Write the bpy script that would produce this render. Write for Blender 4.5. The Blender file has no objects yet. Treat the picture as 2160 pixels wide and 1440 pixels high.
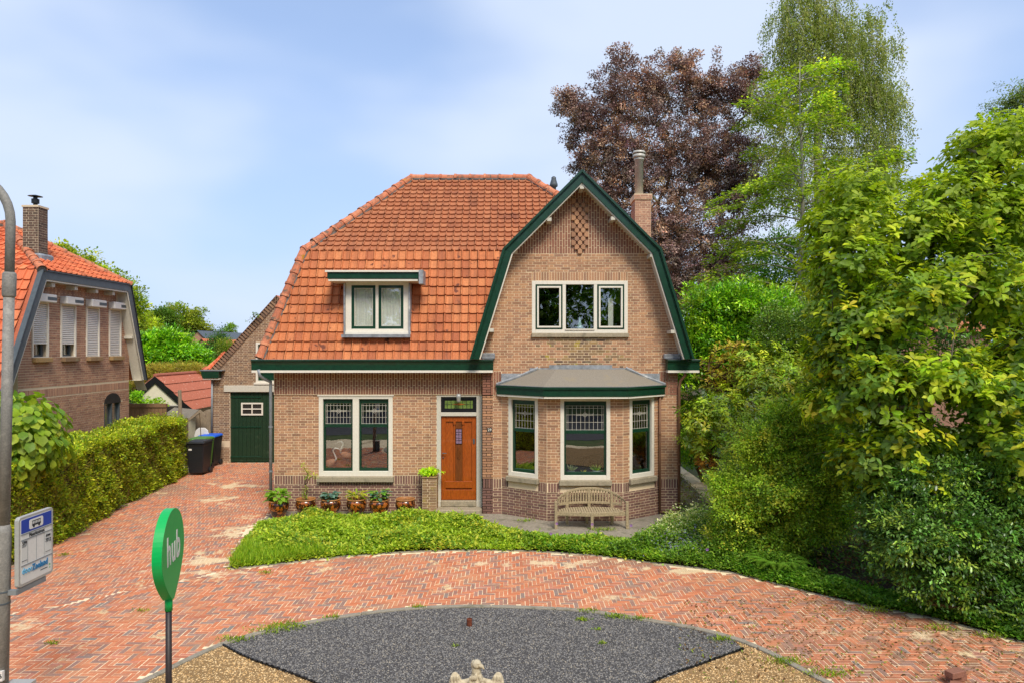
import bpy, math, random
import numpy as np
from mathutils import Vector, Matrix
R = math.radians
random.seed(7); rng = np.random.default_rng(7)
S = bpy.context.scene; C = S.collection
F_ = 1440.0; HC = 3.9; HZ = 735.0           # focal length in photo pixels, camera height, horizon row

# ------------------------------------------------------------------ camera
cam = bpy.data.cameras.new('camera'); co = bpy.data.objects.new('camera', cam); C.objects.link(co)
cam.sensor_width = 36; cam.lens = 24.0; cam.clip_start = 0.1; cam.clip_end = 3000
cam.shift_y = 15 / 2160
co.location = (0, 0, HC); co.rotation_euler = (R(90), 0, 0); S.camera = co

# ------------------------------------------------------------------ sky, sun, exposure
SUN_EL, SUN_AZ = R(50), R(160)              # azimuth clockwise from +Y: behind the camera, a little to the right
wd = bpy.data.worlds.new('World'); S.world = wd; wd.use_nodes = True
nt = wd.node_tree; nt.nodes.clear()
def N(t, **k):
    n = nt.nodes.new(t)
    for a, b in k.items(): setattr(n, a, b)
    return n
sky = N('ShaderNodeTexSky', sky_type='NISHITA', sun_disc=False, sun_elevation=SUN_EL, sun_rotation=SUN_AZ, air_density=1.0, dust_density=1.2, ozone_density=2.0)
tc = N('ShaderNodeTexCoord'); mp = N('ShaderNodeMapping'); mp.inputs['Scale'].default_value = (1.0, 1.0, 2.2); mp.inputs['Location'].default_value = (2.35, 0.2, 0.55)
no = N('ShaderNodeTexNoise'); no.inputs['Scale'].default_value = 2.1; no.inputs['Detail'].default_value = 3.5; no.inputs['Roughness'].default_value = 0.42
rp = N('ShaderNodeValToRGB'); rp.color_ramp.elements[0].position = 0.40; rp.color_ramp.elements[1].position = 0.66
rp.color_ramp.interpolation = 'EASE'
rp.color_ramp.elements[0].color = (0.04, 0.04, 0.04, 1); rp.color_ramp.elements[1].color = (0.85, 0.85, 0.85, 1)
mixc = N('ShaderNodeMix', data_type='RGBA'); mixc.inputs[7].default_value = (4.3, 4.9, 6.0, 1)
tint = N('ShaderNodeMix', data_type='RGBA', blend_type='MULTIPLY'); tint.inputs[0].default_value = 1.0; tint.inputs[7].default_value = (0.86, 0.98, 1.18, 1)
# low haze near the horizon
sep = N('ShaderNodeSeparateXYZ'); hz = N('ShaderNodeMapRange'); hz.inputs[1].default_value = 0.0; hz.inputs[2].default_value = 0.42; hz.inputs[3].default_value = 0.92; hz.inputs[4].default_value = 0.50
mixh = N('ShaderNodeMix', data_type='RGBA'); mixh.inputs[7].default_value = (3.1, 4.05, 5.7, 1)
bg = N('ShaderNodeBackground'); bg.inputs[1].default_value = 0.122
out = N('ShaderNodeOutputWorld'); L = nt.links.new
L(tc.outputs['Generated'], mp.inputs[0]); L(mp.outputs[0], no.inputs[0]); L(no.outputs[0], rp.inputs[0])
L(sky.outputs[0], tint.inputs[6]); L(tint.outputs[2], mixh.inputs[6]); L(tc.outputs['Generated'], sep.inputs[0]); L(sep.outputs[2], hz.inputs[0]); L(hz.outputs[0], mixh.inputs[0])
L(mixh.outputs[2], mixc.inputs[6]); L(rp.outputs[0], mixc.inputs[0]); L(mixc.outputs[2], bg.inputs[0]); L(bg.outputs[0], out.inputs[0])
sl = bpy.data.lights.new('sun', 'SUN'); so = bpy.data.objects.new('sun', sl); C.objects.link(so)
sl.energy = 2.7; sl.angle = R(20); sl.color = (1.0, 0.93, 0.82)
sd = Vector((math.sin(SUN_AZ) * math.cos(SUN_EL), math.cos(SUN_AZ) * math.cos(SUN_EL), math.sin(SUN_EL)))
so.rotation_euler = sd.to_track_quat('Z', 'Y').to_euler(); so.location = sd * 50
S.view_settings.view_transform = 'Standard'; S.view_settings.look = 'None'; S.view_settings.gamma = 1.0; S.view_settings.use_curve_mapping = False
S.view_settings.exposure = 0.56
S.cycles.max_bounces = 7; S.cycles.transparent_max_bounces = 12; S.cycles.diffuse_bounces = 4
S.cycles.use_denoising = True

# ------------------------------------------------------------------ helpers
def hx(s, k=1.0):
    s = s.lstrip('#'); v = [int(s[i:i+2], 16) / 255 for i in (0, 2, 4)]
    return tuple(min(1.0, k * (c / 12.92 if c <= .04045 else ((c + .055) / 1.055) ** 2.4)) for c in v) + (1.0,)
def W(px, py, Y): return Vector(((px - 1080) * Y / F_, Y, HC - (py - HZ) * Y / F_))
def G(px, py): Y = HC * F_ / (py - HZ); return ((px - 1080) * Y / F_, Y)
WORLD = {}
def wm(o): return WORLD.get(o.name, Matrix.Identity(4)) if o else Matrix.Identity(4)
def link(o, parent=None):
    C.objects.link(o)
    if parent: o.parent = parent; o.matrix_parent_inverse = wm(parent).inverted()
    return o
def tag(o, label=None, cat=None, group=None, kind=None):
    if label: o['label'] = label
    if cat: o['category'] = cat
    if group: o['group'] = group
    if kind: o['kind'] = kind
    return o
def thing(name, loc, label, cat, group=None):
    o = bpy.data.objects.new(name, None); o.location = loc; o.empty_display_size = .2; C.objects.link(o)
    WORLD[o.name] = Matrix.Translation(Vector(loc)); return tag(o, label, cat, group)
def copy_thing(root, loc, label=None, rotz=None):
    r = root.copy(); C.objects.link(r); r.location = loc
    if rotz is not None: r.rotation_euler = (0, 0, rotz)
    if label: r['label'] = label
    for ch in list(root.children):
        c = ch.copy(); C.objects.link(c); c.parent = r
        for g in list(ch.children):
            d = g.copy(); C.objects.link(d); d.parent = c
    return r

class Fr:                                    # a wall frame: u runs along the wall, d out of it, z up
    def __init__(s, O, u, n=None):
        s.O = Vector(O); s.u = Vector(u).normalized(); s.n = Vector(n).normalized() if n else Vector((s.u.y, -s.u.x, 0))
    def p(s, u, z, d=0): return s.O + s.u * u + s.n * d + Vector((0, 0, z))
    def mat(s, u, z, d=0):
        m = Matrix((s.u, s.n, Vector((0, 0, 1)))).transposed().to_4x4(); m.translation = s.p(u, z, d); return m
class MB:
    def __init__(s): s.v = []; s.f = []
    def add(s, vs, fs):
        b = len(s.v); s.v += [tuple(v) for v in vs]; s.f += [tuple(b + i for i in f) for f in fs]
    def fbox(s, F, u0, u1, z0, z1, d0, d1, back=True):
        P = F.p; vs = [P(u0, z0, d0), P(u1, z0, d0), P(u1, z1, d0), P(u0, z1, d0), P(u0, z0, d1), P(u1, z0, d1), P(u1, z1, d1), P(u0, z1, d1)]
        fs = [(4, 5, 6, 7), (0, 1, 5, 4), (1, 2, 6, 5), (2, 3, 7, 6), (3, 0, 4, 7)]
        if back: fs.append((3, 2, 1, 0))
        s.add(vs, fs)
    def box(s, x0, x1, y0, y1, z0, z1):
        s.fbox(FX0, x0, x1, z0, z1, -y1, -y0)
    def ring(s, rings, cap=True):
        n = len(rings[0]); b = len(s.v)
        for r in rings: s.v += [tuple(p) for p in r]
        for i in range(len(rings) - 1):
            for j in range(n): s.f.append((b + i*n + j, b + i*n + (j+1) % n, b + (i+1)*n + (j+1) % n, b + (i+1)*n + j))
        if cap: s.f.append(tuple(b + j for j in range(n))[::-1]); s.f.append(tuple(b + (len(rings)-1)*n + j for j in range(n)))
    def tube(s, pts, rad, n=8, cap=True):
        pts = [Vector(p) for p in pts]; rad = rad if isinstance(rad, (list, tuple)) else [rad] * len(pts); rs = []; prev = None
        for i, p in enumerate(pts):
            t = (pts[min(i+1, len(pts)-1)] - pts[max(i-1, 0)]).normalized()
            a = prev - t * prev.dot(t) if prev else t.orthogonal()
            if a.length < 1e-6: a = t.orthogonal()
            a.normalize(); prev = a; b = t.cross(a)
            rs.append([p + (a * math.cos(2*math.pi*k/n) + b * math.sin(2*math.pi*k/n)) * rad[i] for k in range(n)])
        s.ring(rs, cap)
    def lathe(s, c, prof, n=24, cap=True):
        c = Vector(c); s.ring([[c + Vector((r*math.cos(2*math.pi*k/n), r*math.sin(2*math.pi*k/n), z)) for k in range(n)] for r, z in prof], cap)
    def prism(s, poly, F, d0, d1):             # poly in (u, z)
        n = len(poly); s.add([F.p(u, z, d0) for u, z in poly] + [F.p(u, z, d1) for u, z in poly],
            [tuple(range(n))[::-1], tuple(range(n, 2*n))] + [(i, (i+1) % n, n + (i+1) % n, n + i) for i in range(n)])
    def quad(s, *p): s.add(p, [tuple(range(len(p)))])
    def build(s, name, mat, parent=None, smooth=False, bevel=0):
        me = bpy.data.meshes.new(name); me.from_pydata(s.v, [], s.f); me.validate(); 
        if mat: me.materials.append(mat)
        if smooth: me.polygons.foreach_set('use_smooth', [True] * len(me.polygons))
        o = bpy.data.objects.new(name, me); link(o, parent)
        if bevel: m = o.modifiers.new('bevel', 'BEVEL'); m.width = bevel; m.segments = 1; m.limit_method = 'ANGLE'
        return o
FX0 = Fr((0, 0, 0), (1, 0, 0))
def shared(name, me, M, parent, mat=None):
    o = bpy.data.objects.new(name, me); o.matrix_basis = M; return link(o, parent)

# ------------------------------------------------------------------ materials
def newmat(name):
    m = bpy.data.materials.new(name); m.use_nodes = True; t = m.node_tree; b = t.nodes['Principled BSDF']; return m, t, b
def nd(t, k, **kw):
    n = t.nodes.new(k)
    for a, b in kw.items(): setattr(n, a, b)
    return n
def rnd_val(t):                                # one random number per piece, whether it is an object or an island
    oi = nd(t, 'ShaderNodeObjectInfo'); g = nd(t, 'ShaderNodeNewGeometry'); a = nd(t, 'ShaderNodeMath', operation='ADD'); f = nd(t, 'ShaderNodeMath', operation='FRACT')
    t.links.new(oi.outputs['Random'], a.inputs[0]); t.links.new(g.outputs['Random Per Island'], a.inputs[1]); t.links.new(a.outputs[0], f.inputs[0]); return f.outputs[0]
def ramp(t, fac, cols, interp='LINEAR'):
    r = nd(t, 'ShaderNodeValToRGB'); cr = r.color_ramp; cr.interpolation = interp
    while len(cr.elements) < len(cols): cr.elements.new(.5)
    for e, (p, c) in zip(cr.elements, cols): e.position = p; e.color = c
    if fac is not None: t.links.new(fac, r.inputs[0])
    return r.outputs[0]
def noise(t, scale, detail=4, rough=.55, vec=None, stretch=None):
    g = nd(t, 'ShaderNodeNewGeometry'); n = nd(t, 'ShaderNodeTexNoise'); n.inputs['Scale'].default_value = scale; n.inputs['Detail'].default_value = detail; n.inputs['Roughness'].default_value = rough
    src = g.outputs['Position']
    if stretch: mpp = nd(t, 'ShaderNodeMapping'); mpp.inputs['Scale'].default_value = stretch; t.links.new(src, mpp.inputs[0]); src = mpp.outputs[0]
    t.links.new(src, n.inputs['Vector']); return n.outputs[0]
def mix(t, fac, a, b, mode='MIX'):
    m = nd(t, 'ShaderNodeMix', data_type='RGBA', blend_type=mode)
    for s, v in ((0, fac), (6, a), (7, b)):
        if isinstance(v, (int, float)): m.inputs[s].default_value = v
        elif isinstance(v, tuple): m.inputs[s].default_value = v
        else: t.links.new(v, m.inputs[s])
    return m.outputs[2]
def bump(t, b, h, dist=.003, st=1.0):
    n = nd(t, 'ShaderNodeBump'); n.inputs['Strength'].default_value = st; n.inputs['Distance'].default_value = dist
    t.links.new(h, n.inputs['Height']); t.links.new(n.outputs[0], b.inputs['Normal'])
def maskr(t, v, a, b):
    m = nd(t, 'ShaderNodeMapRange'); m.inputs[1].default_value = a; m.inputs[2].default_value = b; m.interpolation_type = 'SMOOTHSTEP'; t.links.new(v, m.inputs[0]); return m.outputs[0]
def pieces(name, cols, grain=60, rough=.85, stain=None, stain_col=None, bdist=.002, spots=None, k=1.3):
    m, t, b = newmat(name); n = len(cols)
    c = ramp(t, rnd_val(t), [(i / max(1, n - 1), hx(x, k)) for i, x in enumerate(cols)])
    g = noise(t, grain, 5, .65); c = mix(t, .55, c, ramp(t, g, [(.3, (.55, .55, .55, 1)), (.7, (1.25, 1.25, 1.25, 1))]), 'MULTIPLY')
    if stain: c = mix(t, maskr(t, noise(t, stain[0], 5, .6), stain[1], stain[2]), c, hx(stain_col))
    if spots: c = mix(t, maskr(t, noise(t, spots[0], 3, .5), spots[1], spots[2]), c, hx(spots[3]))
    if 'tile' in name: c = mix(t, mix(t, 1.0, maskr(t, noise(t, 1.9, 5, .65, stretch=(3.2, .5, .45)), .50, .75), (.5, .5, .5, 1), 'MULTIPLY'), c, hx('#6e4636'))
    if 'brick' in name: c = mix(t, mix(t, 1.0, maskr(t, noise(t, 1.7, 5, .65, stretch=(2.6, 2.6, .32)), .52, .78), (.42, .42, .42, 1), 'MULTIPLY'), c, hx('#4f4136'))
    t.links.new(c, b.inputs['Base Color']); b.inputs['Roughness'].default_value = rough; b.inputs['Specular IOR Level'].default_value = .25
    bump(t, b, g, bdist); return m
def plain(name, col, rough=.6, grain=40, amt=.25, metal=0, spec=.4, bdist=.0008, dirt=None, stretch=None, coat=0):
    m, t, b = newmat(name); g = noise(t, grain, 4, .6, stretch=stretch)
    lo, hi = 1 - amt, 1 + amt; c = mix(t, 1.0, hx(col), ramp(t, g, [(.3, (lo, lo, lo, 1)), (.7, (hi, hi, hi, 1))]), 'MULTIPLY')
    if dirt: c = mix(t, maskr(t, noise(t, dirt[0], 5, .65), dirt[1], dirt[2]), c, hx(dirt[3]))
    t.links.new(c, b.inputs['Base Color']); b.inputs['Roughness'].default_value = rough; b.inputs['Metallic'].default_value = metal
    b.inputs['Specular IOR Level'].default_value = spec; b.inputs['Coat Weight'].default_value = coat
    bump(t, b, g, bdist); return m
M = {}
M['brick_tan'] = pieces('tan brick', ['#7b5c47', '#8e694f', '#9c7356', '#967055', '#856450', '#a27a59', '#8f6c54'], k=1.5, stain=(1.6, .58, .8), stain_col='#7f5d45')
M['brick_plum'] = pieces('plum brick', ['#644a40', '#705249', '#7b5a4e', '#6a4e46', '#7f5d4d', '#60483f'], stain=(1.5, .6, .85), stain_col='#63493f')
M['brick_red'] = pieces('red brown brick', ['#785142', '#865a47', '#7d5545', '#91654e', '#6f4d40'], stain=(1.5, .6, .85), stain_col='#74513f')
M['brick_old'] = pieces('weathered brick', ['#6f5a46', '#8a6f50', '#5d4a3d', '#96794f', '#7b604a', '#6a5140'], stain=(6, .55, .7), stain_col='#8c8468', spots=(3, .66, .72, '#a08a3c'))
M['brick_coach'] = pieces('grey brown brick', ['#6e5746', '#826651', '#755c49', '#907257', '#655144'], stain=(1.2, .55, .8), stain_col='#776652')
M['brick_next'] = pieces('pinkish brown brick', ['#856351', '#926e59', '#7b5a4b', '#9b765e', '#826150'], k=1.6, stain=(1.0, .6, .85), stain_col='#76513f')
M['brick_dark'] = pieces('dark brown brick', ['#55443a', '#634e42', '#4a3c34', '#6e5748'])
M['brick_moss'] = pieces('mossy brick', ['#7a6048', '#8b6d4f', '#6d543f'], stain=(5, .5, .65), stain_col='#a08a4c')
M['mortar'] = plain('cream mortar', '#e2caa6', .95, 90, .15, spec=.1, dirt=(1.3, .55, .8, '#b3967a'))
M['mortar_grey'] = plain('grey mortar', '#d3bfa2', .95, 90, .15, spec=.1)
M['tile'] = pieces('orange clay tile', ['#b0683f', '#b96f45', '#a8623c', '#c07a4d', '#b36b42', '#9f5b3b', '#bb744a'], 30, .75, k=1.2, stain=(1.3, .54, .78), stain_col='#9a5838', bdist=.002, spots=(5, .64, .72, '#6e4030'))
M['tile_up'] = pieces('weathered clay tile', ['#a16341', '#a86947', '#9a5d3e', '#ae704c', '#93583c'], 30, .8, k=1.12, stain=(1.6, .54, .76), stain_col='#85503a', spots=(2.2, .70, .76, '#a8805c'))
M['tile_next'] = pieces('bright clay tile', ['#bd6340', '#c66d46', '#b45c3c', '#cc784e', '#9f553c'], 30, .7, stain=(1.2, .55, .7), stain_col='#96482c')
M['ridge'] = pieces('clay ridge tile', ['#ac6647', '#b87150', '#a05e43', '#bf7d5a'], 20, .75, stain=(9, .52, .66), stain_col='#6f5a49', spots=(4, .67, .72, '#b07a2c'))
M['cement'] = plain('grey cement', '#75706a', .95, 30, .3)
M['green'] = plain('dark green paint', '#0b3623', .38, 12, .25, coat=.25, dirt=(7, .68, .78, '#2f5a45'))
M['green_door'] = plain('old green door paint', '#143019', .6, 10, .35, stretch=(8, 8, 1), dirt=(2.5, .60, .75, '#35452f'))
M['white'] = plain('cream white paint', '#ddd5c4', .5, 20, .06, dirt=(9, .66, .8, '#b8ad97'))
M['greywhite'] = plain('grey white paint', '#c6bfae', .55, 20, .08, dirt=(6, .6, .8, '#a59c8a'))
M['stone'] = plain('sill stone', '#9d9078', .85, 40, .25, dirt=(5, .52, .7, '#7c7460'))
M['lead'] = plain('lead sheet', '#8e9194', .55, 6, .35, metal=.25, bdist=.012, dirt=(4, .55, .7, '#c4c2bc'))
M['felt'] = plain('mineral roof felt', '#857c6e', .95, 120, .35, bdist=.003, dirt=(3, .55, .75, '#8b7f69'))
M['zinc'] = plain('zinc', '#84888a', .5, 8, .12, metal=.3)
M['copper'] = plain('brown pipe', '#7b5840', .6, 8, .2, metal=.2)
M['steel'] = plain('stainless steel', '#b9b4a8', .45, 8, .1, metal=.15)
M['wood_door'] = plain('orange varnished wood', '#9c4a12', .35, 14, .38, stretch=(9, 9, .7), coat=.35, dirt=(1.2, .6, .8, '#8d430d'))
M['wood_dark'] = plain('dark varnished wood', '#6e3a14', .4, 12, .35, stretch=(8, 8, .7))
M['teak'] = plain('weathered teak', '#a08e6e', .85, 30, .3, stretch=(1, 1, 1), dirt=(8, .55, .7, '#7d7550'), bdist=.002)
M['oldwood'] = plain('grey weathered wood', '#8d7c66', .9, 12, .3, stretch=(6, 6, .8))
M['fence'] = plain('brown fence wood', '#7f6244', .9, 12, .3, stretch=(6, 6, .8))
M['black'] = plain('black paint', '#17191b', .4, 10, .2)
M['dgrey'] = plain('slate grey paint', '#4e5559', .5, 10, .15)
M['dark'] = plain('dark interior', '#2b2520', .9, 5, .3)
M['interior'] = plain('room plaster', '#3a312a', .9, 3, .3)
M['pole'] = plain('galvanised pole', '#85817a', .75, 60, .22, metal=.2, dirt=(12, .5, .7, '#9a958c'))
M['signgreen'] = plain('sign green', '#08a850', .38, 4, .03)
M['signface'] = plain('sign face green', '#2ba552', .5, 4, .04)
M['pblack'] = plain('black plastic', '#202125', .45, 30, .15)
M['pgreen'] = plain('green plastic', '#4c7a2c', .5, 30, .15, dirt=(20, .62, .7, '#a9b097'))
M['pblue'] = plain('blue plastic', '#1d5fd0', .45, 30, .08)
M['pwhite'] = plain('white plastic', '#d8d3cb', .5, 30, .05)
M['blue'] = plain('sign blue', '#1f3f9c', .4, 5, .05)
M['ltblue'] = plain('print light blue', '#4aa3cc', .5, 5, .02)
M['midblue'] = plain('print mid blue', '#2b77a8', .5, 5, .02)
M['ink'] = plain('print ink', '#26272b', .6, 5, .02)
M['paper'] = plain('paper grey', '#cfccc4', .6, 20, .04)
M['alu'] = plain('aluminium', '#b4b3ae', .45, 30, .06, metal=.35)
M['rust'] = plain('rust', '#6b3520', .9, 30, .4)
M['render_w'] = plain('cream render', '#d9d2b8', .9, 6, .08, dirt=(2, .6, .8, '#b9b296'))
M['corr'] = plain('red corrugated sheet', '#a3604a', .85, 30, .18, dirt=(9, .62, .68, '#c79a88'))
M['granite'] = plain('kerb stone', '#8f8676', .95, 60, .25, dirt=(5, .5, .7, '#6f6a55'))
M['slab'] = plain('grey slab', '#8f8574', .95, 20, .25, dirt=(3, .5, .7, '#6f6a55'))
M['statue'] = plain('weathered cast stone', '#bcae92', .95, 30, .2, bdist=.004, dirt=(9, .52, .75, '#8a7c61'))
M['bark'] = plain('grey bark', '#6a6152', .95, 25, .35, bdist=.01, dirt=(5, .5, .7, '#6f7040'))
M['bark_pale'] = plain('pale bark', '#8f8b7c', .95, 25, .3, bdist=.006)
M['twig'] = plain('brown twig', '#59462f', .95, 25, .3)
M['soil'] = plain('dark soil', '#3f3022', 1, 14, .5, bdist=.02, dirt=(2.5, .5, .7, '#5a4936'))
M['earth'] = plain('garden ground', '#4a5a2a', 1, 3, .4, dirt=(.6, .5, .7, '#5f5a3a'))
M['road'] = plain('asphalt', '#46464a', .95, 30, .25)
M['sand'] = plain('joint sand', '#ead3ad', 1, 50, .2, bdist=.004, dirt=(1.4, .52, .68, '#a68f6c'))
M['curtain'] = plain('net curtain', '#efe9dc', .9, 5, .05)
M['bird'] = plain('pink wooden figure', '#b98262', .7, 10, .15)
M['gravel_b'] = pieces('dark gravel', ['#535152', '#666463', '#787572', '#403e3f', '#8a867f', '#5e5b59', '#978d7c'], 40, .8)
M['gravel_bed'] = plain('dark gravel bed', '#4a4745', 1, 150, .5, bdist=.01)
M['gravel_t'] = pieces('pea gravel', ['#b08c5a', '#c9a56f', '#8f6f46', '#dcc193', '#a37b4c', '#cbb083', '#7d6244'], 40, .75)
M['gravel_tbed'] = plain('pea gravel bed', '#8f7149', 1, 150, .5, bdist=.01)
def paver_mat():
    m, t, b = newmat('red clay paver')
    r = rnd_val(t); c = ramp(t, r, [(0, hx('#c2734f')), (.2, hx('#cb7f5a')), (.4, hx('#b06b50')), (.55, hx('#d08962')), (.7, hx('#a37360')), (.82, hx('#937669')), (.9, hx('#c98064')), (1, hx('#847a72'))])
    g = noise(t, 45, 5, .65); c = mix(t, .45, c, ramp(t, g, [(.3, (.6, .6, .6, 1)), (.7, (1.2, 1.2, 1.2, 1))]), 'MULTIPLY')
    c = mix(t, maskr(t, noise(t, .8, 6, .65), .48, .88), c, hx('#b98c69')); c = mix(t, maskr(t, noise(t, .45, 5, .6), .52, .72), c, hx('#94705c'))                 # sandy film
    sp = mix(t, 1.0, maskr(t, noise(t, 1.1, 6, .7), .60, .66), maskr(t, noise(t, 9, 4, .6), .40, .52), 'MULTIPLY')
    c = mix(t, sp, c, hx('#d3b88c'))
    nz = noise(t, 2.2, 6, .7); gp = nd(t, 'ShaderNodeNewGeometry')                       # drifts of swept sand
    for (sx_, sy_, r1, r2) in ((-5.6, 12.6, .9, .45), (-5.2, 11.9, 1.3, .3), (-5.9, 14.6, .6, .8), (3.0, 12.0, 1.0, .28), (.6, 12.4, 1.4, .3), (-7.5, 17.6, .7, .8), (-6.9, 9.6, .5, .5), (1.6, 10.7, .6, .2), (5.6, 9.3, 1.3, .25), (-7.9, 19.5, 1.2, .6)):
        mp_ = nd(t, 'ShaderNodeVectorMath', operation='SUBTRACT'); mp_.inputs[1].default_value = (sx_, sy_, 0); m2 = nd(t, 'ShaderNodeVectorMath', operation='DIVIDE'); m2.inputs[1].default_value = (r1, r2, 1); ln_ = nd(t, 'ShaderNodeVectorMath', operation='LENGTH')
        t.links.new(gp.outputs['Position'], mp_.inputs[0]); t.links.new(mp_.outputs[0], m2.inputs[0]); t.links.new(m2.outputs[0], ln_.inputs[0]); ad = nd(t, 'ShaderNodeMath', operation='MULTIPLY_ADD'); ad.inputs[1].default_value = -.16; t.links.new(ln_.outputs['Value'], ad.inputs[0]); t.links.new(nz, ad.inputs[2])
        c = mix(t, maskr(t, ad.outputs[0], .40, .50), c, hx('#d2b892'))
    gx = nd(t, 'ShaderNodeNewGeometry'); sx = nd(t, 'ShaderNodeSeparateXYZ'); t.links.new(gx.outputs['Position'], sx.inputs[0])
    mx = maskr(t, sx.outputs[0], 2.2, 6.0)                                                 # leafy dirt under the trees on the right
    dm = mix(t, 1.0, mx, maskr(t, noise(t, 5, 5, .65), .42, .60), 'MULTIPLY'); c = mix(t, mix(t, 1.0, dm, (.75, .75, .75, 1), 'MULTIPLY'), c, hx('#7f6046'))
    t.links.new(c, b.inputs['Base Color']); b.inputs['Roughness'].default_value = .9; b.inputs['Specular IOR Level'].default_value = .2; bump(t, b, g, .002); return m
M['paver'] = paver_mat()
def glass_mat(name, tintc=(.8, .85, .85, 1), ior=1.9):
    m = bpy.data.materials.new(name); m.use_nodes = True; t = m.node_tree; t.nodes.clear()
    o = nd(t, 'ShaderNodeOutputMaterial'); mx = nd(t, 'ShaderNodeMixShader'); tr = nd(t, 'ShaderNodeBsdfTransparent'); gl = nd(t, 'ShaderNodeBsdfGlossy'); fr = nd(t, 'ShaderNodeLayerWeight')
    tr.inputs[0].default_value = tintc; gl.inputs['Roughness'].default_value = .01; gl.inputs[0].default_value = (1, 1, 1, 1); fr.inputs[0].default_value = .5
    pw = nd(t, 'ShaderNodeMath', operation='POWER'); pw.inputs[1].default_value = 4.0; ma = nd(t, 'ShaderNodeMath', operation='MULTIPLY_ADD'); ma.inputs[1].default_value = .8; ma.inputs[2].default_value = .24
    t.links.new(fr.outputs['Facing'], pw.inputs[0]); t.links.new(pw.outputs[0], ma.inputs[0])
    nb = nd(t, 'ShaderNodeBump'); nb.inputs['Strength'].default_value = .12; nb.inputs['Distance'].default_value = .02; t.links.new(noise(t, 1.6, 1), nb.inputs['Height']); t.links.new(nb.outputs[0], gl.inputs['Normal'])
    t.links.new(ma.outputs[0], mx.inputs[0]); t.links.new(tr.outputs[0], mx.inputs[1]); t.links.new(gl.outputs[0], mx.inputs[2]); t.links.new(mx.outputs[0], o.inputs[0]); return m
M['glass'] = glass_mat('window glass'); M['glass_dim'] = glass_mat('leaded glass', (.45, .45, .42, 1), 1.7)
M['glass_green'] = plain('green stained glass', '#6f8540', .25, 18, .35, spec=.6)
M['glass_amber'] = plain('amber stained glass', '#9a5a20', .3, 20, .3, spec=.6)
M['glass_pink'] = plain('pink stained glass', '#8a6f86', .3, 60, .5, spec=.6)
M['bottle'] = plain('pale blue glassware', '#a9c4c0', .15, 10, .1, spec=.8)
def pot_mat():
    m, t, b = newmat('glazed brown pot'); n = noise(t, 11, 2.5, .6); c = mix(t, maskr(t, n, .50, .56), hx('#38190a'), hx('#a3581c'))
    c = mix(t, maskr(t, noise(t, 23, 2, .6), .62, .68), c, hx('#c09050')); t.links.new(c, b.inputs['Base Color']); b.inputs['Roughness'].default_value = .18; b.inputs['Coat Weight'].default_value = .5; bump(t, b, n, .004); return m
M['pot'] = pot_mat(); M['pot_rim'] = plain('pot rim', '#a8713f', .4, 20, .2)
def leaf_mat(name, transl=.32, gloss=.12, rough=.45, warmt=(1.25, 1.3, .6, 1)):
    m = bpy.data.materials.new(name); m.use_nodes = True; t = m.node_tree; t.nodes.clear()
    o = nd(t, 'ShaderNodeOutputMaterial'); at = nd(t, 'ShaderNodeAttribute', attribute_name='leafcol'); df = nd(t, 'ShaderNodeBsdfPrincipled'); tl = nd(t, 'ShaderNodeBsdfTranslucent'); mx = nd(t, 'ShaderNodeMixShader')
    df.inputs['Roughness'].default_value = rough; df.inputs['Specular IOR Level'].default_value = gloss
    c = mix(t, .45, at.outputs['Color'], ramp(t, noise(t, 25, 2), [(.3, (.7, .7, .7, 1)), (.7, (1.2, 1.2, 1.2, 1))]), 'MULTIPLY')
    t.links.new(c, df.inputs['Base Color'])
    c2 = mix(t, 1.0, c, warmt, 'MULTIPLY'); t.links.new(c2, tl.inputs[0]); mx.inputs[0].default_value = transl
    t.links.new(df.outputs[0], mx.inputs[1]); t.links.new(tl.outputs[0], mx.inputs[2]); t.links.new(mx.outputs[0], o.inputs[0]); return m
M['leaf'] = leaf_mat('leaf', .42, .3, .5); M['leaf_gloss'] = leaf_mat('glossy leaf', .25, .55, .34); M['leaf_dark'] = leaf_mat('purple leaf', .2, .6, .5, (1.05, .9, .95, 1))

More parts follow.
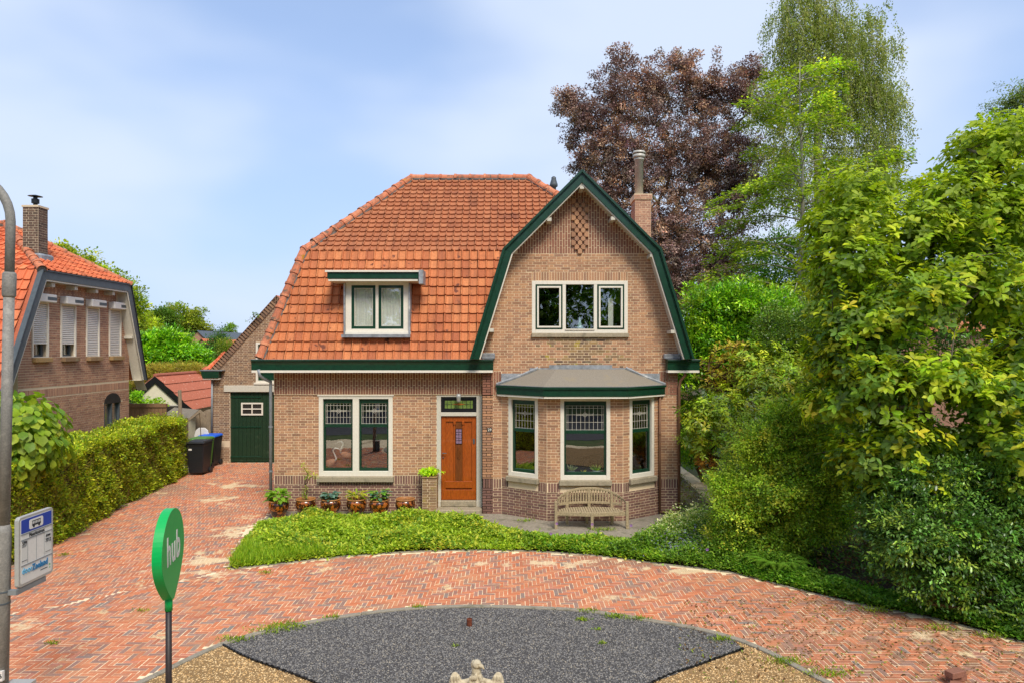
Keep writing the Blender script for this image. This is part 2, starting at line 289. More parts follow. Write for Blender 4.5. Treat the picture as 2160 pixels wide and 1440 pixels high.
# ------------------------------------------------------------------ bricks
BU, BH, JT = .33, .0625, .012
class Bricks:
    def __init__(s): s.items = []
    def lay(s, F, z0, z1, spans, mat, openings=(), vertical=False, d=.0, matf=None, hmax=None, off=0.):
        """spans(t) -> allowed intervals at height t (or, vertical, allowed z intervals at place t)"""
        n0 = math.floor(z0 / BH + 1e-6); n = n0
        while n * BH < z1 - 1e-6:
            a, b = max(n * BH, z0), min((n + 1) * BH, z1); n += 1
            if b - a < .02: continue
            c = (a + b) / 2
            for s0, s1 in spans(c):
                if hmax: cells = [(s0, s1)]
                else:
                    st = math.floor((s0 - .165) / BU) * BU + (n % 2) * .165 + off + random.uniform(-.006, .006); cells = []
                    while st < s1:
                        cells += [(st, st + .22), (st + .22, st + BU)]; st += BU
                for q0, q1 in cells:
                    q0, q1 = max(q0, s0), min(q1, s1)
                    if not hmax:
                        if q1 - q0 < .06 and (q0 <= s0 or q1 >= s1) and s1 - s0 > .1: continue
                        if 0 < q0 - s0 < .06: q0 = s0
                        if 0 < s1 - q1 < .06: q1 = s1
                    if q1 - q0 < .035: continue
                    r = [(q0, q1, a, b)]
                    for o in openings:
                        ou0, ou1, oz0, oz1 = (o[2], o[3], o[0], o[1]) if vertical else o
                        nr = []
                        for (x0, x1, y0, y1) in r:
                            if x1 <= ou0 or x0 >= ou1 or y1 <= oz0 or y0 >= oz1: nr.append((x0, x1, y0, y1)); continue
                            if oz0 - y0 > .02: y1 = oz0; nr.append((x0, x1, y0, y1)); continue
                            if y1 - oz1 > .02: y0 = oz1; nr.append((x0, x1, y0, y1)); continue
                            if ou0 - x0 > .03: nr.append((x0, ou0, y0, y1))
                            if x1 - ou1 > .03: nr.append((ou1, x1, y0, y1))
                        r = nr
                    for (x0, x1, y0, y1) in r:
                        j = JT / 2; x0 += j; x1 -= j; y0 += j; y1 -= j
                        if x1 - x0 < .02 or y1 - y0 < .012: continue
                        u0, u1, w0, w1 = (y0, y1, x0, x1) if vertical else (x0, x1, y0, y1)
                        mm = matf((u0+u1)/2, (w0+w1)/2) if matf else mat
                        s.items.append((F, u0, u1, w0, w1, d + random.uniform(.0025, .0065), mm))
    def build(s, wall, limit=0, pick=None):
        full = [i for i, it in enumerate(s.items) if abs(it[2] - it[1] - .209) < .003 and abs(it[4] - it[3] - .0515) < .003]
        if pick: full = [i for i in full if pick(s.items[i])]
        random.shuffle(full); full = set(full[:limit]); meshes = {}; mbs = {}
        for i, (F, u0, u1, z0, z1, d, mm) in enumerate(s.items):
            if i in full:
                if mm not in meshes:
                    b = MB(); b.fbox(FX0, -.1045, .1045, -.02575, .02575, -.03, 0); me = bpy.data.meshes.new('brick'); me.from_pydata(b.v, [], b.f); me.materials.append(M[mm]); meshes[mm] = me
                mt = Matrix((F.u, -F.n, Vector((0, 0, 1)))).transposed().to_4x4(); mt.translation = F.p((u0+u1)/2, (z0+z1)/2, d)
                shared('brick', meshes[mm], mt, wall)
            else: mbs.setdefault(mm, MB()).fbox(F, u0, u1, z0, z1, -.03, d, back=False)
        for mm, b in mbs.items(): o = b.build('brickwork', M[mm], wall); o['kind'] = 'stuff'
def backing(mb, F, outline, openings, thick=.28, d=0):
    """outline: list of (z, u0, u1) from bottom to top, linear between rows"""
    zs = sorted(set([r[0] for r in outline] + [z for o in openings for z in o[2:4]])); zs = [z for z in zs if outline[0][0] <= z <= outline[-1][0]]
    def at(z, hi):
        for a, b in zip(outline, outline[1:]):
            if (a[0] <= z <= b[0]) and b[0] > a[0] and not (z == b[0] and hi) and not (z == a[0] and not hi and a is not outline[0]):
                t = (z - a[0]) / (b[0] - a[0]); return a[1] + t * (b[1]-a[1]), a[2] + t * (b[2]-a[2])
        r = outline[-1]; return r[1], r[2]
    for z0, z1 in zip(zs, zs[1:]):
        l0, r0 = at(z0, True); l1, r1 = at(z1, False); zc = (z0+z1)/2
        ops = sorted([o for o in openings if o[2] < zc < o[3]]); cuts = []; cl0, cl1 = l0, l1
        for o in ops: cuts.append((cl0, cl1, o[0], o[0])); cl0 = cl1 = o[1]
        cuts.append((cl0, cl1, r0, r1))
        for a0, a1, b0, b1 in cuts:
            if b0 - a0 < .005 and b1 - a1 < .005: continue
            mb.prism([(a0, z0), (b0, z0), (b1, z1), (a1, z1)], F, d - thick, d)
def const(a, b): return lambda t: [(a, b)]
def frame(mb, F, u0, u1, z0, z1, w, d0, d1, wb=None, wt=None):
    wb = w if wb is None else wb; wt = w if wt is None else wt
    mb.fbox(F, u0, u0 + w, z0, z1, d0, d1); mb.fbox(F, u1 - w, u1, z0, z1, d0, d1)
    mb.fbox(F, u0 + w, u1 - w, z0, z0 + wb, d0, d1 - .001); mb.fbox(F, u0 + w, u1 - w, z1 - wt, z1, d0, d1 - .001)
def pane(F, u0, u1, z0, z1, d, parent, mat='glass', name='pane'):
    b = MB(); b.quad(F.p(u0, z0, d), F.p(u1, z0, d), F.p(u1, z1, d), F.p(u0, z1, d)); return b.build(name, M[mat], parent)
def leading(F, u0, u1, z0, z1, d, parent, nu, nz=4):
    b = MB(); w = .0065; zt = [z0 + (z1-z0) * k for k in (0.02, .32, .62, .88, .98)]; us = [u0 + (u1-u0) * (k + .5) / nu for k in range(nu)]
    for u in us + [u0 + .006, u1 - .006]: b.fbox(F, u - w/2, u + w/2, z0, z1, d, d + .004)
    for z in zt: b.fbox(F, u0, u1, z - w/2, z + w/2, d + .0005, d + .0045)
    cu, cz, r = (u0+u1)/2, z0 + (z1-z0) * .62, .055
    for du, dz in ((1, 0), (0, 1), (-1, 0), (0, -1)):
        p = Vector((cu + du*r, cz + dz*r)); q = Vector((cu + -dz*r, cz + du*r)); t = (q-p).normalized(); m_ = Vector((-t.y, t.x)) * w/2
        b.prism([tuple(p-m_), tuple(q-m_), tuple(q+m_), tuple(p+m_)], F, d + .001, d + .005)
    b.fbox(F, cu - .19, cu + .19, cz + .012, cz + .018, d + .001, d + .005); b.fbox(F, cu - .19, cu + .19, cz - .018, cz - .012, d + .001, d + .005)
    return b.build('leading', M['greywhite'], parent)
def sash_light(F, u0, u1, z0, z1, zt, parent, nu, drec=-.05):
    """a light with a leaded top above a green transom (at zt) and a clear pane below"""
    s = MB(); frame(s, F, u0, u1, z0, z1, .045, drec - .05, drec, wb=.07, wt=.10); s.fbox(F, u0 + .045, u1 - .045, zt - .04, zt + .035, drec - .05, drec + .012)
    s.build('sash', M['green'], parent, bevel=.004)
    pane(F, u0 + .045, u1 - .045, zt + .035, z1 - .10, drec - .03, parent, 'glass_dim'); leading(F, u0 + .045, u1 - .045, zt + .035, z1 - .10, drec - .03, parent, nu)
    pane(F, u0 + .045, u1 - .045, z0 + .07, zt - .04, drec - .034, parent)
# ================================================================== the ground
def poly_sheet(name, pts, z, mat, kind='structure'):
    b = MB(); b.add([(x, y, z) for x, y in pts], [tuple(range(len(pts)))]); return tag(b.build(name, mat), kind=kind)
poly_sheet('ground', [(-700, -300), (700, -300), (700, 1200), (-700, 1200)], -.03, M['earth'])
poly_sheet('road', [(-200, -9), (200, -9), (200, 1.5), (-200, 1.5)], -.02, M['road'])
poly_sheet('driveway', [(-11.0, 3.5), (12, 3.5), (12, 16.3), (5.6, 16.3), (5.6, 23.4), (-11.0, 23.4)], .004, M['sand'])
def inpoly(x, y, P):
    c = False; n = len(P)
    for i in range(n):
        (x1, y1), (x2, y2) = P[i], P[i-1]
        if (y1 > y) != (y2 > y) and x < (x2-x1) * (y-y1) / (y2-y1) + x1: c = not c
    return c
def smooth_poly(P, k=6):
    o = []
    for i in range(len(P) - 1):
        p0, p1, p2, p3 = P[max(0, i-1)], P[i], P[i+1], P[min(len(P)-1, i+2)]
        for j in range(k):
            t = j / k; o.append(tuple(.5 * ((2*p1[a]) + (-p0[a]+p2[a])*t + (2*p0[a]-5*p1[a]+4*p2[a]-p3[a])*t*t + (-p0[a]+3*p1[a]-3*p2[a]+p3[a])*t**3) for a in (0, 1)))
    return o + [P[-1]]
ISL = smooth_poly([(-4.95, 5.9), (-4.75, 7.1), G(300, 1440), G(470, 1360), G(600, 1325), G(740, 1300), G(860, 1286), G(980, 1281), G(1110, 1283), G(1240, 1291), G(1380, 1312), G(1500, 1335), G(1600, 1368), G(1740, 1440), (4.15, 7.0), (4.3, 5.9)], 5)
ISLP = ISL + [(4.3, 4.2), (-4.95, 4.2)]
BED = [G(485, 1200), G(600, 1188), G(720, 1174), G(850, 1165), G(1000, 1160), G(1125, 1163), G(1260, 1172), G(1400, 1190), G(1550, 1209), G(1650, 1235), G(1760, 1262), G(1850, 1282), G(1964, 1303), G(2060, 1328), G(2160, 1356), (7.6, 8.6), (11.8, 6.5)]
BEDP = BED + [(11.8, 16.2), (4.5, 16.25), (3.6, 14.9), (2.9, 14.5), (2.4, 14.15), (.9, 14.1), (.3, 14.6), (-.6, 14.75), (-.9, 15.3), (-1.9, 15.6), (-4.9, 15.6), (-5.6, 15.2), (-5.3, 13.3)]
poly_sheet('planting_bed', BEDP, .010, M['soil'])
poly_sheet('house_path', [(-5.68, 15.1), (-5.3, 14.9), (-1.9, 14.9), (.3, 14.3), (.9, 13.9), (2.6, 13.9), (3.8, 14.6), (4.9, 15.6), (5.2, 21.5), (3.5, 21.5), (3.5, 16.4), (-5.68, 16.4)], .015, M['slab'])
# island: dark gravel wedge with pea gravel on both sides
wl = [G(470, 1362), G(530, 1392), G(660, 1440), (-.9, 6.9), (-.15, 6.3)]; wr = [G(1568, 1370), G(1480, 1402), G(1380, 1440), (.6, 6.9), (-.15, 6.3)]
poly_sheet('pea_gravel_bed', ISLP, .009, M['gravel_tbed'])
arc = [p for p in ISL if p[1] > 8.86 and G(470, 1360)[0] <= p[0] <= G(1600, 1368)[0]]
arc = [p for p in arc if wl[0][0] - .01 <= p[0] <= wr[0][0] + .01]
WEDGE = arc + wr + wl[::-1][1:]
poly_sheet('dark_gravel_bed', WEDGE, .015, M['gravel_bed'])
def stones(name, region, x0, x1, y0, y1, n, size, mat, z, avoid=None):
    v, f = [], []; k = 0
    oc = [(1, 0, 0), (0, 1, 0), (-1, 0, 0), (0, -1, 0), (0, 0, 1)]
    while k < n:
        x, y = random.uniform(x0, x1), random.uniform(y0, y1)
        if not inpoly(x, y, region) or (avoid and inpoly(x, y, avoid)): continue
        k += 1; s = size * random.uniform(.6, 1.3); a = random.uniform(0, 6.28); ca, sa = math.cos(a), math.sin(a); b = len(v); e = random.uniform(.6, 1); hgt = random.uniform(.5, .9)
        for p in oc:
            X, Y_, Z = p[0] * s * random.uniform(.8, 1.2), p[1] * s * e * random.uniform(.8, 1.2), p[2] * s * hgt + random.uniform(-.1, .1) * s
            v.append((x + X*ca - Y_*sa, y + X*sa + Y_*ca, z + max(Z, -.001)))
        f += [(b, b+1, b+4), (b+1, b+2, b+4), (b+2, b+3, b+4), (b+3, b, b+4)]
    mb = MB(); mb.v = v; mb.f = f; o = mb.build(name, mat); tag(o, kind='stuff'); return o
tag(stones('dark_gravel', WEDGE, -3.9, 3.1, 6.3, 10.3, 42000, .0105, M['gravel_b'], .015), 'dark grey basalt chippings filling the middle wedge of the round bed', 'gravel')
tag(stones('pea_gravel', ISLP, -4.9, 4.2, 6.2, 9.1, 26000, .0105, M['gravel_t'], .010, WEDGE), 'tan pea gravel filling both outer corners of the round bed', 'gravel')
# flexible black edging with little ribs
for side, wpts in (('l', wl), ('r', wr)):
    b = MB(); path = smooth_poly(wpts[:4], 10)
    for i, (p, q) in enumerate(zip(path, path[1:])):
        d_ = Vector((q[0]-p[0], q[1]-p[1], 0)); ln = d_.length
        if ln < .01: continue
        F = Fr((p[0], p[1], 0), d_); b.fbox(F, 0, ln, 0, .030, -.006, .006)
        for k in range(int(ln / .09) + 1): b.fbox(F, k * .09, k * .09 + .035, 0, .036, -.012, .012)
    o = b.build('garden_edging', M['black']); tag(o, 'black ribbed plastic edging on the %s side of the dark gravel wedge' % ('near left' if side == 'l' else 'near right'), 'garden edging', 'edging strips of the gravel wedge')
# kerb of single stones round the island
kroot = tag(thing('kerb', (-.2, 10.3, 0), None, None), kind='structure')
def kerbline(path, w, h, seg, parent, mat='granite'):
    acc = []; 
    L_ = [0]
    for p, q in zip(path, path[1:]): L_.append(L_[-1] + math.dist(p, q))
    tot = L_[-1]; n = max(1, int(tot / seg))
    def at(s):
        s = min(max(s, 0), tot - 1e-6)
        for i in range(len(L_) - 1):
            if L_[i] <= s <= L_[i+1]:
                t = (s - L_[i]) / max(1e-9, L_[i+1] - L_[i]); return (path[i][0] + t*(path[i+1][0]-path[i][0]), path[i][1] + t*(path[i+1][1]-path[i][1]))
    for k in range(n):
        b = MB(); pts = [at(tot * (k + .004 + .992 * j / 4) / n) for j in range(5)]; rings = []
        hh = h + random.uniform(-.004, .004)
        for i, p in enumerate(pts):
            a, c = pts[max(0, i-1)], pts[min(4, i+1)]; t = Vector((c[0]-a[0], c[1]-a[1], 0)).normalized(); nn = Vector((-t.y, t.x, 0)) * w / 2; P = Vector((p[0], p[1], 0))
            rings.append([P - nn + Vector((0, 0, -.03)), P + nn + Vector((0, 0, -.03)), P + nn + Vector((0, 0, hh)), P - nn + Vector((0, 0, hh))])
        b.ring(rings); b.build('kerb_stone', M[mat], parent, bevel=.006)
kerbline([p for p in ISL if p[1] > 6.1], .085, .035, .95, kroot)
kroot2 = tag(thing('border_kerb', (-.2, 13, 0), None, None), kind='structure')
kerbline(smooth_poly(BED[:15], 5), .06, .022, .95, kroot2)

# herringbone clay pavers
HEDGE_R = [(-8.75, 3.5), (-8.8, 9.0), (-9.0, 13.3), (-9.5, 16.4), (-10.05, 21.1), (-10.2, 23.4)]
def hedge_x(y):
    for a, b in zip(HEDGE_R, HEDGE_R[1:]):
        if a[1] <= y <= b[1]: return a[0] + (y-a[1]) / (b[1]-a[1]) * (b[0]-a[0])
    return -8.8
def lay_pavers():
    Wd, n = .0672, 3; rots = {0: 0.0, 1: R(13)}; out = []
    def seam(x, y): return y > 10.1 + (x + 7.2) * .86 and x < -4.3           # past the seam the bond is turned a little
    ISLo = ISLP
    for zone, th in rots.items():
        ct, st = math.cos(th), math.sin(th)
        for i in range(-190, 190):
            for j in range(-20, 400):
                for kind in (0, 1):
                    if kind == 0 and (i - j) % (2*n): continue
                    if kind == 1 and (i - j + 1) % (2*n): continue
                    cx, cy = ((i + n/2) * Wd, (j + .5) * Wd) if kind == 0 else ((i + .5) * Wd, (j + n/2) * Wd)
                    x, y = cx * ct - cy * st, cx * st + cy * ct
                    if y < 6.0 or y > 23.35 or x < hedge_x(y) - .1 or x > 9.5: continue
                    if seam(x, y) != bool(zone): continue
                    if inpoly(x, y, ISLo) or inpoly(x, y, BEDP): continue
                    if y > 14.3 and x > -5.72: continue
                    if False: continue
                    ok = True
                    for dx, dy in ((.09, 0), (-.09, 0), (0, .09), (0, -.09)):
                        if inpoly(x+dx, y+dy, ISLo) or inpoly(x+dx, y+dy, BEDP): ok = False
                    if not ok and random.random() < .75: continue
                    out.append((x, y, th + (0 if kind == 0 else math.pi/2)))
    return out
PV = lay_pavers()
def psize(p): return math.hypot(p[0], p[1] + 0) if abs(p[0] / p[1]) < .74 and p[1] > 7.95 else 99
PV.sort(key=psize)
pav = tag(thing('brick_paving', (0, 9, 0), None, None), kind='structure')
pm = MB(); hl, hw = .0965, .0296
def paver_verts(x, y, th, z, tx, ty):
    ct, st = math.cos(th), math.sin(th); o = []
    for (u, v, zz, k) in [(-1, -1, -.03, 1), (1, -1, -.03, 1), (1, 1, -.03, 1), (-1, 1, -.03, 1), (-1, -1, -.002, 1), (1, -1, -.002, 1), (1, 1, -.002, 1), (-1, 1, -.002, 1), (-1, -1, 0, .96), (1, -1, 0, .96), (1, 1, 0, .96), (-1, 1, 0, .96)]:
        a, b_ = u * (hl - (1-k) * .08), v * (hw - (1-k) * .08); o.append((x + a*ct - b_*st, y + a*st + b_*ct, z + zz + u*tx + v*ty))
    return o
PF = [(8, 9, 10, 11)] + [(a, (a+1) % 4, (a+1) % 4 + 4, a + 4) for a in range(4)] + [(a + 4, (a+1) % 4 + 4, (a+1) % 4 + 8, a + 8) for a in range(4)]
me = bpy.data.meshes.new('paver'); me.from_pydata(paver_verts(0, 0, 0, 0, 0, 0), [], PF); me.materials.append(M['paver'])
for k, (x, y, th) in enumerate(PV):
    th += random.gauss(0, .012); x += random.gauss(0, .0015); y += random.gauss(0, .0015); z = random.uniform(.006, .0095)
    if k < 300: shared('paver', me, Matrix.Translation((x, y, z)) @ Matrix.Rotation(th, 4, 'Z') @ Matrix.Rotation(random.gauss(0, .006), 4, 'Y'), pav)
    else: pm.add(paver_verts(x, y, th, z, random.gauss(0, .0007), random.gauss(0, .0006)), PF)
tag(pm.build('paver_field', M['paver'], pav), kind='stuff')

# ================================================================== the house
YL, YG, YB = 16.364, 16.107, 15.43
FL, FG, FB = Fr((0, YL, 0), (1, 0, 0)), Fr((0, YG, 0), (1, 0, 0)), Fr((0, YB, 0), (1, 0, 0))
JL, CL, CR, JR = (-.24, YG), (.79, YB), (2.51, YB), (3.5, YG)
FBL = Fr((JL[0], JL[1], 0), (CL[0]-JL[0], CL[1]-JL[1], 0)); LBL = math.dist(JL, CL)
FBR = Fr((CR[0], CR[1], 0), (JR[0]-CR[0], JR[1]-CR[1], 0)); LBR = math.dist(CR, JR)
house = thing('brick_house', (-.9, 18, 0), 'large brick house with orange tiled mansard roof, green trimmed gable and bay window', 'house')
wl_ = MB()
o_win, o_door = (-4.63, -2.86, .75, 2.79), (-1.80, -.72, 0, 2.79)
backing(wl_, FL, [(0, -5.70, -.70), (3.55, -5.70, -.70)], [o_win, o_door])
# frieze sheet stands 25 mm proud
wl_.fbox(FL, -5.70, -.702, 2.80, 3.55, -.02, .025)
def gab(z):                                     # gable wall outline (x range at height z)
    if z <= 3.66: return (-.70, 3.91)
    h = 2.36 - (z - 3.66) / (6.07 - 3.66) * (2.36 - 1.66) if z < 6.07 else max(.02, 1.66 * (7.74 - z) / (7.74 - 6.07)); return (1.605 - h, 1.605 + h)
o_up, o_bay = (.47, 2.73, 4.18, 5.49), (.0, 3.28, .02, 2.85)
backing(wl_, FG, [(0, -.70, 3.91), (3.66, -.70, 3.91), (3.661,) + gab(3.661), (6.07,) + gab(6.07), (7.74, 1.585, 1.625)], [o_up, o_bay])
wl_.box(-.70, -.45, YG, YL + .3, 0, 3.5)
ob_l, ob_c, ob_r = (.19, 1.0, .87, 2.79), (1.093, 2.22, .87, 2.79), (LBR - 1.0, LBR - .21, .87, 2.79)
backing(wl_, FBL, [(0, .0, LBL), (2.85, .0, LBL)], [ob_l], thick=.2); backing(wl_, FB, [(0, CL[0], CR[0]), (2.85, CL[0], CR[0])], [ob_c], thick=.2); backing(wl_, FBR, [(0, 0, LBR), (2.85, 0, LBR)], [ob_r], thick=.2)
wl_.box(-5.70, -5.45, YL + .29, 22.0, 0, 3.5); wl_.box(3.66, 3.91, YG + .29, 22.0, 0, 3.6); wl_.box(-5.70, 3.91, 22.0, 22.25, 0, 3.6)
wall = wl_.build('wall', M['mortar'], house)
# rooms
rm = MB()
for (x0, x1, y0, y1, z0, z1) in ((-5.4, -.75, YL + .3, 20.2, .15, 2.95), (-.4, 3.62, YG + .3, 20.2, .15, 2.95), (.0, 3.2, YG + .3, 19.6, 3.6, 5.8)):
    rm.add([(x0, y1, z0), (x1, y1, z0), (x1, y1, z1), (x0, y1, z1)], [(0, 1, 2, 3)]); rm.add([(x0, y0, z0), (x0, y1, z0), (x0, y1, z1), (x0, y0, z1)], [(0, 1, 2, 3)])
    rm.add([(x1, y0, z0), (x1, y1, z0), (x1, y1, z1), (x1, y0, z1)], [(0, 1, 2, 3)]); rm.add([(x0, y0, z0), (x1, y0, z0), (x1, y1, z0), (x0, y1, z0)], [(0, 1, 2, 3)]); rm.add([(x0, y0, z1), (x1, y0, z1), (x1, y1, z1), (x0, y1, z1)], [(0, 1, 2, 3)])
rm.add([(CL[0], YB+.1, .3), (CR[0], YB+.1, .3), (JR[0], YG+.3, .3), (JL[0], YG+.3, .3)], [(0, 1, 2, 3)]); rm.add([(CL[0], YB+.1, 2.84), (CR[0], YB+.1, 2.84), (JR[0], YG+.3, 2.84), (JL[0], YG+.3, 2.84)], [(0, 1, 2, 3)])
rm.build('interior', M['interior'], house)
# masonry, brick by brick
br = Bricks()
op = [o_win, o_door]
br.lay(FL, .0, .66, const(-5.70, -.70), 'brick_plum', op)
br.lay(FL, -5.70, -4.66, const(.66, .87), 'brick_plum', op, vertical=True, hmax=1); br.lay(FL, -4.64, -2.84, const(.60, .72), 'brick_plum', (), vertical=True, hmax=1); br.lay(FL, -2.84, -1.82, const(.66, .87), 'brick_plum', op, vertical=True, hmax=1)
br.lay(FL, .875, 2.80, const(-5.70, -.70), 'brick_tan', op)
br.lay(FL, -5.69, -.71, const(2.81, 3.54), 'brick_red', (), vertical=True, d=.025)
rndm = lambda a, b, p: (lambda u, z: b if random.random() < p(u, z) else a)
gm = rndm('brick_tan', 'brick_old', lambda u, z: max(0, min(.8, 1.1 - abs(u - 1.75) / 1.1)) * (1 if 3.4 < z < 4.2 else 0))
pier = lambda z: [(-.70, .0), (3.28, 3.91)]
br.lay(FG, 0, .62, lambda z: [(-.70, -.24), (3.5, 3.91)], 'brick_plum'); br.lay(FG, .84, 2.80, lambda z: [(-.70, -.24), (3.5, 3.91)], 'brick_tan')
br.lay(FG, -.70, -.24, const(.62, .84), 'brick_plum', (), vertical=True, hmax=1); br.lay(FG, 3.5, 3.91, const(.62, .84), 'brick_plum', (), vertical=True, hmax=1)
br.lay(FG, 2.81, 3.37, lambda z: [(-.70, -.50), (3.72, 3.91)], 'brick_red', d=.01); br.lay(FG, -.50, -.25, const(2.81, 3.37), 'brick_red', (), vertical=True, d=.01); br.lay(FG, 3.47, 3.72, const(2.81, 3.37), 'brick_red', (), vertical=True, d=.01)
br.lay(FG, 2.81, 3.375, const(-.24, 3.46), 'brick_tan', (), matf=gm)
br.lay(FG, 3.375, 6.125, lambda z: [gab(z)], 'brick_tan', [o_up, (.47, 2.73, 5.49, 5.70)], matf=gm)
br.lay(FG, .47, 2.73, const(5.495, 5.70), 'brick_tan', (), vertical=True, hmax=1)
def gtop(u): zt = 7.70 - abs(u - 1.605) * (7.74 - 6.07) / 1.66; return [(6.13, zt)] if zt > 6.2 else []
br.lay(FG, -.02, 3.22, gtop, 'brick_red', (), vertical=True)
for F, a, b, o_ in ((FBL, .0, LBL, ob_l), (FB, CL[0], CR[0], ob_c), (FBR, 0, LBR, ob_r)):
    br.lay(F, 0, .66, const(a, b), 'brick_plum'); br.lay(F, a, b, const(.66, .87), 'brick_plum', [(o_[0], o_[1], .60, 3)], vertical=True, hmax=1)
    br.lay(F, .875, 2.79, const(a, b), 'brick_tan', [o_])
br.build(wall, 300, pick=lambda it: it[0] in (FG, FB, FBL, FBR) and (it[0] is not FG or it[3] > 4.0))
# ornament of projecting bricks in the gable
ob = MB(); zz = 6.16; rows = [0, 1, 2, 1, 2, 1, 2, 1, 2, 1, 2, 1, 2]
for k, r_ in enumerate(rows):
    xs = {0: [0], 1: [-.075, .075], 2: [-.15, 0, .15]}[r_]
    for x in xs: ob.fbox(FG, 1.60 + x - .05, 1.60 + x + .05, zz - .03, zz + .085, 0, .055)
    zz += .098
tag(ob.build('brick_ornament', M['brick_tan'], house), 'lozenge of projecting bricks in the gable top')

# ---- windows of the front
w1 = MB(); frame(w1, FL, *o_win[:2], .85, 2.79, .10, -.12, .012, wb=.12, wt=.09); w1.fbox(FL, -3.82, -3.67, .97, 2.70, -.12, .009); w1.fbox(FL, -4.66, -2.83, 2.765, 2.80, -.12, .03)
w1 = w1.build('window', M['white'], house, bevel=.005); tag(w1, 'wide ground floor window with two leaded toplights')
s = MB(); s.prism([(-4.66, .72), (-2.83, .72), (-2.83, .85), (-4.66, .85)], FL, -.1, .09); s.build('sill', M['stone'], w1, bevel=.01)
sash_light(FL, -4.53, -3.82, .97, 2.70, 2.06, w1, 8); sash_light(FL, -3.67, -2.96, .97, 2.70, 2.06, w1, 8)
bw = MB()
for F, o_ in ((FBL, ob_l), (FB, ob_c), (FBR, ob_r)): frame(bw, F, o_[0], o_[1], .94, 2.79, .085, -.13, .012, wb=.10, wt=.07)
bw = bw.build('bay_window', M['white'], house, bevel=.005); tag(bw, 'three-sided bay window with leaded toplights')
for F, o_, nu in ((FBL, ob_l, 7), (FB, ob_c, 9), (FBR, ob_r, 7)):
    sash_light(F, o_[0] + .085, o_[1] - .085, 1.04, 2.72, 2.02, bw, nu)
    s = MB(); s.fbox(F, o_[0] - .03, o_[1] + .03, .82, .94, -.1, .09); s.build('sill', M['stone'], bw, bevel=.012)
uw = MB(); frame(uw, FG, o_up[0], o_up[1], 4.26, 5.49, .085, -.12, .012, wb=.10); uw.fbox(FG, 1.19, 1.27, 4.36, 5.405, -.12, .008); uw.fbox(FG, 1.93, 2.01, 4.36, 5.405, -.12, .008)
uw.fbox(FG, 1.25, 1.95, 4.33, 4.36, -.02, .035)
uw = uw.build('upstairs_window', M['white'], house, bevel=.005)
for (a, b) in ((.555, 1.19), (2.01, 2.645)):
    s = MB(); frame(s, FG, a, b, 4.35, 5.40, .035, -.06, .018); s.build('sash', M['green'], uw, bevel=.003)
    s = MB(); frame(s, FG, a + .036, b - .036, 4.386, 5.364, .04, -.055, .03); s.build('inner_sash', M['white'], uw, bevel=.003); pane(FG, a + .07, b - .07, 4.42, 5.33, -.03, uw)
pane(FG, 1.27, 1.93, 4.36, 5.405, -.05, uw)
s = MB(); s.fbox(FG, .46, 2.75, 4.16, 4.26, -.1, .07); s.build('sill', M['stone'], uw, bevel=.01)
s = MB(); s.fbox(FG, 2.30, 2.42, 4.36, 5.1, -.25, -.22); s.build('curtain', M['curtain'], uw)

# ---- the front door
dr = MB(); dr.fbox(FL, -1.807, -1.705, .21, 2.79, -.12, .006); dr.fbox(FL, -.852, -.716, .21, 2.79, -.12, .006); dr.fbox(FL, -1.705, -.852, 2.75, 2.79, -.12, .005); dr.fbox(FL, -1.705, -.852, 2.29, 2.38, -.12, .005)
dr.fbox(FL, -1.81, -1.70, .0, .26, -.12, .014); dr.fbox(FL, -.857, -.71, .0, .26, -.12, .014)
df_ = dr.build('door_frame', M['greywhite'], house, bevel=.005)
tw = MB(); frame(tw, FL, -1.705, -.852, 2.38, 2.75, .055, -.09, -.03); tw.build('toplight_frame', M['black'], df_)
t_ = MB(); t_.fbox(FL, -1.65, -.907, 2.435, 2.695, -.07, -.06); t_.build('stained_glass', M['glass_green'], df_)
t_ = MB()
for k in range(9): u = -1.65 + .743 * k / 8; t_.fbox(FL, u - .005, u + .005, 2.435, 2.695, -.06, -.055)
t_.fbox(FL, -1.65, -.907, 2.56, 2.568, -.0595, -.0545); frame(t_, FL, -1.65, -.907, 2.435, 2.695, .035, -.06, -.053); t_.build('lead_strips', M['black'], df_)
t_ = MB(); t_.prism([(-1.45, 2.57), (-1.28, 2.545), (-1.11, 2.57), (-1.28, 2.595)], FL, -.059, -.052); t_.build('amber_glass', M['glass_amber'], df_)
d = MB(); x0, x1 = -1.70, -.857
d.fbox(FL, x0, x1, .27, 2.285, -.12, -.075)
d.fbox(FL, x0, x0 + .11, .271, 2.284, -.08, -.045); d.fbox(FL, x1 - .11, x1, .271, 2.284, -.08, -.045); d.fbox(FL, x0 + .11, x1 - .11, 2.15, 2.283, -.08, -.046)
d.fbox(FL, x0 + .30, x0 + .335, .72, 2.15, -.08, -.05); d.fbox(FL, x1 - .335, x1 - .30, .72, 2.15, -.08, -.05)
d.fbox(FL, x0 + .09, x1 - .09, .56, .72, -.08, -.035); d.fbox(FL, x0 + .04, x1 - .04, .28, .52, -.08, -.03); d.fbox(FL, x0 + .29, x0 + .345, 2.08, 2.16, -.08, -.03); d.fbox(FL, x1 - .345, x1 - .29, 2.08, 2.16, -.08, -.03)
door = d.build('door', M['wood_door'], house, bevel=.006); tag(door, 'orange varnished wooden front door with small stained window')
d = MB(); d.fbox(FL, x0 + .337, x1 - .337, .725, 2.148, -.076, -.066); d.build('centre_panel', M['wood_dark'], door)
d = MB(); d.fbox(FL, x0 + .345, x1 - .345, 1.62, 1.98, -.066, -.056); d.build('stained_glass', M['glass_pink'], door)
d = MB(); frame(d, FL, x0 + .343, x1 - .343, 1.615, 1.985, .012, -.066, -.05); cx = (x0+x1)/2
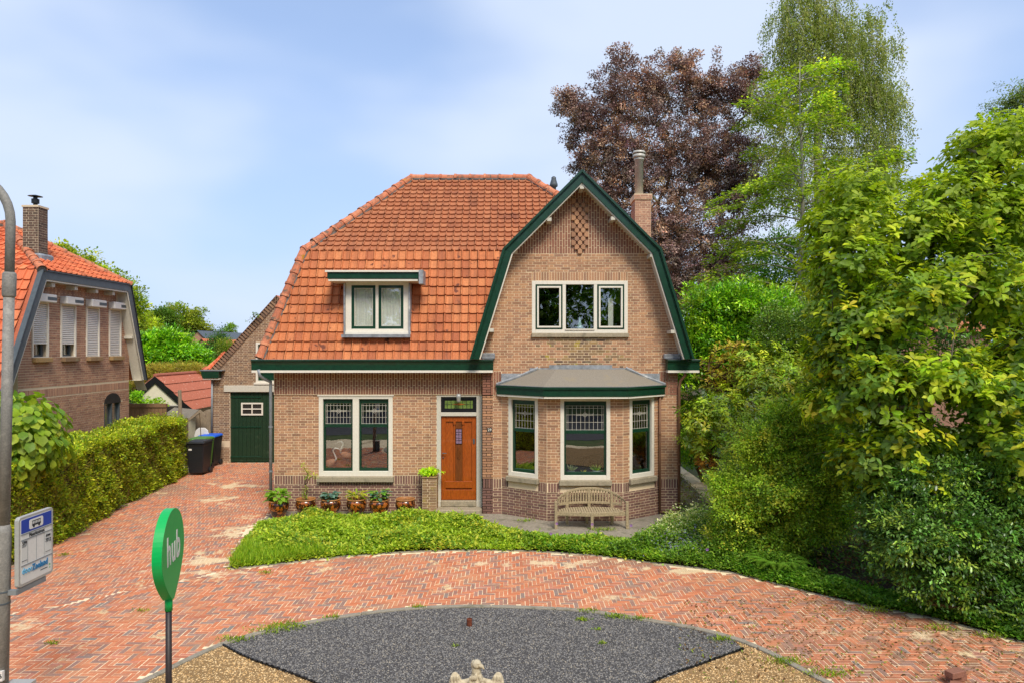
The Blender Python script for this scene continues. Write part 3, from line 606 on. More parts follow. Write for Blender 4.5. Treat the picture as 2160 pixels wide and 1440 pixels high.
for a in (-.06, 0, .06): d.fbox(FL, cx - .004, cx + .004, 1.62, 1.98, -.056, -.051)
for z in (1.70, 1.76, 1.84, 1.9): d.fbox(FL, x0 + .35, x1 - .35, z - .004, z + .004, -.0565, -.0515)
d.build('glass_leading', M['black'], door)
d = MB(); d.fbox(FL, cx - .035, cx + .035, 1.26, 1.57, -.066, -.05); d.fbox(FL, cx - .015, cx + .015, 1.30, 1.53, -.05, -.04); d.build('mail_slot', M['wood_dark'], door, bevel=.004)
d = MB(); d.tube([FL.p(x0 + .05, 1.40, -.045), FL.p(x0 + .05, 1.40, .02)], .012, 8); d.tube([FL.p(x0 + .03, 1.40, .015), FL.p(x0 + .13, 1.40, .015)], .011, 8); d.lathe(FL.p(x0 + .05, 1.28, -.03), [(0.001, 0), (.02, .005), (.02, .02), (.001, .022)], 10); d.build('handle', M['dgrey'], door)
d = MB(); d.fbox(FL, x1 - .08, x1 - .04, 1.62, 1.74, -.045, -.03); d.build('door_knocker', M['dgrey'], door, bevel=.004)
st = MB(); st.fbox(FL, -1.81, -.71, .0, .13, -.05, .42); st.fbox(FL, -1.70, -.86, .131, .27, -.12, .05); st.build('doorstep', M['stone'], house, bevel=.015)
lp = MB(); c0 = FL.p(-1.27, 2.76, .11); lp.lathe(c0, [(.001, .07), (.045, .065), (.06, .03), (.06, -.01), (.05, -.03), (.05, -.1), (.03, -.125), (.001, -.13)], 16); lp.tube([FL.p(-1.27, 2.80, .02), FL.p(-1.27, 2.81, .1)], .015, 8); lp.build('porch_lamp', M['alu'], house, smooth=True)
pl = MB(); pl.fbox(FG, -.585, -.47, 1.945, 2.04, .006, .014); pl = pl.build('number_plate', M['ink'], house)
def text(s_, F, u, z, d, size, mat, parent, bold=0, ext=.002, align='CENTER', zs=1.0):
    cu = bpy.data.curves.new('lettering', 'FONT'); cu.body = s_; cu.size = size; cu.extrude = ext; cu.offset = bold; cu.align_x = align; cu.align_y = 'CENTER'; cu.materials.append(mat); cu.resolution_u = 3; cu.space_character = 1.08
    o = bpy.data.objects.new('lettering', cu); m = Matrix((F.u, Vector((0, 0, zs)), F.n)).transposed().to_4x4(); m.translation = F.p(u, z, d); o.matrix_basis = m; return link(o, parent)
text('29', FG, -.5275, 1.992, .015, .085, M['white'], pl, .0018)

# ---- eaves, gutters, bargeboards
def gutter(x0, x1, yb, name='gutter', zt=3.646):
    b = MB(); prof = [(yb + .35, zt - .245), (yb + .05, zt - .245), (yb + .045, zt - .12), (yb + .03, zt - .05), (yb, zt - .03), (yb, zt), (yb + .35, zt)]
    b.ring([[(x, y, z) for y, z in prof] for x in (x0, x1)]); g = b.build(name, M['green'], house)
    b = MB(); b.box(x0 + .01, x1 - .01, yb + .035, yb + .35, zt - .30, zt - .247); b.build('trim_strip', M['white'], g)
    b = MB(); b.box(x0 - .005, x1 + .005, yb - .005, yb + .36, zt + .001, zt + .009); b.build('zinc_edge', M['zinc'], g); return g
gutter(-6.09, -.44, 15.9); gutter(3.62, 4.37, 15.85)
FP = Fr((0, 15.66, 0), (1, 0, 0)); cxg = 1.605
O_ = [(-2.575, 3.66), (-1.82, 6.18), (0, 8.00)]; I_ = [(-2.33, 3.66), (-1.585, 6.07), (0, 7.66)]
def lerp(a, b, t): return (a[0] + (b[0]-a[0]) * t, a[1] + (b[1]-a[1]) * t)
def barge(t0, t1, d0, d1, mat, name, parent):
    for sgn in (1, -1):
        for seg in (0, 1):
            b = MB(); q = [lerp(O_[seg], I_[seg], t0), lerp(O_[seg+1], I_[seg+1], t0), lerp(O_[seg+1], I_[seg+1], t1), lerp(O_[seg], I_[seg], t1)]
            b.prism([(cxg + sgn * u, z) for u, z in q], FP, d0, d1); b.build(name, M[mat], parent, bevel=.004)
bb = MB(); bb.fbox(FP, cxg - .03, cxg + .03, 7.9, 7.97, -.05, -.02); bb = bb.build('bargeboards', M['green'], house)
barge(.0, .22, -.05, .075, 'green', 'barge_moulding', bb); barge(.22, .30, -.05, .045, 'green', 'barge_moulding', bb); barge(.30, .88, -.05, .02, 'green', 'barge_board', bb); barge(.88, 1.0, -.05, -.01, 'white', 'barge_strip', bb)
sf = MB()
for sgn in (1, -1):
    for seg in (0, 1):
        a, b_ = lerp(O_[seg], I_[seg], .86), lerp(O_[seg+1], I_[seg+1], .86)
        sf.add([(cxg + sgn*a[0], 15.70, a[1]), (cxg + sgn*b_[0], 15.70, b_[1]), (cxg + sgn*b_[0], YG + .02, b_[1]), (cxg + sgn*a[0], YG + .02, a[1])], [(0, 1, 2, 3)])
sf.build('soffit', M['greywhite'], house)
for (px, py) in ((1158, 466), (1291, 464), (1373, 541), (1037, 697), (1416, 700), (1226, 399)):
    p = W(px, py, 15.85); b = MB(); b.fbox(FX0, p.x - .05, p.x + .05, p.z - .04, p.z + .04, -YG, -15.68); b.build('purlin_end', M['greywhite'], house, bevel=.005)
# roof planes under the tiles
rf = MB(); xL, xR, yF, yBk, ze, zs, zr = -5.93, 4.14, 16.02, 22.35, 3.62, 6.28, 8.62; a1, b1, b2 = .81, 2.30, 2.86
def P3(x, y, z): return (x, y, z)
for (A, B, Cc, D) in (
    ((xL, yF, ze), (xR, yF, ze), (xR - a1, yF + a1, zs), (xL + a1, yF + a1, zs)), ((xL + a1, yF + a1, zs), (xR - a1, yF + a1, zs), (xR - a1 - b2, yF + a1 + b1, zr), (xL + a1 + b1, yF + a1 + b1, zr)),
    ((xL, yBk, ze), (xL, yF, ze), (xL + a1, yF + a1, zs), (xL + a1, yBk - a1, zs)), ((xL + a1, yBk - a1, zs), (xL + a1, yF + a1, zs), (xL + a1 + b1, yF + a1 + b1, zr), (xL + a1 + b1, yBk - a1 - b1, zr)),
    ((xR, yF, ze), (xR, yBk, ze), (xR - a1, yBk - a1, zs), (xR - a1, yF + a1, zs)), ((xR - a1, yF + a1, zs), (xR - a1, yBk - a1, zs), (xR - a1 - b2, yBk - a1 - b1, zr), (xR - a1 - b2, yF + a1 + b1, zr)),
    ((xR, yBk, ze), (xL, yBk, ze), (xL + a1, yBk - a1, zs), (xR - a1, yBk - a1, zs)), ((xR - a1, yBk - a1, zs), (xL + a1, yBk - a1, zs), (xL + a1 + b1, yBk - a1 - b1, zr), (xR - a1 - b2, yBk - a1 - b1, zr))):
    if A[0] == xL and A[1] == yF and A[2] == ze and B[1] == yF: B, Cc = (-.75, yF, ze), (-.2 + 0, yF + a1, zs)
    rf.add([A, B, Cc, D], [(0, 1, 2, 3)])
for sgn in (1, -1):                             # the roof of the gable wing
    for seg in (0, 1):
        a, b_ = O_[seg], O_[seg+1]; rf.add([(cxg + sgn*a[0], 15.6, a[1]), (cxg + sgn*b_[0], 15.6, b_[1]), (cxg + sgn*b_[0], 18.6, b_[1]), (cxg + sgn*a[0], 18.6, a[1])], [(0, 1, 2, 3)])
roof = rf.build('roof', M['tile_up'], house)

# clay pan tiles: a pan, a raised roll on the left edge and a thick lower lip
def tile_profile(w, h): return [(0, h * .6), (w * .06, h * 1.35), (w * .15, h * 1.3), (w * .21, h * .2), (w * .5, h * .0), (w * .86, h * .25), (w * .97, h * .5)]
def tile_pts(w, l, lift, h, clip=None):
    pr = tile_profile(w, h); o = []
    for v, up in ((0, lift), (l, 0)):
        for u, hh in pr: o.append((u, v, hh + up + .004))
    for u, hh in pr: o.append((u, 0, max(0, hh + lift - .042)))
    return o
NP = 7; TF = [(i, i+1, NP+i+1, NP+i) for i in range(NP-1)] + [(2*NP+i, 2*NP+i+1, i+1, i) for i in range(NP-1)]
class Roofing:
    """tiles on the plane O + u*U + v*V (V up the slope)"""
    def __init__(s, O, U, V): s.O, s.U, s.V = Vector(O), Vector(U).normalized(), Vector(V).normalized(); s.N = s.U.cross(s.V).normalized()
    def tiles(s, w, l, rows, u_lo, u_hi, mat, parent, h=.032, skip=None, quota=0, overlap=.05, jit=.004, cuts=True):
        me = bpy.data.meshes.new('roof_tile'); P = tile_pts(w, l + overlap, .046, h); me.from_pydata(P, [], TF); me.materials.append(M[mat]); mb = MB(); used = 0
        for r_ in range(rows):
            v = r_ * l; lo, hi = u_lo(v + l/2), u_hi(v + l/2); k0 = math.floor(lo / w)
            for k in range(k0, math.ceil(hi / w) + 1):
                u = k * w; 
                if u + w * .3 < lo or u > hi - w * .3: continue
                if skip and skip(u + w/2, v + l/2): continue
                j = [random.gauss(0, jit) for _ in range(3)]; whole = u >= u_lo(v) - .01 and u + w <= u_hi(v + l) + .01 and u >= u_lo(v + l) - .01
                mt = Matrix((s.U, s.V, s.N)).transposed().to_4x4(); mt.translation = s.O + s.U * (u + j[0]) + s.V * (v + j[1] * .5) + s.N * (random.random() * .006)
                mt = mt @ Matrix.Rotation(random.gauss(0, .006), 4, 'Z')
                if whole and used < quota: shared('roof_tile', me, mt, parent); used += 1
                else:
                    vs = []
                    for p in P:
                        q = Vector(p); vv = v + q.y
                        if cuts: q.x = min(max(q.x, u_lo(vv) - u - .02), u_hi(vv) - u + .02)
                        vs.append(mt @ q)
                    mb.add(vs, TF)
        if mb.v: tag(mb.build('tile_field', M[mat], parent), kind='stuff')
        return used
def ridge_line(p, q, r0, n, mat, parent, start_lip=True, sag=.0):
    p, q = Vector(p), Vector(q); d_ = (q - p).normalized(); ln = (q - p).length / n; up = Vector((0, 0, 1)); up = (up - d_ * up.dot(d_)).normalized(); sd_ = d_.cross(up)
    b = MB(); K = 8
    def ringat(t, r_, th=0): return [(sd_ * math.cos(a) * r_ + up * math.sin(a) * (r_ * .9) + d_ * t) for a in [math.pi * (-.06 + 1.12 * k / K) for k in range(K + 1)]]
    rr = [ringat(-.03, r0 * 1.17), ringat(.03, r0 * 1.17), ringat(.035, r0 * 1.03), ringat(ln + .02, r0 * .92)]
    for i in range(3):
        bs = len(b.v); b.v += [tuple(x) for x in rr[i]] + [tuple(x) for x in rr[i+1]]; b.f += [(bs + k, bs + k + 1, bs + K + 2 + k, bs + K + 1 + k) for k in range(K)]
    bs = len(b.v); b.v += [tuple(x) for x in rr[0]] + [tuple(-d_ * .03 * 0 + x * .82) for x in rr[0]]; b.f += [(bs + k, bs + K + 1 + k, bs + K + 2 + k, bs + k + 1) for k in range(K)]
    me = bpy.data.meshes.new('ridge_tile'); me.from_pydata(b.v, [], b.f); me.materials.append(M[mat])
    for k in range(n): shared('ridge_tile', me, Matrix.Translation(p + d_ * ln * k + Vector((0, 0, random.gauss(0, .004)))) @ Matrix.Rotation(random.gauss(0, .012), 4, 'Z'), parent)
    c = MB(); c.tube([p - up * .03, q - up * .03], r0 * .95, 10); c.build('mortar_bed', M['cement'], parent)
l1 = math.hypot(a1, zs - ze); l2 = math.hypot(b1, zr - zs)
Rl = Roofing((xL, yF, ze), (1, 0, 0), (0, a1, zs - ze)); Ru = Roofing((xL, yF + a1, zs), (1, 0, 0), (0, b1, zr - zs))
def gx(z): return cxg - (2.575 - (z - 3.66) * .755 / 2.52 if z < 6.18 else max(0, 1.82 - (z - 6.18)))
DW = (-3.98, -2.36, 4.31, 5.58)                 # dormer hole x0, x1, z0, z1
def skl(u, v):
    x, z = xL + u, ze + v / l1 * (zs - ze)
    return (DW[0] - .02 < x < DW[1] + .02 and DW[2] - .10 < z < DW[3] + .05) or x > gx(z) + .28
Rl.tiles(.1955, l1 / 12, 12, lambda v: a1 * v / l1, lambda v: 5.6, 'tile', roof, skip=skl, quota=190)
def sku(u, v):
    x, z = xL + u, zs + v / l2 * (zr - zs); return x > gx(z) + .35 + max(0, z - 7.4) * .0 and x < 2 * cxg - gx(z) - .3 and z < 7.95
Ru.tiles(.185, l2 / 17, 17, lambda v: a1 + b1 * v / l2, lambda v: (xR - xL) - a1 - b2 * v / l2, 'tile_up', roof, h=.028, skip=sku, quota=110)
ridge_line((xL + .02, yF, ze + .08), (xL + a1, yF + a1, zs + .05), .115, 9, 'ridge', roof)
ridge_line((xL + a1, yF + a1, zs + .05), (xL + a1 + b1, yF + a1 + b1, zr + .05), .115, 12, 'ridge', roof)
ridge_line((xL + a1 + b1, yF + a1 + b1, zr + .05), (xR - a1 - b2, yF + a1 + b1, zr + .05), .115, 8, 'ridge', roof)
ridge_line((xR - a1 - b2, yF + a1 + b1, zr + .05), (xR - a1, yF + a1, zs + .05), .115, 12, 'ridge', roof)

# ---- dormer
dy = 16.12; FD = Fr((0, dy, 0), (1, 0, 0)); b = MB(); x0, x1 = -3.95, -2.42
frame(b, FD, x0 + .02, x1 - .01, 4.12, 5.36, .135, -.3, .0, wb=.11, wt=.10); b.fbox(FD, -3.225, -3.155, 4.23, 5.26, -.1, -.002); b.fbox(FD, x0 - .02, x1 + .03, 4.10, 4.17, -.12, .03)
dm = b.build('dormer_window', M['white'], house, bevel=.005); tag(dm, 'small dormer window with net curtains in the tiled roof')
for a, c in ((x0 + .155, -3.225), (-3.155, x1 - .145)):
    s = MB(); frame(s, FD, a, c, 4.23, 5.26, .065, -.08, -.02); s.build('sash', M['green'], dm, bevel=.003)
    s = MB(); frame(s, FD, a + .066, c - .066, 4.296, 5.194, .014, -.07, -.03); s.build('glazing_bead', M['greywhite'], dm)
    pane(FD, a + .066, c - .066, 4.296, 5.194, -.05, dm)
    s = MB(); n = 46; top = []; bot = []
    for k in range(n + 1):
        u = a + .07 + (c - a - .14) * k / n; w_ = math.sin(k * 1.15 + math.sin(k * .35) * 2) * .014; top.append(FD.p(u, 5.19, -.085 + w_ * .7)); bot.append(FD.p(u, 4.3, -.085 + w_))
    bs = len(s.v); s.v += [tuple(p) for p in top + bot]; s.f += [(k, k+1, n+2+k, n+1+k) for k in range(n)]; s.build('curtain', M['curtain'], dm, smooth=True)
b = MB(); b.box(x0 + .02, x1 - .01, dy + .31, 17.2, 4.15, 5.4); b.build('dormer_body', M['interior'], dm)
b = MB(); b.box(x0 - .33, x1 + .26, 15.80, 16.75, 5.38, 5.53); g = b.build('dormer_roof', M['green'], dm, bevel=.01)
b = MB(); b.box(x0 - .37, x1 + .30, 15.76, 16.8, 5.532, 5.575); b.box(x0 - .31, x1 + .24, 15.82, 16.7, 5.33, 5.378); b.build('dormer_trim', M['white'], dm)
b = MB(); b.box(x1 + .27, x1 + .37, 15.74, 16.2, 5.26, 5.58); b.box(x0 - .05, x1 + .03, 15.98, 16.10, 4.03, 4.10); b.box(x0 - .01, x0 + .02, 16.05, 16.3, 4.05, 5.3); b.box(x1 - .01, x1 + .025, 16.05, 16.3, 4.05, 5.3); b.build('lead_flashing', M['lead'], dm)

dm.location.z += .13
# ---- bay roof
zt, zb, ht = 3.05, 2.84, 3.45
ovl = [(-.36, 16.06), (.70, 15.18), (2.60, 15.18), (3.60, 16.06)]; inn = [(.62, 16.09), (1.02, 15.85), (2.30, 15.85), (2.68, 16.09)]
b = MB()
for i in range(3): b.quad(ovl[i] + (zt,), ovl[i+1] + (zt,), inn[i+1] + (ht - .03,), inn[i] + (ht - .03,))
b.quad(*[p + (ht - .03,) for p in inn])
for i in range(3): b.quad(ovl[i] + (zt,), ovl[i+1] + (zt,), ovl[i+1] + (zt - .04,), ovl[i] + (zt - .04,))
br_ = b.build('bay_roof', M['felt'], house)
b = MB(); wt_ = MB(); zn = MB()
for i in range(3):
    p, q = Vector(ovl[i] + (0,)), Vector(ovl[i+1] + (0,)); F = Fr(p, q - p); ln = (q - p).length
    b.prism([(0, zb), (ln, zb), (ln, zt), (0, zt)], F, -.25, 0); b.fbox(F, -.01, ln + .01, zt - .05, zt - .003, -.01, .03); b.fbox(F, 0, ln, zb - .001, zb + .02, -.2, .008)
    wt_.fbox(F, .01, ln - .01, zb - .045, zb - .002, -.28, -.004); zn.fbox(F, -.01, ln + .01, zt, zt + .012, -.03, .034)
b.build('fascia', M['green'], br_); wt_.build('trim_strip', M['white'], br_); zn.build('zinc_edge', M['zinc'], br_)
b = MB()                                       # stepped lead flashing and hip leads
for (u0, u1, z0, z1) in ((.88, 2.36, 3.38, 3.52), (.42, .90, 3.25, 3.45), (-.25, .44, 3.05, 3.32), (2.34, 2.83, 3.25, 3.45), (2.81, 3.48, 3.05, 3.32), (-.37, -.2, 2.95, 3.10), (3.44, 3.6, 2.95, 3.10)): b.fbox(FG, u0, u1, z0, z1, .004, .02 + random.random() * .01)
for a, c in ((ovl[0], inn[0]), (ovl[3], inn[3])): b.tube([a + (zt + .02,), ((a[0]+c[0])/2, (a[1]+c[1])/2 - .02, (zt+ht)/2 - .01), c + (ht,)], .035, 6)
b.build('lead_flashing', M['lead'], br_)
b = MB(); b.fbox(FX0, -.72, -.40, 3.66, 3.80, -YG, -15.95); b.build('lead_box', M['lead'], house, bevel=.02); b = MB(); b.fbox(FX0, 3.56, 3.95, 3.66, 3.78, -YG, -15.95); b.build('lead_box', M['lead'], house, bevel=.02)
# ---- pipes
def pipe(pts, r_, mat, name, parent, clips=()):
    b = MB(); b.tube(pts, r_, 10); o = b.build(name, M[mat], parent, smooth=True)
    if clips:
        b = MB()
        for c in clips: b.tube([Vector(c) - Vector((0, 0, .02)), Vector(c) + Vector((0, 0, .02))], r_ * 1.3, 10)
        b.build('pipe_clip', M[mat], o)
    return o
xp = W(571, 900, 16.2).x
pipe([(-5.92, 15.95, 3.42), (-5.90, 15.96, 3.28), (-5.84, 16.05, 3.20), (xp, 16.2, 3.12), (xp, 16.2, 2.98), (xp, 16.2, .05)], .038, 'zinc', 'drainpipe', house, [(xp, 16.2, 2.05), (xp, 16.2, 1.0), (xp, 16.2, .3)])
pipe([(4.05, 15.95, 3.40), (4.05, 15.98, 3.28), (3.96, 16.05, 3.15), (3.93, 16.06, 3.0), (3.93, 16.06, .08)], .035, 'copper', 'drainpipe', house, [(3.93, 16.06, 2.5), (3.93, 16.06, 1.2)])
pipe([(3.47, 16.02, 2.82), (3.47, 16.02, .08)], .028, 'copper', 'drainpipe', house, [(3.47, 16.02, 1.9)]); pipe([(3.47, 16.02, .08), (3.93, 16.06, .06)], .032, 'copper', 'drainpipe', house)
# ---- chimney, flue, vent pipe
Yc = 18.5; cw0, cw1 = W(1340, 0, Yc).x, W(1373, 0, Yc).x; FC = Fr((0, Yc, 0), (1, 0, 0)); FCs = Fr((cw0, Yc, 0), (0, -1, 0))
b = MB(); b.box(cw0, cw1, Yc, Yc + .62, 5.6, 8.02); b.box(cw0 - .03, cw1 + .03, Yc - .03, Yc + .65, 7.93, 8.08); ch = b.build('chimney', M['mortar'], house)
cb = Bricks(); cb.lay(FC, 5.7, 7.92, const(cw0, cw1), 'brick_next'); cb.lay(Fr((0, Yc - .03, 0), (1, 0, 0)), 7.94, 8.07, const(cw0 - .03, cw1 + .03), 'brick_next'); Fs = Fr((cw0, Yc + .62, 0), (0, -1, 0)); cb.lay(Fs, 5.7, 7.92, const(0, .62), 'brick_next')
cb.build(ch)
fx, fy = W(1348.5, 0, 18.7).x, 18.75; b = MB(); b.lathe((fx, fy, 0), [(.115, 8.0), (.115, 9.05), (.14, 9.06), (.14, 9.1)], 16); b.lathe((fx, fy, 0), [(.15, 9.12), (.17, 9.13), (.17, 9.2), (.15, 9.21)], 16); b.lathe((fx, fy, 0), [(.17, 9.24), (.18, 9.25), (.16, 9.3), (.02, 9.31)], 16); b.lathe((fx, fy, 0), [(.12, 9.1), (.12, 9.26)], 12); b.build('flue', M['steel'], ch, smooth=True)
vx = W(1168, 0, 20.5).x; b = MB(); b.lathe((vx, 20.5, 0), [(.07, 7.2), (.07, 8.72), (.12, 8.76), (.12, 8.82), (.07, 8.98), (.075, 9.02), (.03, 9.06)], 12); b.build('vent_pipe', M['dgrey'], house, smooth=True)
# ================================================================== neighbour's house (left)
nh = thing('neighbour_house', (-13.5, 18.5, 0), 'brick neighbouring house with white roller shutters and bright orange roof beyond the hedge', 'house')
XN = -11.8; FN = Fr((XN, 0, 0), (0, 1, 0)); ys, ye = 16.3, 21.03
wins = [(16.76, 17.36, 3.68, 5.06), (17.83, 18.45, 3.68, 5.06), (18.90, 19.50, 3.68, 5.06), (19.97, 20.58, 3.68, 5.06)]
dwin = (19.75, 20.55, 1.2, 2.35)
def ngab(z): 
    f = 16.35 if z < 2.9 else 16.35; a = max(ys, 15.39 + (z - 2.83) / 2.97 * 1.3 + .12) if z > 2.86 else ys
    return (a, min(ye, 21.28 - (z - 2.93) / 2.87 * .9))
b = MB(); backing(b, FN, [(0, ys, ye), (3.73, ys, ye), (5.62, ngab(5.62)[0], ngab(5.62)[1])], wins + [dwin]); b.box(-16.5, XN - .29, ys, ye, 0, 2.9)
nw = b.build('wall', M['mortar_grey'], nh)
nb = Bricks(); nb.lay(FN, .6, 2.66, lambda z: [ngab(z)], 'brick_next', [dwin]); nb.lay(FN, ys, ye, const(2.68, 2.89), 'brick_next', (), vertical=True, hmax=1); nb.lay(FN, 2.9375, 5.25, lambda z: [ngab(z)], 'brick_next', wins)
nb.lay(FN, 16.9, 20.35, const(5.26, 5.58), 'brick_next', (), vertical=True)
nb.build(nw, 250, pick=lambda it: it[1] < 18.8)
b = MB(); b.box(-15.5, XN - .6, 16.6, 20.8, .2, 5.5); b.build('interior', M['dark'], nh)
for i, (u0, u1, z0, z1) in enumerate(wins):
    w = MB(); frame(w, FN, u0, u1, z0, z1, .045, -.02, .03, wb=.02); w = w.build('shutter_window', M['white'], nh)
    lowz = z0 + (.33 if i < 2 else .02); b = MB(); z = z1
    t_ = MB(); t_.ring([[(dd_, y_, zz_) for dd_, zz_ in ((0, 0), (.010, .006), (.012, .019), (.008, .034), (0, .038))] for y_ in (0, u1 - u0 - .09)]); sme = bpy.data.meshes.new('slat'); sme.from_pydata(t_.v, [], t_.f); sme.materials.append(M['pwhite'])
    while z > lowz + .04: z -= .05; shared('slat', sme, Matrix.Translation((XN - .004, u0 + .045, z)), w)
    b = MB(); b.fbox(FN, u0 + .045, u1 - .045, lowz, z1, -.03, -.006); b.build('slat_gap_shade', M['zinc'], w)  # grey backing sheet: shade between the slats, put in as colour
    b = MB(); b.fbox(FN, u0 - .03, u1 + .06, z1 - .01, z1 + .20, .0, .20); b.build('shutter_box', M['pwhite'], w, bevel=.02)
    b = MB(); b.fbox(FN, u0 + .30, u1 + .045, z1 + .05, z1 + .13, .20, .205); b.build('shutter_motor', M['dgrey'], w)
    b = MB(); b.fbox(FN, u0 + .02, u1 + .03, z0 - .12, z0 - .005, -.05, .12); b.build('sill', M['brick_old'], w, bevel=.01)
    if i < 2:
        s = MB(); frame(s, FN, u0 + .05, u1 - .05, z0 + .01, z0 + .9, .05, -.16, -.10); s.build('sash', M['dgrey'], w); pane(FN, u0 + .1, u1 - .1, z0 + .06, z0 + .85, -.13, w)
s = MB(); frame(s, FN, *dwin, .05, -.1, .0); s.fbox(FN, 20.1, 20.15, 1.25, 2.3, -.1, 0); w = s.build('window', M['dgrey'], nh); pane(FN, dwin[0] + .05, dwin[1] - .05, 1.25, 2.3, -.07, w)
b = MB(); n = 8; pts = [(19.78 + .37 + .42 * math.cos(math.pi * k / n), 2.3 + .3 * math.sin(math.pi * k / n)) for k in range(n + 1)]; b.prism(pts, FN, -.02, .02); b.build('window_arch', M['dark'], nh)
# bargeboard polygon (Y, z) on the overhang plane X=-11.22
XB = -11.49; FNB = Fr((XB, 0, 0), (0, 1, 0)); PO = [(15.39, 2.83), (16.69, 5.80), (20.55, 5.80), (21.45, 2.93)]; PI_ = [(15.62, 2.83), (16.85, 5.56), (20.38, 5.56), (21.27, 2.93)]
bt = None
for i in range(3):
    b = MB(); b.prism([PO[i], PO[i+1], lerp(PO[i+1], PI_[i+1], .85), lerp(PO[i], PI_[i], .85)], FNB, -.05, .02); o = b.build('bargeboard', M['dgrey'], nh if not bt else bt, bevel=.004); bt = bt or o
    b = MB(); b.prism([lerp(PO[i], PI_[i], .85), lerp(PO[i+1], PI_[i+1], .85), PI_[i+1], PI_[i]], FNB, -.05, .005); b.build('barge_strip', M['white'], bt)
    b = MB(); b.prism([lerp(PO[i], PI_[i], -.10), lerp(PO[i+1], PI_[i+1], -.10), PO[i+1], PO[i]], FNB, -.08, .045); b.build('barge_cap', M['black'] if i == 2 else M['dgrey'], bt)
b = MB()
for i in range(3): b.quad((XB, PI_[i][0], PI_[i][1]), (XB, PI_[i+1][0], PI_[i+1][1]), (XN - .02, PI_[i+1][0], PI_[i+1][1]), (XN - .02, PI_[i][0], PI_[i][1]))
b.quad((XB, 21.27, 2.93), (XN, 21.27, 2.93), (XN, 21.5, 2.6), (XB, 21.5, 2.6)); b.quad((XB + .001, 21.0, 2.93), (XB + .001, 21.27, 2.93), (XB - .3, 21.27, 2.93), (XB - .3, 21.0, 2.93)); b.build('soffit', M['greywhite'], nh)
for y in (17.2, 18.1, 19.0, 19.8): b = MB(); b.box(XN, XB - .06, y - .06, y + .06, 5.44, 5.55); b.build('purlin_end', M['greywhite'], nh)
b = MB(); b.box(XN, XB - .06, 20.75, 20.87, 4.2, 4.28); b.build('bracket', M['greywhite'], nh)
# roof
b = MB(); ax, ay, az = -13.8, 18.62, 7.25; k_ = 5.80
b.quad((XB, 15.39, 2.83), (-22, 15.39, 2.83), (-22, 16.69, k_), (XB, 16.69, k_)); b.quad((XB, 16.69, k_), (-22, 16.69, k_), (-22, ay, az), (ax, ay, az)); b.add([(XB, 20.55, k_), (XB, 16.69, k_), (ax, ay, az)], [(0, 1, 2)]); b.quad((XB, 20.55, k_), (ax, ay, az), (-22, ay, az), (-22, 20.55, k_)); b.quad((XB, 21.45, 2.93), (XB, 20.55, k_), (-22, 20.55, k_), (-22, 21.45, 2.93))
nr = b.build('roof', M['tile_next'], nh)
lf = math.hypot(1.30, k_ - 2.83); R1 = Roofing((-14.6, 15.39, 2.83), (1, 0, 0), (0, 1.30, k_ - 2.83)); R1.tiles(.21, lf / 12, 12, lambda v: 0, lambda v: 3.11 - .12, 'tile_next', nr, quota=60)
hip_l = math.hypot(XB - ax, az - k_); R2 = Roofing((XB, 16.69, k_), (0, 1, 0), (ax - XB, 0, az - k_)); R2.tiles(.21, .25, int(hip_l / .25), lambda v: 1.93 * v / hip_l, lambda v: 3.86 - 1.93 * v / hip_l, 'tile_next', nr, quota=60)
R3 = Roofing((-14.6, 16.69, k_), (1, 0, 0), (0, 1.93, az - k_)); R3.tiles(.21, .25, 9, lambda v: 0, lambda v: 3.11 - 2.31 * v / 2.41, 'tile_next', nr, quota=40)
ridge_line((XB, 16.69, k_ + .04), (ax, ay, az + .04), .10, 9, 'ridge', nr); ridge_line((XB, 20.55, k_ + .02), (ax, ay, az + .04), .10, 9, 'ridge', nr); ridge_line((ax, ay, az + .05), (-16.5, ay, az + .05), .10, 7, 'ridge', nr)
b = MB(); b.box(-16.5, XB - .0, 15.29, 15.44, 2.70, 2.86); b.build('gutter', M['black'], nh)
x0, x1, y0, y1 = W(48, 0, 17.4).x, W(80.5, 0, 17.4).x, 17.4, 17.76; b = MB(); b.box(x0, x1, y0, y1, 5.9, 7.50); b.box(x0 - .02, x1 + .02, y0 - .02, y1 + .02, 7.50, 7.55); ch2 = b.build('chimney', M['mortar_grey'], nh)
cb = Bricks(); cb.lay(Fr((0, y0, 0), (1, 0, 0)), 6.0, 7.5, const(x0, x1), 'brick_dark'); cb.lay(Fr((x1, 0, 0), (0, 1, 0)), 6.0, 7.5, const(y0, y1), 'brick_dark'); cb.build(ch2)
b = MB(); b.box(x0 - .1, x1 + .12, y0 - .1, y1 + .1, 5.95, 6.32); b.build('lead_flashing', M['lead'], ch2, bevel=.05)
b = MB(); c = ((x0+x1)/2, (y0+y1)/2, 0); b.lathe(c, [(.05, 7.5), (.05, 7.62), (.09, 7.63), (.09, 7.74), (.05, 7.75), (.05, 7.8), (.17, 7.81), (.02, 7.85)], 14); b.build('chimney_cowl', M['black'], ch2)

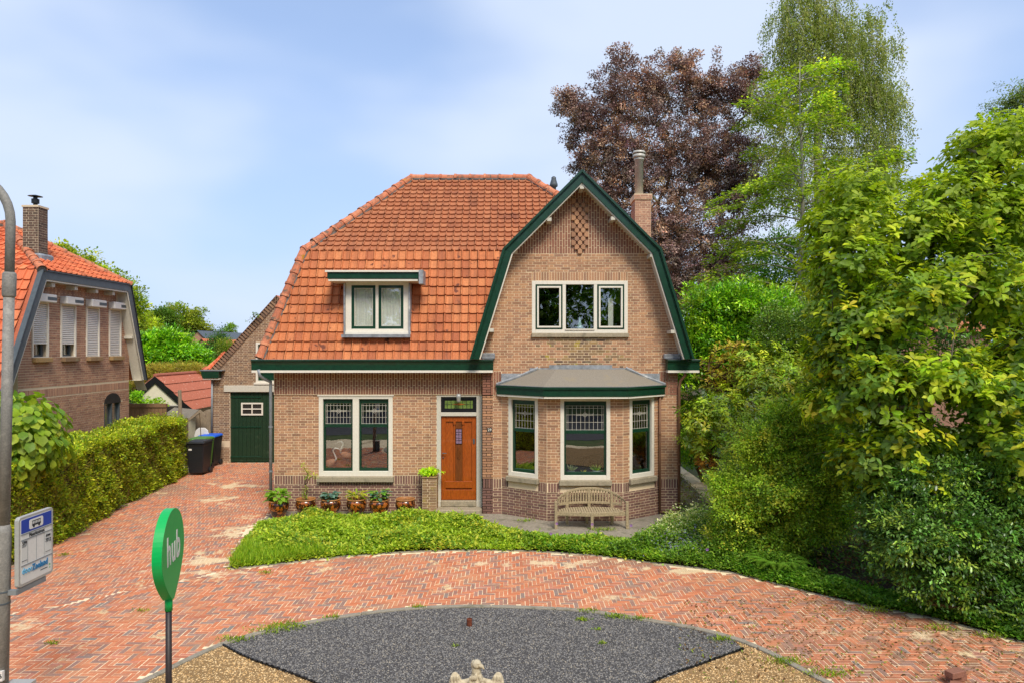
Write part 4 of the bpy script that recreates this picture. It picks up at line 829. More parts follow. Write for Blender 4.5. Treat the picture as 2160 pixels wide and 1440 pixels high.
# ================================================================== coach house behind the drive
YC = 23.4; FK = Fr((0, YC, 0), (1, 0, 0)); kh = thing('coach_house', (-8, 24, 0), 'old brown brick coach house with steep gable and big green door', 'outbuilding')
sc = F_ / YC
def kx(px): return (px - 1080) / sc
def kz(py): return HC - (py - HZ) / sc
kl, kr = kx(447), kx(447) + 4.45; apx = (kl + kr) / 2; zK, zA = kz(783), kz(628)
def kg(z): 
    if z < zK: return (kl, kr)
    t = (z - zK) / (zA - zK); return (kl + t * (apx - kl), kr - t * (kr - apx))
kd = (kx(485), kx(600), 0, kz(826)); kw_ = (kx(540), kx(590), kz(806), kz(722))
b = MB(); backing(b, FK, [(0, kl, kr), (zK, kl, kr), (zA - .02, apx - .02, apx + .02)], [kd, kw_]); b.box(kl, kl + .25, YC + .29, 29, 0, zK); kw = b.build('wall', M['mortar_grey'], kh)
kb = Bricks(); kb.lay(FK, 0, zA - .15, lambda z: [(kg(z)[0] + .02, min(kg(z)[1], -4.9))], 'brick_coach', [kd, kw_, (kl, kx(485), kz(942), kz(929))]); kb.build(kw, 150, pick=lambda it: it[2] < -6)
b = MB(); n = 34; A = Vector((kl - .18, 0, zK - .1)); B_ = Vector((apx, 0, zA + .05)); dd = (B_ - A).normalized()
for sgn in (1, -1):
    for k in range(n):                          # tilted verge bricks
        p = A + (B_ - A) * (k + .5) / n; p.x = p.x if sgn > 0 else 2 * apx - p.x; u = Vector((dd.x * sgn, 0, dd.z)); F = Fr((p.x, YC - .02, p.z), u, (0, -1, 0)); nn = Vector((-dd.z * sgn, 0, dd.x))
        if p.x > -5: continue
        q = [p + u * a + nn * c_ for a, c_ in ((-.028, -.2), (.028, -.2), (.028, .02), (-.028, .02))]; b.add([(v.x, YC - .05, v.z) for v in q] + [(v.x, YC + .1, v.z) for v in q], [(0, 1, 2, 3), (7, 6, 5, 4), (0, 4, 5, 1), (1, 5, 6, 2), (2, 6, 7, 3), (3, 7, 4, 0)])
b.build('verge_bricks', M['brick_coach'], kh)
b = MB(); b.quad((kl - .2, YC - .06, zK - .1), (kl - .2, 29, zK - .1), (apx, 29, zA + .08), (apx, YC - .06, zA + .08)); b.quad((2*apx - kl + .2, 29, zK - .1), (2*apx - kl + .2, YC - .06, zK - .1), (apx, YC - .06, zA + .08), (apx, 29, zA + .08)); kro = b.build('roof', M['tile_next'], kh)
wing = [W(447, 752, 25.6), W(476, 752, 25.6), W(466, 783, 24.2), W(428, 781, 24.2)]
o3 = W(426, 781, 24.2); RW = Roofing(o3, (1, 0, 0), (0, 1.3, .62)); RW.tiles(.21, .24, 6, lambda v: .25 * v / 1.4 * 1.0, lambda v: .85, 'tile_next', kro, quota=30)
b = MB(); b.add([o3, o3 + Vector((.9, 0, 0)), o3 + Vector((.9, 1.35, .64)), o3 + Vector((.2, 1.35, .64))], [(0, 1, 2, 3)]); b.build('wing_underlay', M['tile_next'], kro)
b = MB(); gx0, gx1 = kx(430), kx(467); b.prism([(gx0 + .06, kz(796)), (gx1, kz(796)), (gx1 + .02, kz(781)), (gx0, kz(781))], FK, -.05, .25); gk = b.build('gutter', M['green'], kh); b = MB(); b.fbox(FK, gx0 + .06, gx1, kz(799), kz(796) - .002, -.05, .22); b.build('trim_strip', M['white'], gk); b = MB(); b.fbox(FK, gx0 - .02, gx1 + .14, kz(781), kz(779), -.05, .27); b.build('zinc_edge', M['zinc'], gk)
pipe([(kx(449), YC - .06, kz(797)), (kx(449), YC - .08, .9)], .035, 'zinc', 'drainpipe', kh)
b = MB(); b.fbox(FK, kx(473), kx(605), kz(826) + .005, kz(812), -.1, .05); b.build('lintel', M['greywhite'], kh, bevel=.01)
dn = MB(); dn.fbox(FK, kd[0], kd[1], .02, kz(826) - .01, -.12, -.08); kdoor = dn.build('barn_door', M['green_door'], kh); tag(kdoor, 'tall dark green plank door with a small four-pane window')
u = kd[0] + .01; pw = .135; plm = bpy.data.meshes.new('plank'); t_ = MB(); t_.fbox(FX0, .004, pw - .004, .03, kz(826) - .02, 0, .022); plm.from_pydata(t_.v, [], t_.f); plm.materials.append(M['green_door'])
while u + pw < kd[1]: shared('plank', plm, Matrix.Translation((u, YC + .08 + random.random() * .002, 0)), kdoor); u += pw
for py in (837, 900, 963):
    b = MB(); b.fbox(FK, kx(482), kx(550), kz(py) - .02, kz(py) + .02, -.055, -.035); b.build('strap_hinge', M['green'], kdoor, bevel=.005)
b = MB(); b.fbox(FK, kd[0], kd[1], .14, .17, -.056, -.04); b.build('weather_board', M['green_door'], kdoor)
wz0, wz1, wu0, wu1 = kz(875), kz(848.5), kx(508), kx(554); b = MB(); frame(b, FK, wu0, wu1, wz0, wz1, .05, -.055, -.02); b.fbox(FK, (wu0+wu1)/2 - .018, (wu0+wu1)/2 + .018, wz0 + .05, wz1 - .05, -.055, -.022); b.fbox(FK, wu0 + .05, wu1 - .05, (wz0+wz1)/2 - .018, (wz0+wz1)/2 + .018, -.055, -.021); b.build('small_window', M['white'], kdoor)
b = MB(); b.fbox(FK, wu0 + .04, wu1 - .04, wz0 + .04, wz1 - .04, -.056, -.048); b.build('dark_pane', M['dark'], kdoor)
b = MB(); frame(b, FK, kw_[0], kw_[1], kw_[2], kw_[3], .07, -.1, .02); b.fbox(FK, kw_[0] - .06, kw_[1], kw_[2] - .06, kw_[2], -.1, .06); lw = b.build('loft_hatch', M['white'], kh); b = MB(); b.fbox(FK, kw_[0] + .07, kw_[1] - .07, kw_[2] + .07, kw_[3] - .07, -.1, -.03)
b.fbox(FK, kw_[0] + .12, kw_[1] - .1, kw_[2] + .3, kw_[2] + .34, -.03, -.015); b.fbox(FK, kw_[0] + .12, kw_[1] - .1, kw_[3] - .4, kw_[3] - .36, -.03, -.015); b.build('shutter_leaf', M['green'], lw)

# ================================================================== cream garage with the red corrugated roof
ga = thing('garage', (-13.05, 26, 0), 'cream garage with black bargeboards and red corrugated roof behind the bins', 'garage')
YA = 25.0; FA = Fr((0, YA, 0), (1, 0, 0)); xa = W(328, 0, YA).x; za = W(0, 792, YA).z; hw_, zf = 1.38, 1.72
b = MB(); b.prism([(xa - 1.25, 0), (xa + 1.18, 0), (xa + 1.18, zf), (xa, za - .12), (xa - 1.25, zf)], FA, -.15, 0); b.box(xa + 1.0, xa + 1.18, YA + .16, 30, 0, zf); b.build('wall', M['render_w'], ga)
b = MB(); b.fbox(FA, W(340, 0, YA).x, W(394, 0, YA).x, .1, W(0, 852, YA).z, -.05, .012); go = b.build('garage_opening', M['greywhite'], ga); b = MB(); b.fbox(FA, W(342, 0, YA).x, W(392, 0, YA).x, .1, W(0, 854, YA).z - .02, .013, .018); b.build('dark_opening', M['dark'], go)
b = MB()
for sgn in (1, -1): b.prism([(xa, za), (xa + sgn * hw_, zf - .05), (xa + sgn * hw_ - sgn * .12, zf - .2), (xa, za - .26)] if sgn > 0 else [(xa, za), (xa, za - .26), (xa - hw_ + .12, zf - .2), (xa - hw_, zf - .05)], FA, 0, .06)
b.build('bargeboards', M['black'], ga)
slope = Vector((hw_, 0, zf - .05 - za)); sl_ = slope.length; rr = MB(); nseg = 4
for sgn in (1, -1):
    for k in range(nseg):
        V0 = Vector((xa, YA - .05, za + .01)) + Vector((sgn * hw_, 0, slope.z)) * (k / nseg); V1 = Vector((xa, YA - .05, za + .01)) + Vector((sgn * hw_, 0, slope.z)) * ((k + 1.06) / nseg); up = Vector((sgn * -slope.z, 0, hw_)).normalized()
        m = 120; bs = len(rr.v)
        for q in range(m + 1):
            y = q / m * 5.2; h = .012 * math.sin(q * math.pi); hh = .014 * (1 if q % 2 else -1)
            rr.v += [tuple(V0 + Vector((0, y, 0)) + up * (hh + .0)), tuple(V1 + Vector((0, y, 0)) + up * (hh + .035))]
        rr.f += [(bs + 2*q, bs + 2*q + 2, bs + 2*q + 3, bs + 2*q + 1) for q in range(m)]
rr.build('corrugated_roof', M['corr'], ga)
b = MB(); b.tube([(xa, YA - .05, za + .02), (xa, YA + 5.15, za + .02)], .07, 8); b.build('ridge_cap', M['corr'], ga)
# grey panel lean-to shed beside it
sh = thing('tool_shed', (-10.9, 23.9, 0), 'small weathered shed with dark felt roof squeezed between hedge and coach house', 'shed')
YS = 23.0; FS = Fr((0, YS, 0), (1, 0, 0)); P = lambda px, py: (W(px, 0, YS).x, W(0, py, YS).z)
b = MB(); b.prism([(P(398, 0)[0], 0), (P(444, 0)[0], 0), (P(444, 0)[0], P(0, 880)[1]), P(422, 866), (P(398, 0)[0], P(0, 880)[1])], FS, -.9, -.5); b.build('wall', M['oldwood'], sh)
x = P(399, 0)[0]; t_ = MB(); t_.fbox(FX0, .004, .20, .05, 1.55, 0, .02); plm = bpy.data.meshes.new('panel'); plm.from_pydata(t_.v, [], t_.f); plm.materials.append(M['oldwood'])
for k in range(4): shared('panel', plm, Matrix.Translation((x + k * .18, YS + .5 - k * .001, 0)), sh)
b = MB(); a, c, e = P(392, 887), P(422, 863), P(433, 873); b.prism([a, (a[0], a[1] - .09), (c[0], c[1] - .1), c], FS, -.03, .03); b.prism([c, (c[0], c[1] - .1), (e[0], e[1] - .09), e], FS, -.03, .03); b.build('bargeboards', M['oldwood'], sh)
b = MB(); q = [W(368, 858, 24.6), W(420, 863, 23.0), W(392, 887, 23.0), W(346, 873, 24.4)]; b.add(q, [(0, 1, 2, 3)]); b.add([v - Vector((0, 0, .05)) for v in q], [(3, 2, 1, 0)]); b.build('roof', M['felt'], sh)
# wooden fence
fn = thing('wooden_fence', (-12.2, 22, 0), 'brown board fence between the neighbouring house and the hedge end', 'fence')
YF = 22.2; x0, x1 = W(262, 0, YF).x, W(352, 0, YF).x; zt_ = W(0, 858, YF).z; n = 11; bw_ = (x1 - x0) / n; t_ = MB(); t_.fbox(FX0, .006, bw_ - .006, 0, zt_, 0, .025); me = bpy.data.meshes.new('board'); me.from_pydata(t_.v, [], t_.f); me.materials.append(M['fence'])
for k in range(n): shared('board', me, Matrix.Translation((x0 + k * bw_, YF + random.random() * .004, 0)), fn)
b = MB(); b.box(x0, x1, YF - .05, YF + .05, zt_ + .002, zt_ + .12); b.build('top_rail', M['fence'], fn)
b = MB(); b.tube([W(381, 905, 22.6), W(379, 822, 22.6)], .06, 8); tag(b.build('wooden_post', M['oldwood']), 'leaning bleached wooden post rising above the small shed roof', 'post')

# ---- wheeled bins
def make_bin(loc, body, lid, label, rz=0):
    t = thing('wheeled_bin', loc, label, 'bin', 'wheeled bins at the end of the hedge'); x, y, z = loc; t.rotation_euler = (0, 0, 0)
    b = MB(); b.ring([[(x + sx * w, y + sy * dd, zz) for sx, sy in ((-1, -1), (1, -1), (1, 1), (-1, 1))] for zz, w, dd in ((.06, .20, .23), (.10, .22, .25), (.90, .27, .31), (.96, .285, .33), (.98, .285, .33))]); b.build('body', M[body], t, bevel=.02)
    b = MB(); b.ring([[(x + sx * w, y + sy * dd - .01, zz) for sx, sy in ((-1, -1), (1, -1), (1, 1), (-1, 1))] for zz, w, dd in ((.985, .295, .345), (1.02, .295, .345), (1.06, .25, .30))]); b.build('lid', M[lid], t, bevel=.015)
    b = MB(); b.tube([(x - .22, y + .36, .95), (x + .22, y + .36, .95)], .016, 8); b.build('handle', M['pblack'], t)
    for s_ in (-1, 1): b = MB(); b.tube([(x + s_ * .20, y + .27, .10), (x + s_ * .26, y + .27, .10)], .10, 14); b.build('wheel', M['pblack'], t)
    if body == 'pblack' and lid == 'pblack':
        b = MB(); b.box(x - .2, x - .1, y - .305, y - .30, .78, .84); b.build('sticker', M['pwhite'], t)
    return t
p = G(412, 1003); make_bin((p[0] - .02, p[1] + .32, 0), 'pblack', 'pblack', 'black wheeled bin standing nearest, against the end of the hedge')
make_bin((W(425, 0, 22.0).x, 22.0, 0), 'pgreen', 'pgreen', 'green wheeled bin in the middle of the three')
make_bin((W(443, 0, 22.75).x, 22.78, 0), 'pblack', 'pblue', 'dark wheeled bin with a bright blue lid beside the coach house wall')
# plastic garden chair leaning behind
t = thing('garden_chair', (-10.55, 23.1, 0), 'white plastic garden chair with rounded back behind the bins', 'chair')
p0 = W(427, 905, 22.9); b = MB(); b.prism([(p0.x + u, z) for u, z in ((-.24, .75), (.24, .75), (.25, 1.0), (.2, 1.18), (.1, 1.26), (-.1, 1.26), (-.2, 1.18), (-.25, 1.0))], Fr((0, 22.85, 0), (1, 0, 0)), -.03, .01); b.build('backrest', M['pwhite'], t, bevel=.01)
b = MB(); b.box(p0.x - .24, p0.x + .24, 22.42, 22.86, .42, .46); b.build('seat', M['pwhite'], t); 
for sx in (-.22, .22):
    for yy in (22.45, 22.82): b = MB(); b.tube([(p0.x + sx, yy, 0), (p0.x + sx * .95, yy, .43)], .02, 6); b.build('leg', M['pwhite'], t)
b = MB(); b.box(p0.x + .22, p0.x + .30, 22.42, 22.86, .64, .68); b.build('armrest', M['pwhite'], t)
b = MB(); b.tube([W(421, 870, 22.3), W(424, 925, 22.3)], .012, 6); tag(b.build('garden_stake', M['twig']), 'thin dark stake standing in front of the white garden chair', 'stake')

# ================================================================== far houses
def far_house(px0, px1, py_e, py_r, Y, depth, roofm, wallm, label, gable=False):
    x0, x1 = W(px0, 0, Y).x, W(px1, 0, Y).x; ze_, zr_ = W(0, py_e, Y).z, W(0, py_r, Y).z
    t = thing('distant_house', ((x0+x1)/2, Y, 0), label, 'house', 'houses far beyond the gardens'); b = MB(); b.box(x0, x1, Y, Y + depth, 0, ze_)
    if gable: b.prism([(x0, ze_), (x1, ze_), ((x0+x1)/2, zr_ - .1)], Fr((0, Y, 0), (1, 0, 0)), -.2, 0)
    b.build('wall', M[wallm], t); b = MB()
    if gable:
        m_ = (x0+x1)/2; b.quad((x0 - .3, Y - .2, ze_ - .2), (m_, Y - .2, zr_), (m_, Y + depth, zr_), (x0 - .3, Y + depth, ze_ - .2)); b.quad((m_, Y - .2, zr_), (x1 + .3, Y - .2, ze_ - .2), (x1 + .3, Y + depth, ze_ - .2), (m_, Y + depth, zr_))
    else: b.quad((x0 - .3, Y - .3, ze_), (x1 + .3, Y - .3, ze_), (x1 - .5, Y + depth / 2, zr_), (x0 + .5, Y + depth / 2, zr_)); b.quad((x1 + .3, Y + depth, ze_), (x0 - .3, Y + depth, ze_), (x0 + .5, Y + depth / 2, zr_), (x1 - .5, Y + depth / 2, zr_)); b.add([(x1 + .3, Y - .3, ze_), (x1 + .3, Y + depth, ze_), (x1 - .5, Y + depth / 2, zr_)], [(0, 1, 2)]); b.add([(x0 - .3, Y + depth, ze_), (x0 - .3, Y - .3, ze_), (x0 + .5, Y + depth / 2, zr_)], [(0, 1, 2)])
    b.build('roof', M[roofm], t); return t, x0, x1, ze_, zr_
def far_win(t, F, u0, u1, z0, z1):
    b = MB(); frame(b, F, u0, u1, z0, z1, .12, -.02, .05); w = b.build('window', M['white'], t); pane(F, u0 + .1, u1 - .1, z0 + .1, z1 - .1, .01, w)
t, x0, x1, ze_, zr_ = far_house(394, 440, 722, 697, 62, 12, 'dgrey', 'brick_next', 'distant brick gable with grey roof and white dormer above the laurel', True)
F = Fr((0, 62, 0), (1, 0, 0)); far_win(t, F, x0 + .4, x0 + 1.2, ze_ - 1.0, ze_ - .2)
b = MB(); b.box(x0 - 1.3, x0 + .3, 63, 66, ze_ - .6, zr_ - .35); b.build('dormer', M['white'], t)
b = MB(); b.quad((x0 - 1.6, 62.5, zr_ - .3), (x0 + 1.0, 62.2, zr_ + .05), (x0 + 1.0, 70, zr_ + .05), (x0 - 1.6, 70, zr_ - .3)); b.build('dormer_roof', M['dgrey'], t)
t, x0, x1, ze_, zr_ = far_house(418, 436, 727, 714, 58, 8, 'tile_next', 'brick_next', 'small orange-roofed brick gable in front of the distant grey-roofed house', True); far_win(t, Fr((0, 58, 0), (1, 0, 0)), x0 + .2, x0 + .5, ze_ - .8, ze_ - .2)
t, x0, x1, ze_, zr_ = far_house(462, 530, 726, 710, 70, 10, 'tile_next', 'brick_next', 'distant long orange roof with a skylight beside the coach house gable'); b = MB(); b.box(x0 + .75, x0 + 1.5, 70.8, 72.2, ze_ + .2, ze_ + .75); b.build('skylight', M['dark'], t)
t, x0, x1, ze_, zr_ = far_house(432, 460, 731, 723, 66, 10, 'tile_next', 'brick_next', 'low distant orange roof glimpsed between two conifers')
t, x0, x1, ze_, zr_ = far_house(1400, 1462, 848, 802, 26, 7, 'tile_up', 'brick_coach', 'dark red-roofed garden building glimpsed right of the downpipe'); 
t, x0, x1, ze_, zr_ = far_house(1420, 1480, 798, 700, 38, 8, 'dgrey', 'slab', 'grey house wall with a small yellow-framed window glimpsed beside the eaves'); far_win(t, Fr((0, 38, 0), (1, 0, 0)), W(1434, 0, 38).x, W(1447, 0, 38).x, W(0, 818, 38).z, W(0, 800, 38).z)
t, x0, x1, ze_, zr_ = far_house(1880, 2090, 700, 620, 34, 8, 'tile_up', 'brick_next', 'pinkish brick house glimpsed low through the gap in the magnolia')

# ================================================================== pots, pedestal, bench
def pot(px, label, r=.235, y=15.92, h=.40):
    x = (px - 1080) * y / F_; t = thing('potted_plant', (x, y, 0), label, 'potted plant', 'glazed brown pots along the front wall')
    b = MB(); c = (x, y, .012); b.lathe(c, [(r * .55, 0), (r * .62, .02), (r * .95, h * .55), (r * 1.0, h * .72), (r * .93, h * .88), (r * .86, h * .93)], 28, cap=False); b.build('pot', M['pot'], t, smooth=True)
    b = MB(); b.lathe(c, [(r * .86, h * .92), (r * .95, h * .95), (r * .97, h), (r * .86, h * 1.01), (r * .82, h * .97), (r * .80, h * .8)], 28, cap=False); b.build('pot_rim', M['pot_rim'], t, smooth=True)
    b = MB(); b.lathe(c, [(r * .82, h * .84), (.001, h * .86)], 20, cap=False); b.build('soil', M['soil'], t); return t, x, y, h
POTS = [pot(588, 'glazed pot with lime green hosta at the house corner by the drainpipe', y=15.75), pot(645, 'glazed pot holding a thin bonsai-like little tree'), pot(698, 'glazed pot with blue-green hosta left under the window'), pot(752, 'glazed pot with yellow-green hosta under the window'), pot(800, 'glazed pot with mixed lime and blue-green leaves', y=15.85), pot(855, 'empty glazed pot nearest the brick pedestal')]
pe = thing('brick_pedestal', (-1.93, 16.15, 0), 'mossy brick pedestal left of the front door carrying a bright green plant', 'pedestal')
b = MB(); b.box(-2.10, -1.77, 15.98, 16.34, 0, .87); pw_ = b.build('pillar', M['mortar'], pe); pb = Bricks(); pb.lay(Fr((0, 15.98, 0), (1, 0, 0)), 0, .875, const(-2.10, -1.77), 'brick_moss'); pb.lay(Fr((-1.77, 15.98, 0), (0, 1, 0)), 0, .875, const(0, .36), 'brick_moss'); pb.build(pw_)
b = MB(); b.box(-2.12, -1.75, 15.96, 16.35, .876, .90); b.build('cap_bricks', M['brick_moss'], pe, bevel=.01)

bench = thing('garden_bench', (1.72, 15.05, 0), 'weathered curved teak bench with slatted back in front of the bay window', 'bench')
bx, by = 1.72, 15.02
def arcp(t, rx=.77, ry=.34, y0=0): return (bx + t * rx, by + .28 * (1 - t * t) ** .5 * 1.0 + y0)       # plan of the curved back, t in -1..1
bm = lambda name, b, bev=.004: b.build(name, M['teak'], bench, bevel=bev)
def backz(t): return .56 + .25 * (1 - abs(t) ** 2.4) ** .75 if abs(t) < 1 else .56
ts = [-1 + 2 * k / 24 for k in range(25)]
b = MB(); rs = []
for t in ts:
    x, y = bx + t * .77, by - .28 + .47 * math.sqrt(max(0, 1 - t*t)) ** .8 + .05; z = backz(t); rs.append([(x, y - .03, z - .045), (x, y + .03, z - .045), (x, y + .03, z), (x, y - .03, z)])
b.ring(rs); bm('top_rail', b)
def by_(t): return by - .28 + .47 * math.sqrt(max(0, 1 - t*t)) ** .8 + .05
b = MB(); rs = []
for t in ts[1:-1]: x, y = bx + t * .75, by_(t); rs.append([(x, y - .018, .45), (x, y + .018, .45), (x, y + .018, .50), (x, y - .018, .50)])
b.ring(rs); bm('lower_rail', b)
for t in [-.9, -.82, -.74, -.56, -.48, -.4, -.32, -.24, -.16, -.08 , .08, .16, .24, .32, .4, .48, .56, .74, .82, .9]:
    b = MB(); x, y = bx + t * .76, by_(t); b.box(x - .017, x + .017, y - .008, y + .008, .49, backz(t) - .04); bm('slat', b, .002)
for t in (-.65, 0, .65): b = MB(); x, y = bx + t * .76, by_(t); b.box(x - .03, x + .03, y - .03, y + .03, .36, backz(t) - .03); bm('back_post', b)
for k in range(26):
    t = -.94 + 1.88 * k / 25; b = MB(); x = bx + t * .72; yf = by - .27 - .05 * math.cos(t * math.pi * 1.0) * 1 ; b.box(x - .022, x + .022, yf, by_(t) - .02, .365, .385); bm('seat_slat', b, .002)
b = MB(); rs = []
for t in ts: x = bx + t * .75; y = by - .29 - .05 * math.cos(t * math.pi); rs.append([(x, y - .025, .30), (x, y + .02, .30), (x, y + .02, .382), (x, y - .025, .382)])
b.ring(rs); bm('seat_rail', b)
for (x, y, zt__) in ((bx - .77, by - .26, .56), (bx + .77, by - .26, .56), (bx, by - .35, .36), (bx - .5, by + .12, .36), (bx + .5, by + .12, .36), (bx - .05, by + .2, .36)): b = MB(); b.box(x - .03, x + .03, y - .03, y + .03, .01, zt__); bm('leg', b)
for s_ in (-1, 1): b = MB(); b.box(bx + s_ * .77 - .032, bx + s_ * .77 + .032, by - .29, by - .20, .56, .60); bm('armrest', b)

# things behind the glass
def heron(x, y, z, s_, flip, label):
    t = thing('bird_figurine', (x, y, z), label, 'figurine', 'wading bird figures behind the wide window'); b = MB(); f = flip
    b.ring([[(x + f * (u * s_), y + math.cos(a) * r_ * s_ * .6, z + s_ * (.42 + zz) + math.sin(a) * r_ * s_) for a in [2 * math.pi * k / 10 for k in range(10)]] for u, r_, zz in ((-.22, .01, -.04), (-.15, .07, -.02), (0, .11, 0), (.12, .08, .03), (.18, .03, .06))]); b.build('body', M['bird'], t, smooth=True)
    b = MB(); b.tube([(x + f * s_ * u, y, z + s_ * v) for u, v in ((.14, .45), (.2, .55), (.14, .68), (.1, .78), (.16, .84), (.24, .83), (.36, .76))], [.03 * s_, .025 * s_, .02 * s_, .02 * s_, .028 * s_, .02 * s_, .004], 8); b.build('neck', M['pwhite'], t, smooth=True)
    b = MB(); b.tube([(x, y, z + .36 * s_), (x, y, z)], .01, 6); b.tube([(x + .05 * s_, y, z + .36 * s_), (x + .05 * s_, y, z)], .01, 6); b.build('legs', M['twig'], t)
heron(W(695, 0, 16.75).x, 16.75, .75, .85, 1, 'left pale pink wading bird figure behind the wide window'); heron(W(731, 0, 16.8).x, 16.8, .95, .8, -1, 'right wading bird figure with its head turned towards the other')
b = MB(); b.box(W(712, 0, 17).x, W(738, 0, 17).x, 16.9, 17.1, .2, 1.45); tag(b.build('wooden_cabinet', M['wood_dark']), 'narrow dark cabinet behind the right bird figure', 'cabinet')
t = thing('paper_flower', (-3.4, 16.6, .98), 'white spiky flower ornament on the right hand window sill', 'ornament')
b = MB(); c = W(782, 990, 16.58)
for k in range(8): a = R(10 + k * 23); b.add([(c.x, c.y, c.z), (c.x + math.cos(a) * .12, c.y, c.z + math.sin(a) * .06 - .005), (c.x + math.cos(a + .2) * .07, c.y - .02, c.z + math.sin(a + .2) * .05)], [(0, 1, 2)])
b.build('petals', M['pwhite'], t)
b = MB(); b.lathe((c.x, c.y, c.z), [(.03, -.03), (.04, -.01), (.001, 0)], 8); b.build('bowl', M['pwhite'], t)
c = W(1223, 693, 16.35); t = thing('ship_bottle', (c.x, c.y, c.z), 'tall pale glass ornament on the upstairs window sill', 'ornament'); b = MB(); b.lathe((c.x, c.y, c.z), [(.06, -.03), (.085, 0), (.075, .04), (.045, .08), (.05, .11), (.03, .15), (.012, .24), (.008, .28)], 14); b.build('glass_body', M['bottle'], t, smooth=True); b = MB(); b.lathe((c.x, c.y, c.z), [(.09, -.06), (.09, -.03), (.02, -.025)], 14); b.build('base', M['pwhite'], t)
WP = []
for px, py, s_, lab, mt in ((1205, 1000, .085, 'grey pot with fern-like plant at the left of the bay sill', 'zinc'), (1230, 1002, .05, 'tiny white pot with a yellow-green sprout in the middle of the bay sill', 'pwhite'), (1258, 1000, .09, 'pale green bowl with a leafy plant at the right of the bay sill', 'bottle')):
    c = W(px, py, 15.68); t = thing('window_plant', (c.x, c.y, .98), lab, 'potted plant', 'plants on the bay window sill'); b = MB(); b.lathe((c.x, c.y, 1.0), [(s_ * .6, 0), (s_ * .9, s_ * 1.0), (s_ * 1.1, s_ * 1.2), (s_ * .95, s_ * 1.2), (.001, s_ * 1.1)], 14); b.build('pot', M[mt], t, smooth=True); WP.append((t, c.x, c.y, 1.0 + s_ * 1.1, s_))

# ================================================================== street things in the foreground
lp = thing('street_lamp', (-5.24, 7.0, 0), 'tall grey galvanised street lamp post with curved arm at the left edge', 'street lamp')
def lc(z): return Vector((-5.255 + .022 * z, 7.0, z))
b = MB(); b.tube([lc(0), lc(2.02), lc(2.10)], [.072, .068, .052], 20); b.build('base_post', M['pole'], lp, smooth=True)
b = MB(); b.tube([lc(2.10), lc(4.50)], [.052, .049], 20); b.build('post', M['pole'], lp, smooth=True)
b = MB(); b.tube([lc(4.42), lc(4.44), lc(4.66), lc(4.68)], [.05, .062, .062, .05], 20); b.build('collar', M['pole'], lp, smooth=True)
pts = [lc(4.6), lc(5.2)]; c0 = lc(5.2)
for k in range(1, 9): a = R(k * 10.5); pts.append(c0 + Vector((-.50 * (1 - math.cos(a)), 0, .50 * math.sin(a))))
pts.append(pts[-1] + Vector((-.7, 0, .05))); b = MB(); b.tube(pts, .044, 16); b.build('arm', M['pole'], lp, smooth=True)
e = pts[-1]; b = MB(); b.ring([[(e.x + u, e.y + math.cos(a) * r_, e.z + math.sin(a) * r_ * .5) for a in [2 * math.pi * k / 12 for k in range(12)]] for u, r_ in ((.02, .04), (-.1, .11), (-.45, .13), (-.6, .05))]); b.build('lamp_head', M['dgrey'], lp, smooth=True)
for z in (1.30, 1.42): b = MB(); b.tube([lc(z - .008), lc(z + .008)], .073, 20); b.build('band', M['dgrey'], lp)
FT = Fr((lc(.62).x, 6.925, 0), (1, 0, 0)); st_ = MB(); st_.fbox(FT, -.03, .072, .53, .63, -.03, .003); st_ = st_.build('number_sticker', M['pwhite'], lp); text('056', FT, .022, .58, .004, .06, M['ink'], st_, .001)
b = MB(); b.box(-5.20, -4.96, 7.0, 7.12, .42, .46); o = b.build('cable_cabinet', M['alu']); tag(o, 'low grey metal cabinet lid at the foot of the lamp post', 'cabinet'); o2 = MB(); o2.box(-5.18, -4.98, 7.02, 7.11, 0, .418); o2.build('cabinet_body', M['dgrey'], o)
# bus stop sign
bs = thing('bus_stop_sign', (-5.06, 7.26, 1.2), 'white bus stop sign with blue header clamped to the lamp post', 'sign')
XS = -5.06; FZ = Fr((XS, 0, 0), (0, 1, 0)); y0, y1, z0, z1 = 7.0, 7.53, HC - (1241 - HZ) * 7.0 / F_, HC - (1092 - HZ) * 7.0 / F_
def rrect(u0, u1, a0, a1, r_, n=5):
    o = []
    for cx_, cz_, st_a in ((u1 - r_, a1 - r_, 0), (u0 + r_, a1 - r_, 90), (u0 + r_, a0 + r_, 180), (u1 - r_, a0 + r_, 270)): o += [(cx_ + r_ * math.cos(R(st_a + 90 * k / n)), cz_ + r_ * math.sin(R(st_a + 90 * k / n))) for k in range(n + 1)]
    return o
b = MB(); b.prism(rrect(y0, y1, z0, z1, .04), FZ, -.045, 0); b.build('panel_frame', M['alu'], bs, bevel=.004)
b = MB(); b.prism(rrect(y0 + .03, y1 - .03, z0 + .03, z1 - .03, .02), FZ, 0, .002); face = b.build('panel_face', M['pwhite'], bs)
H = z1 - z0; zz = lambda t: z0 + H * t
b = MB(); b.prism(rrect(y0 + .035, y1 - .035, zz(.76), zz(.955), .006), FZ, .002, .004); b.build('blue_header', M['blue'], bs)
b = MB(); b.prism(rrect(y0 + .15, y0 + .36, zz(.785), zz(.925), .02), FZ, .004, .006); b.build('pictogram_field', M['pwhite'], bs)
b = MB(); b.fbox(FZ, 7.19, 7.32, zz(.825), zz(.85), .006, .008); b.fbox(FZ, 7.19, 7.32, zz(.89), zz(.90), .006, .008)
for k in range(6): b.fbox(FZ, 7.195 + k * .023, 7.2 + k * .023, zz(.85), zz(.89), .006, .0079)
for yy in (7.215, 7.295): b.prism([(yy + .014 * math.cos(a), zz(.818) + .014 * math.sin(a)) for a in [2 * math.pi * k / 10 for k in range(10)]], FZ, .006, .009)
b.build('bus_pictogram', M['ink'], bs)
b = MB(); 
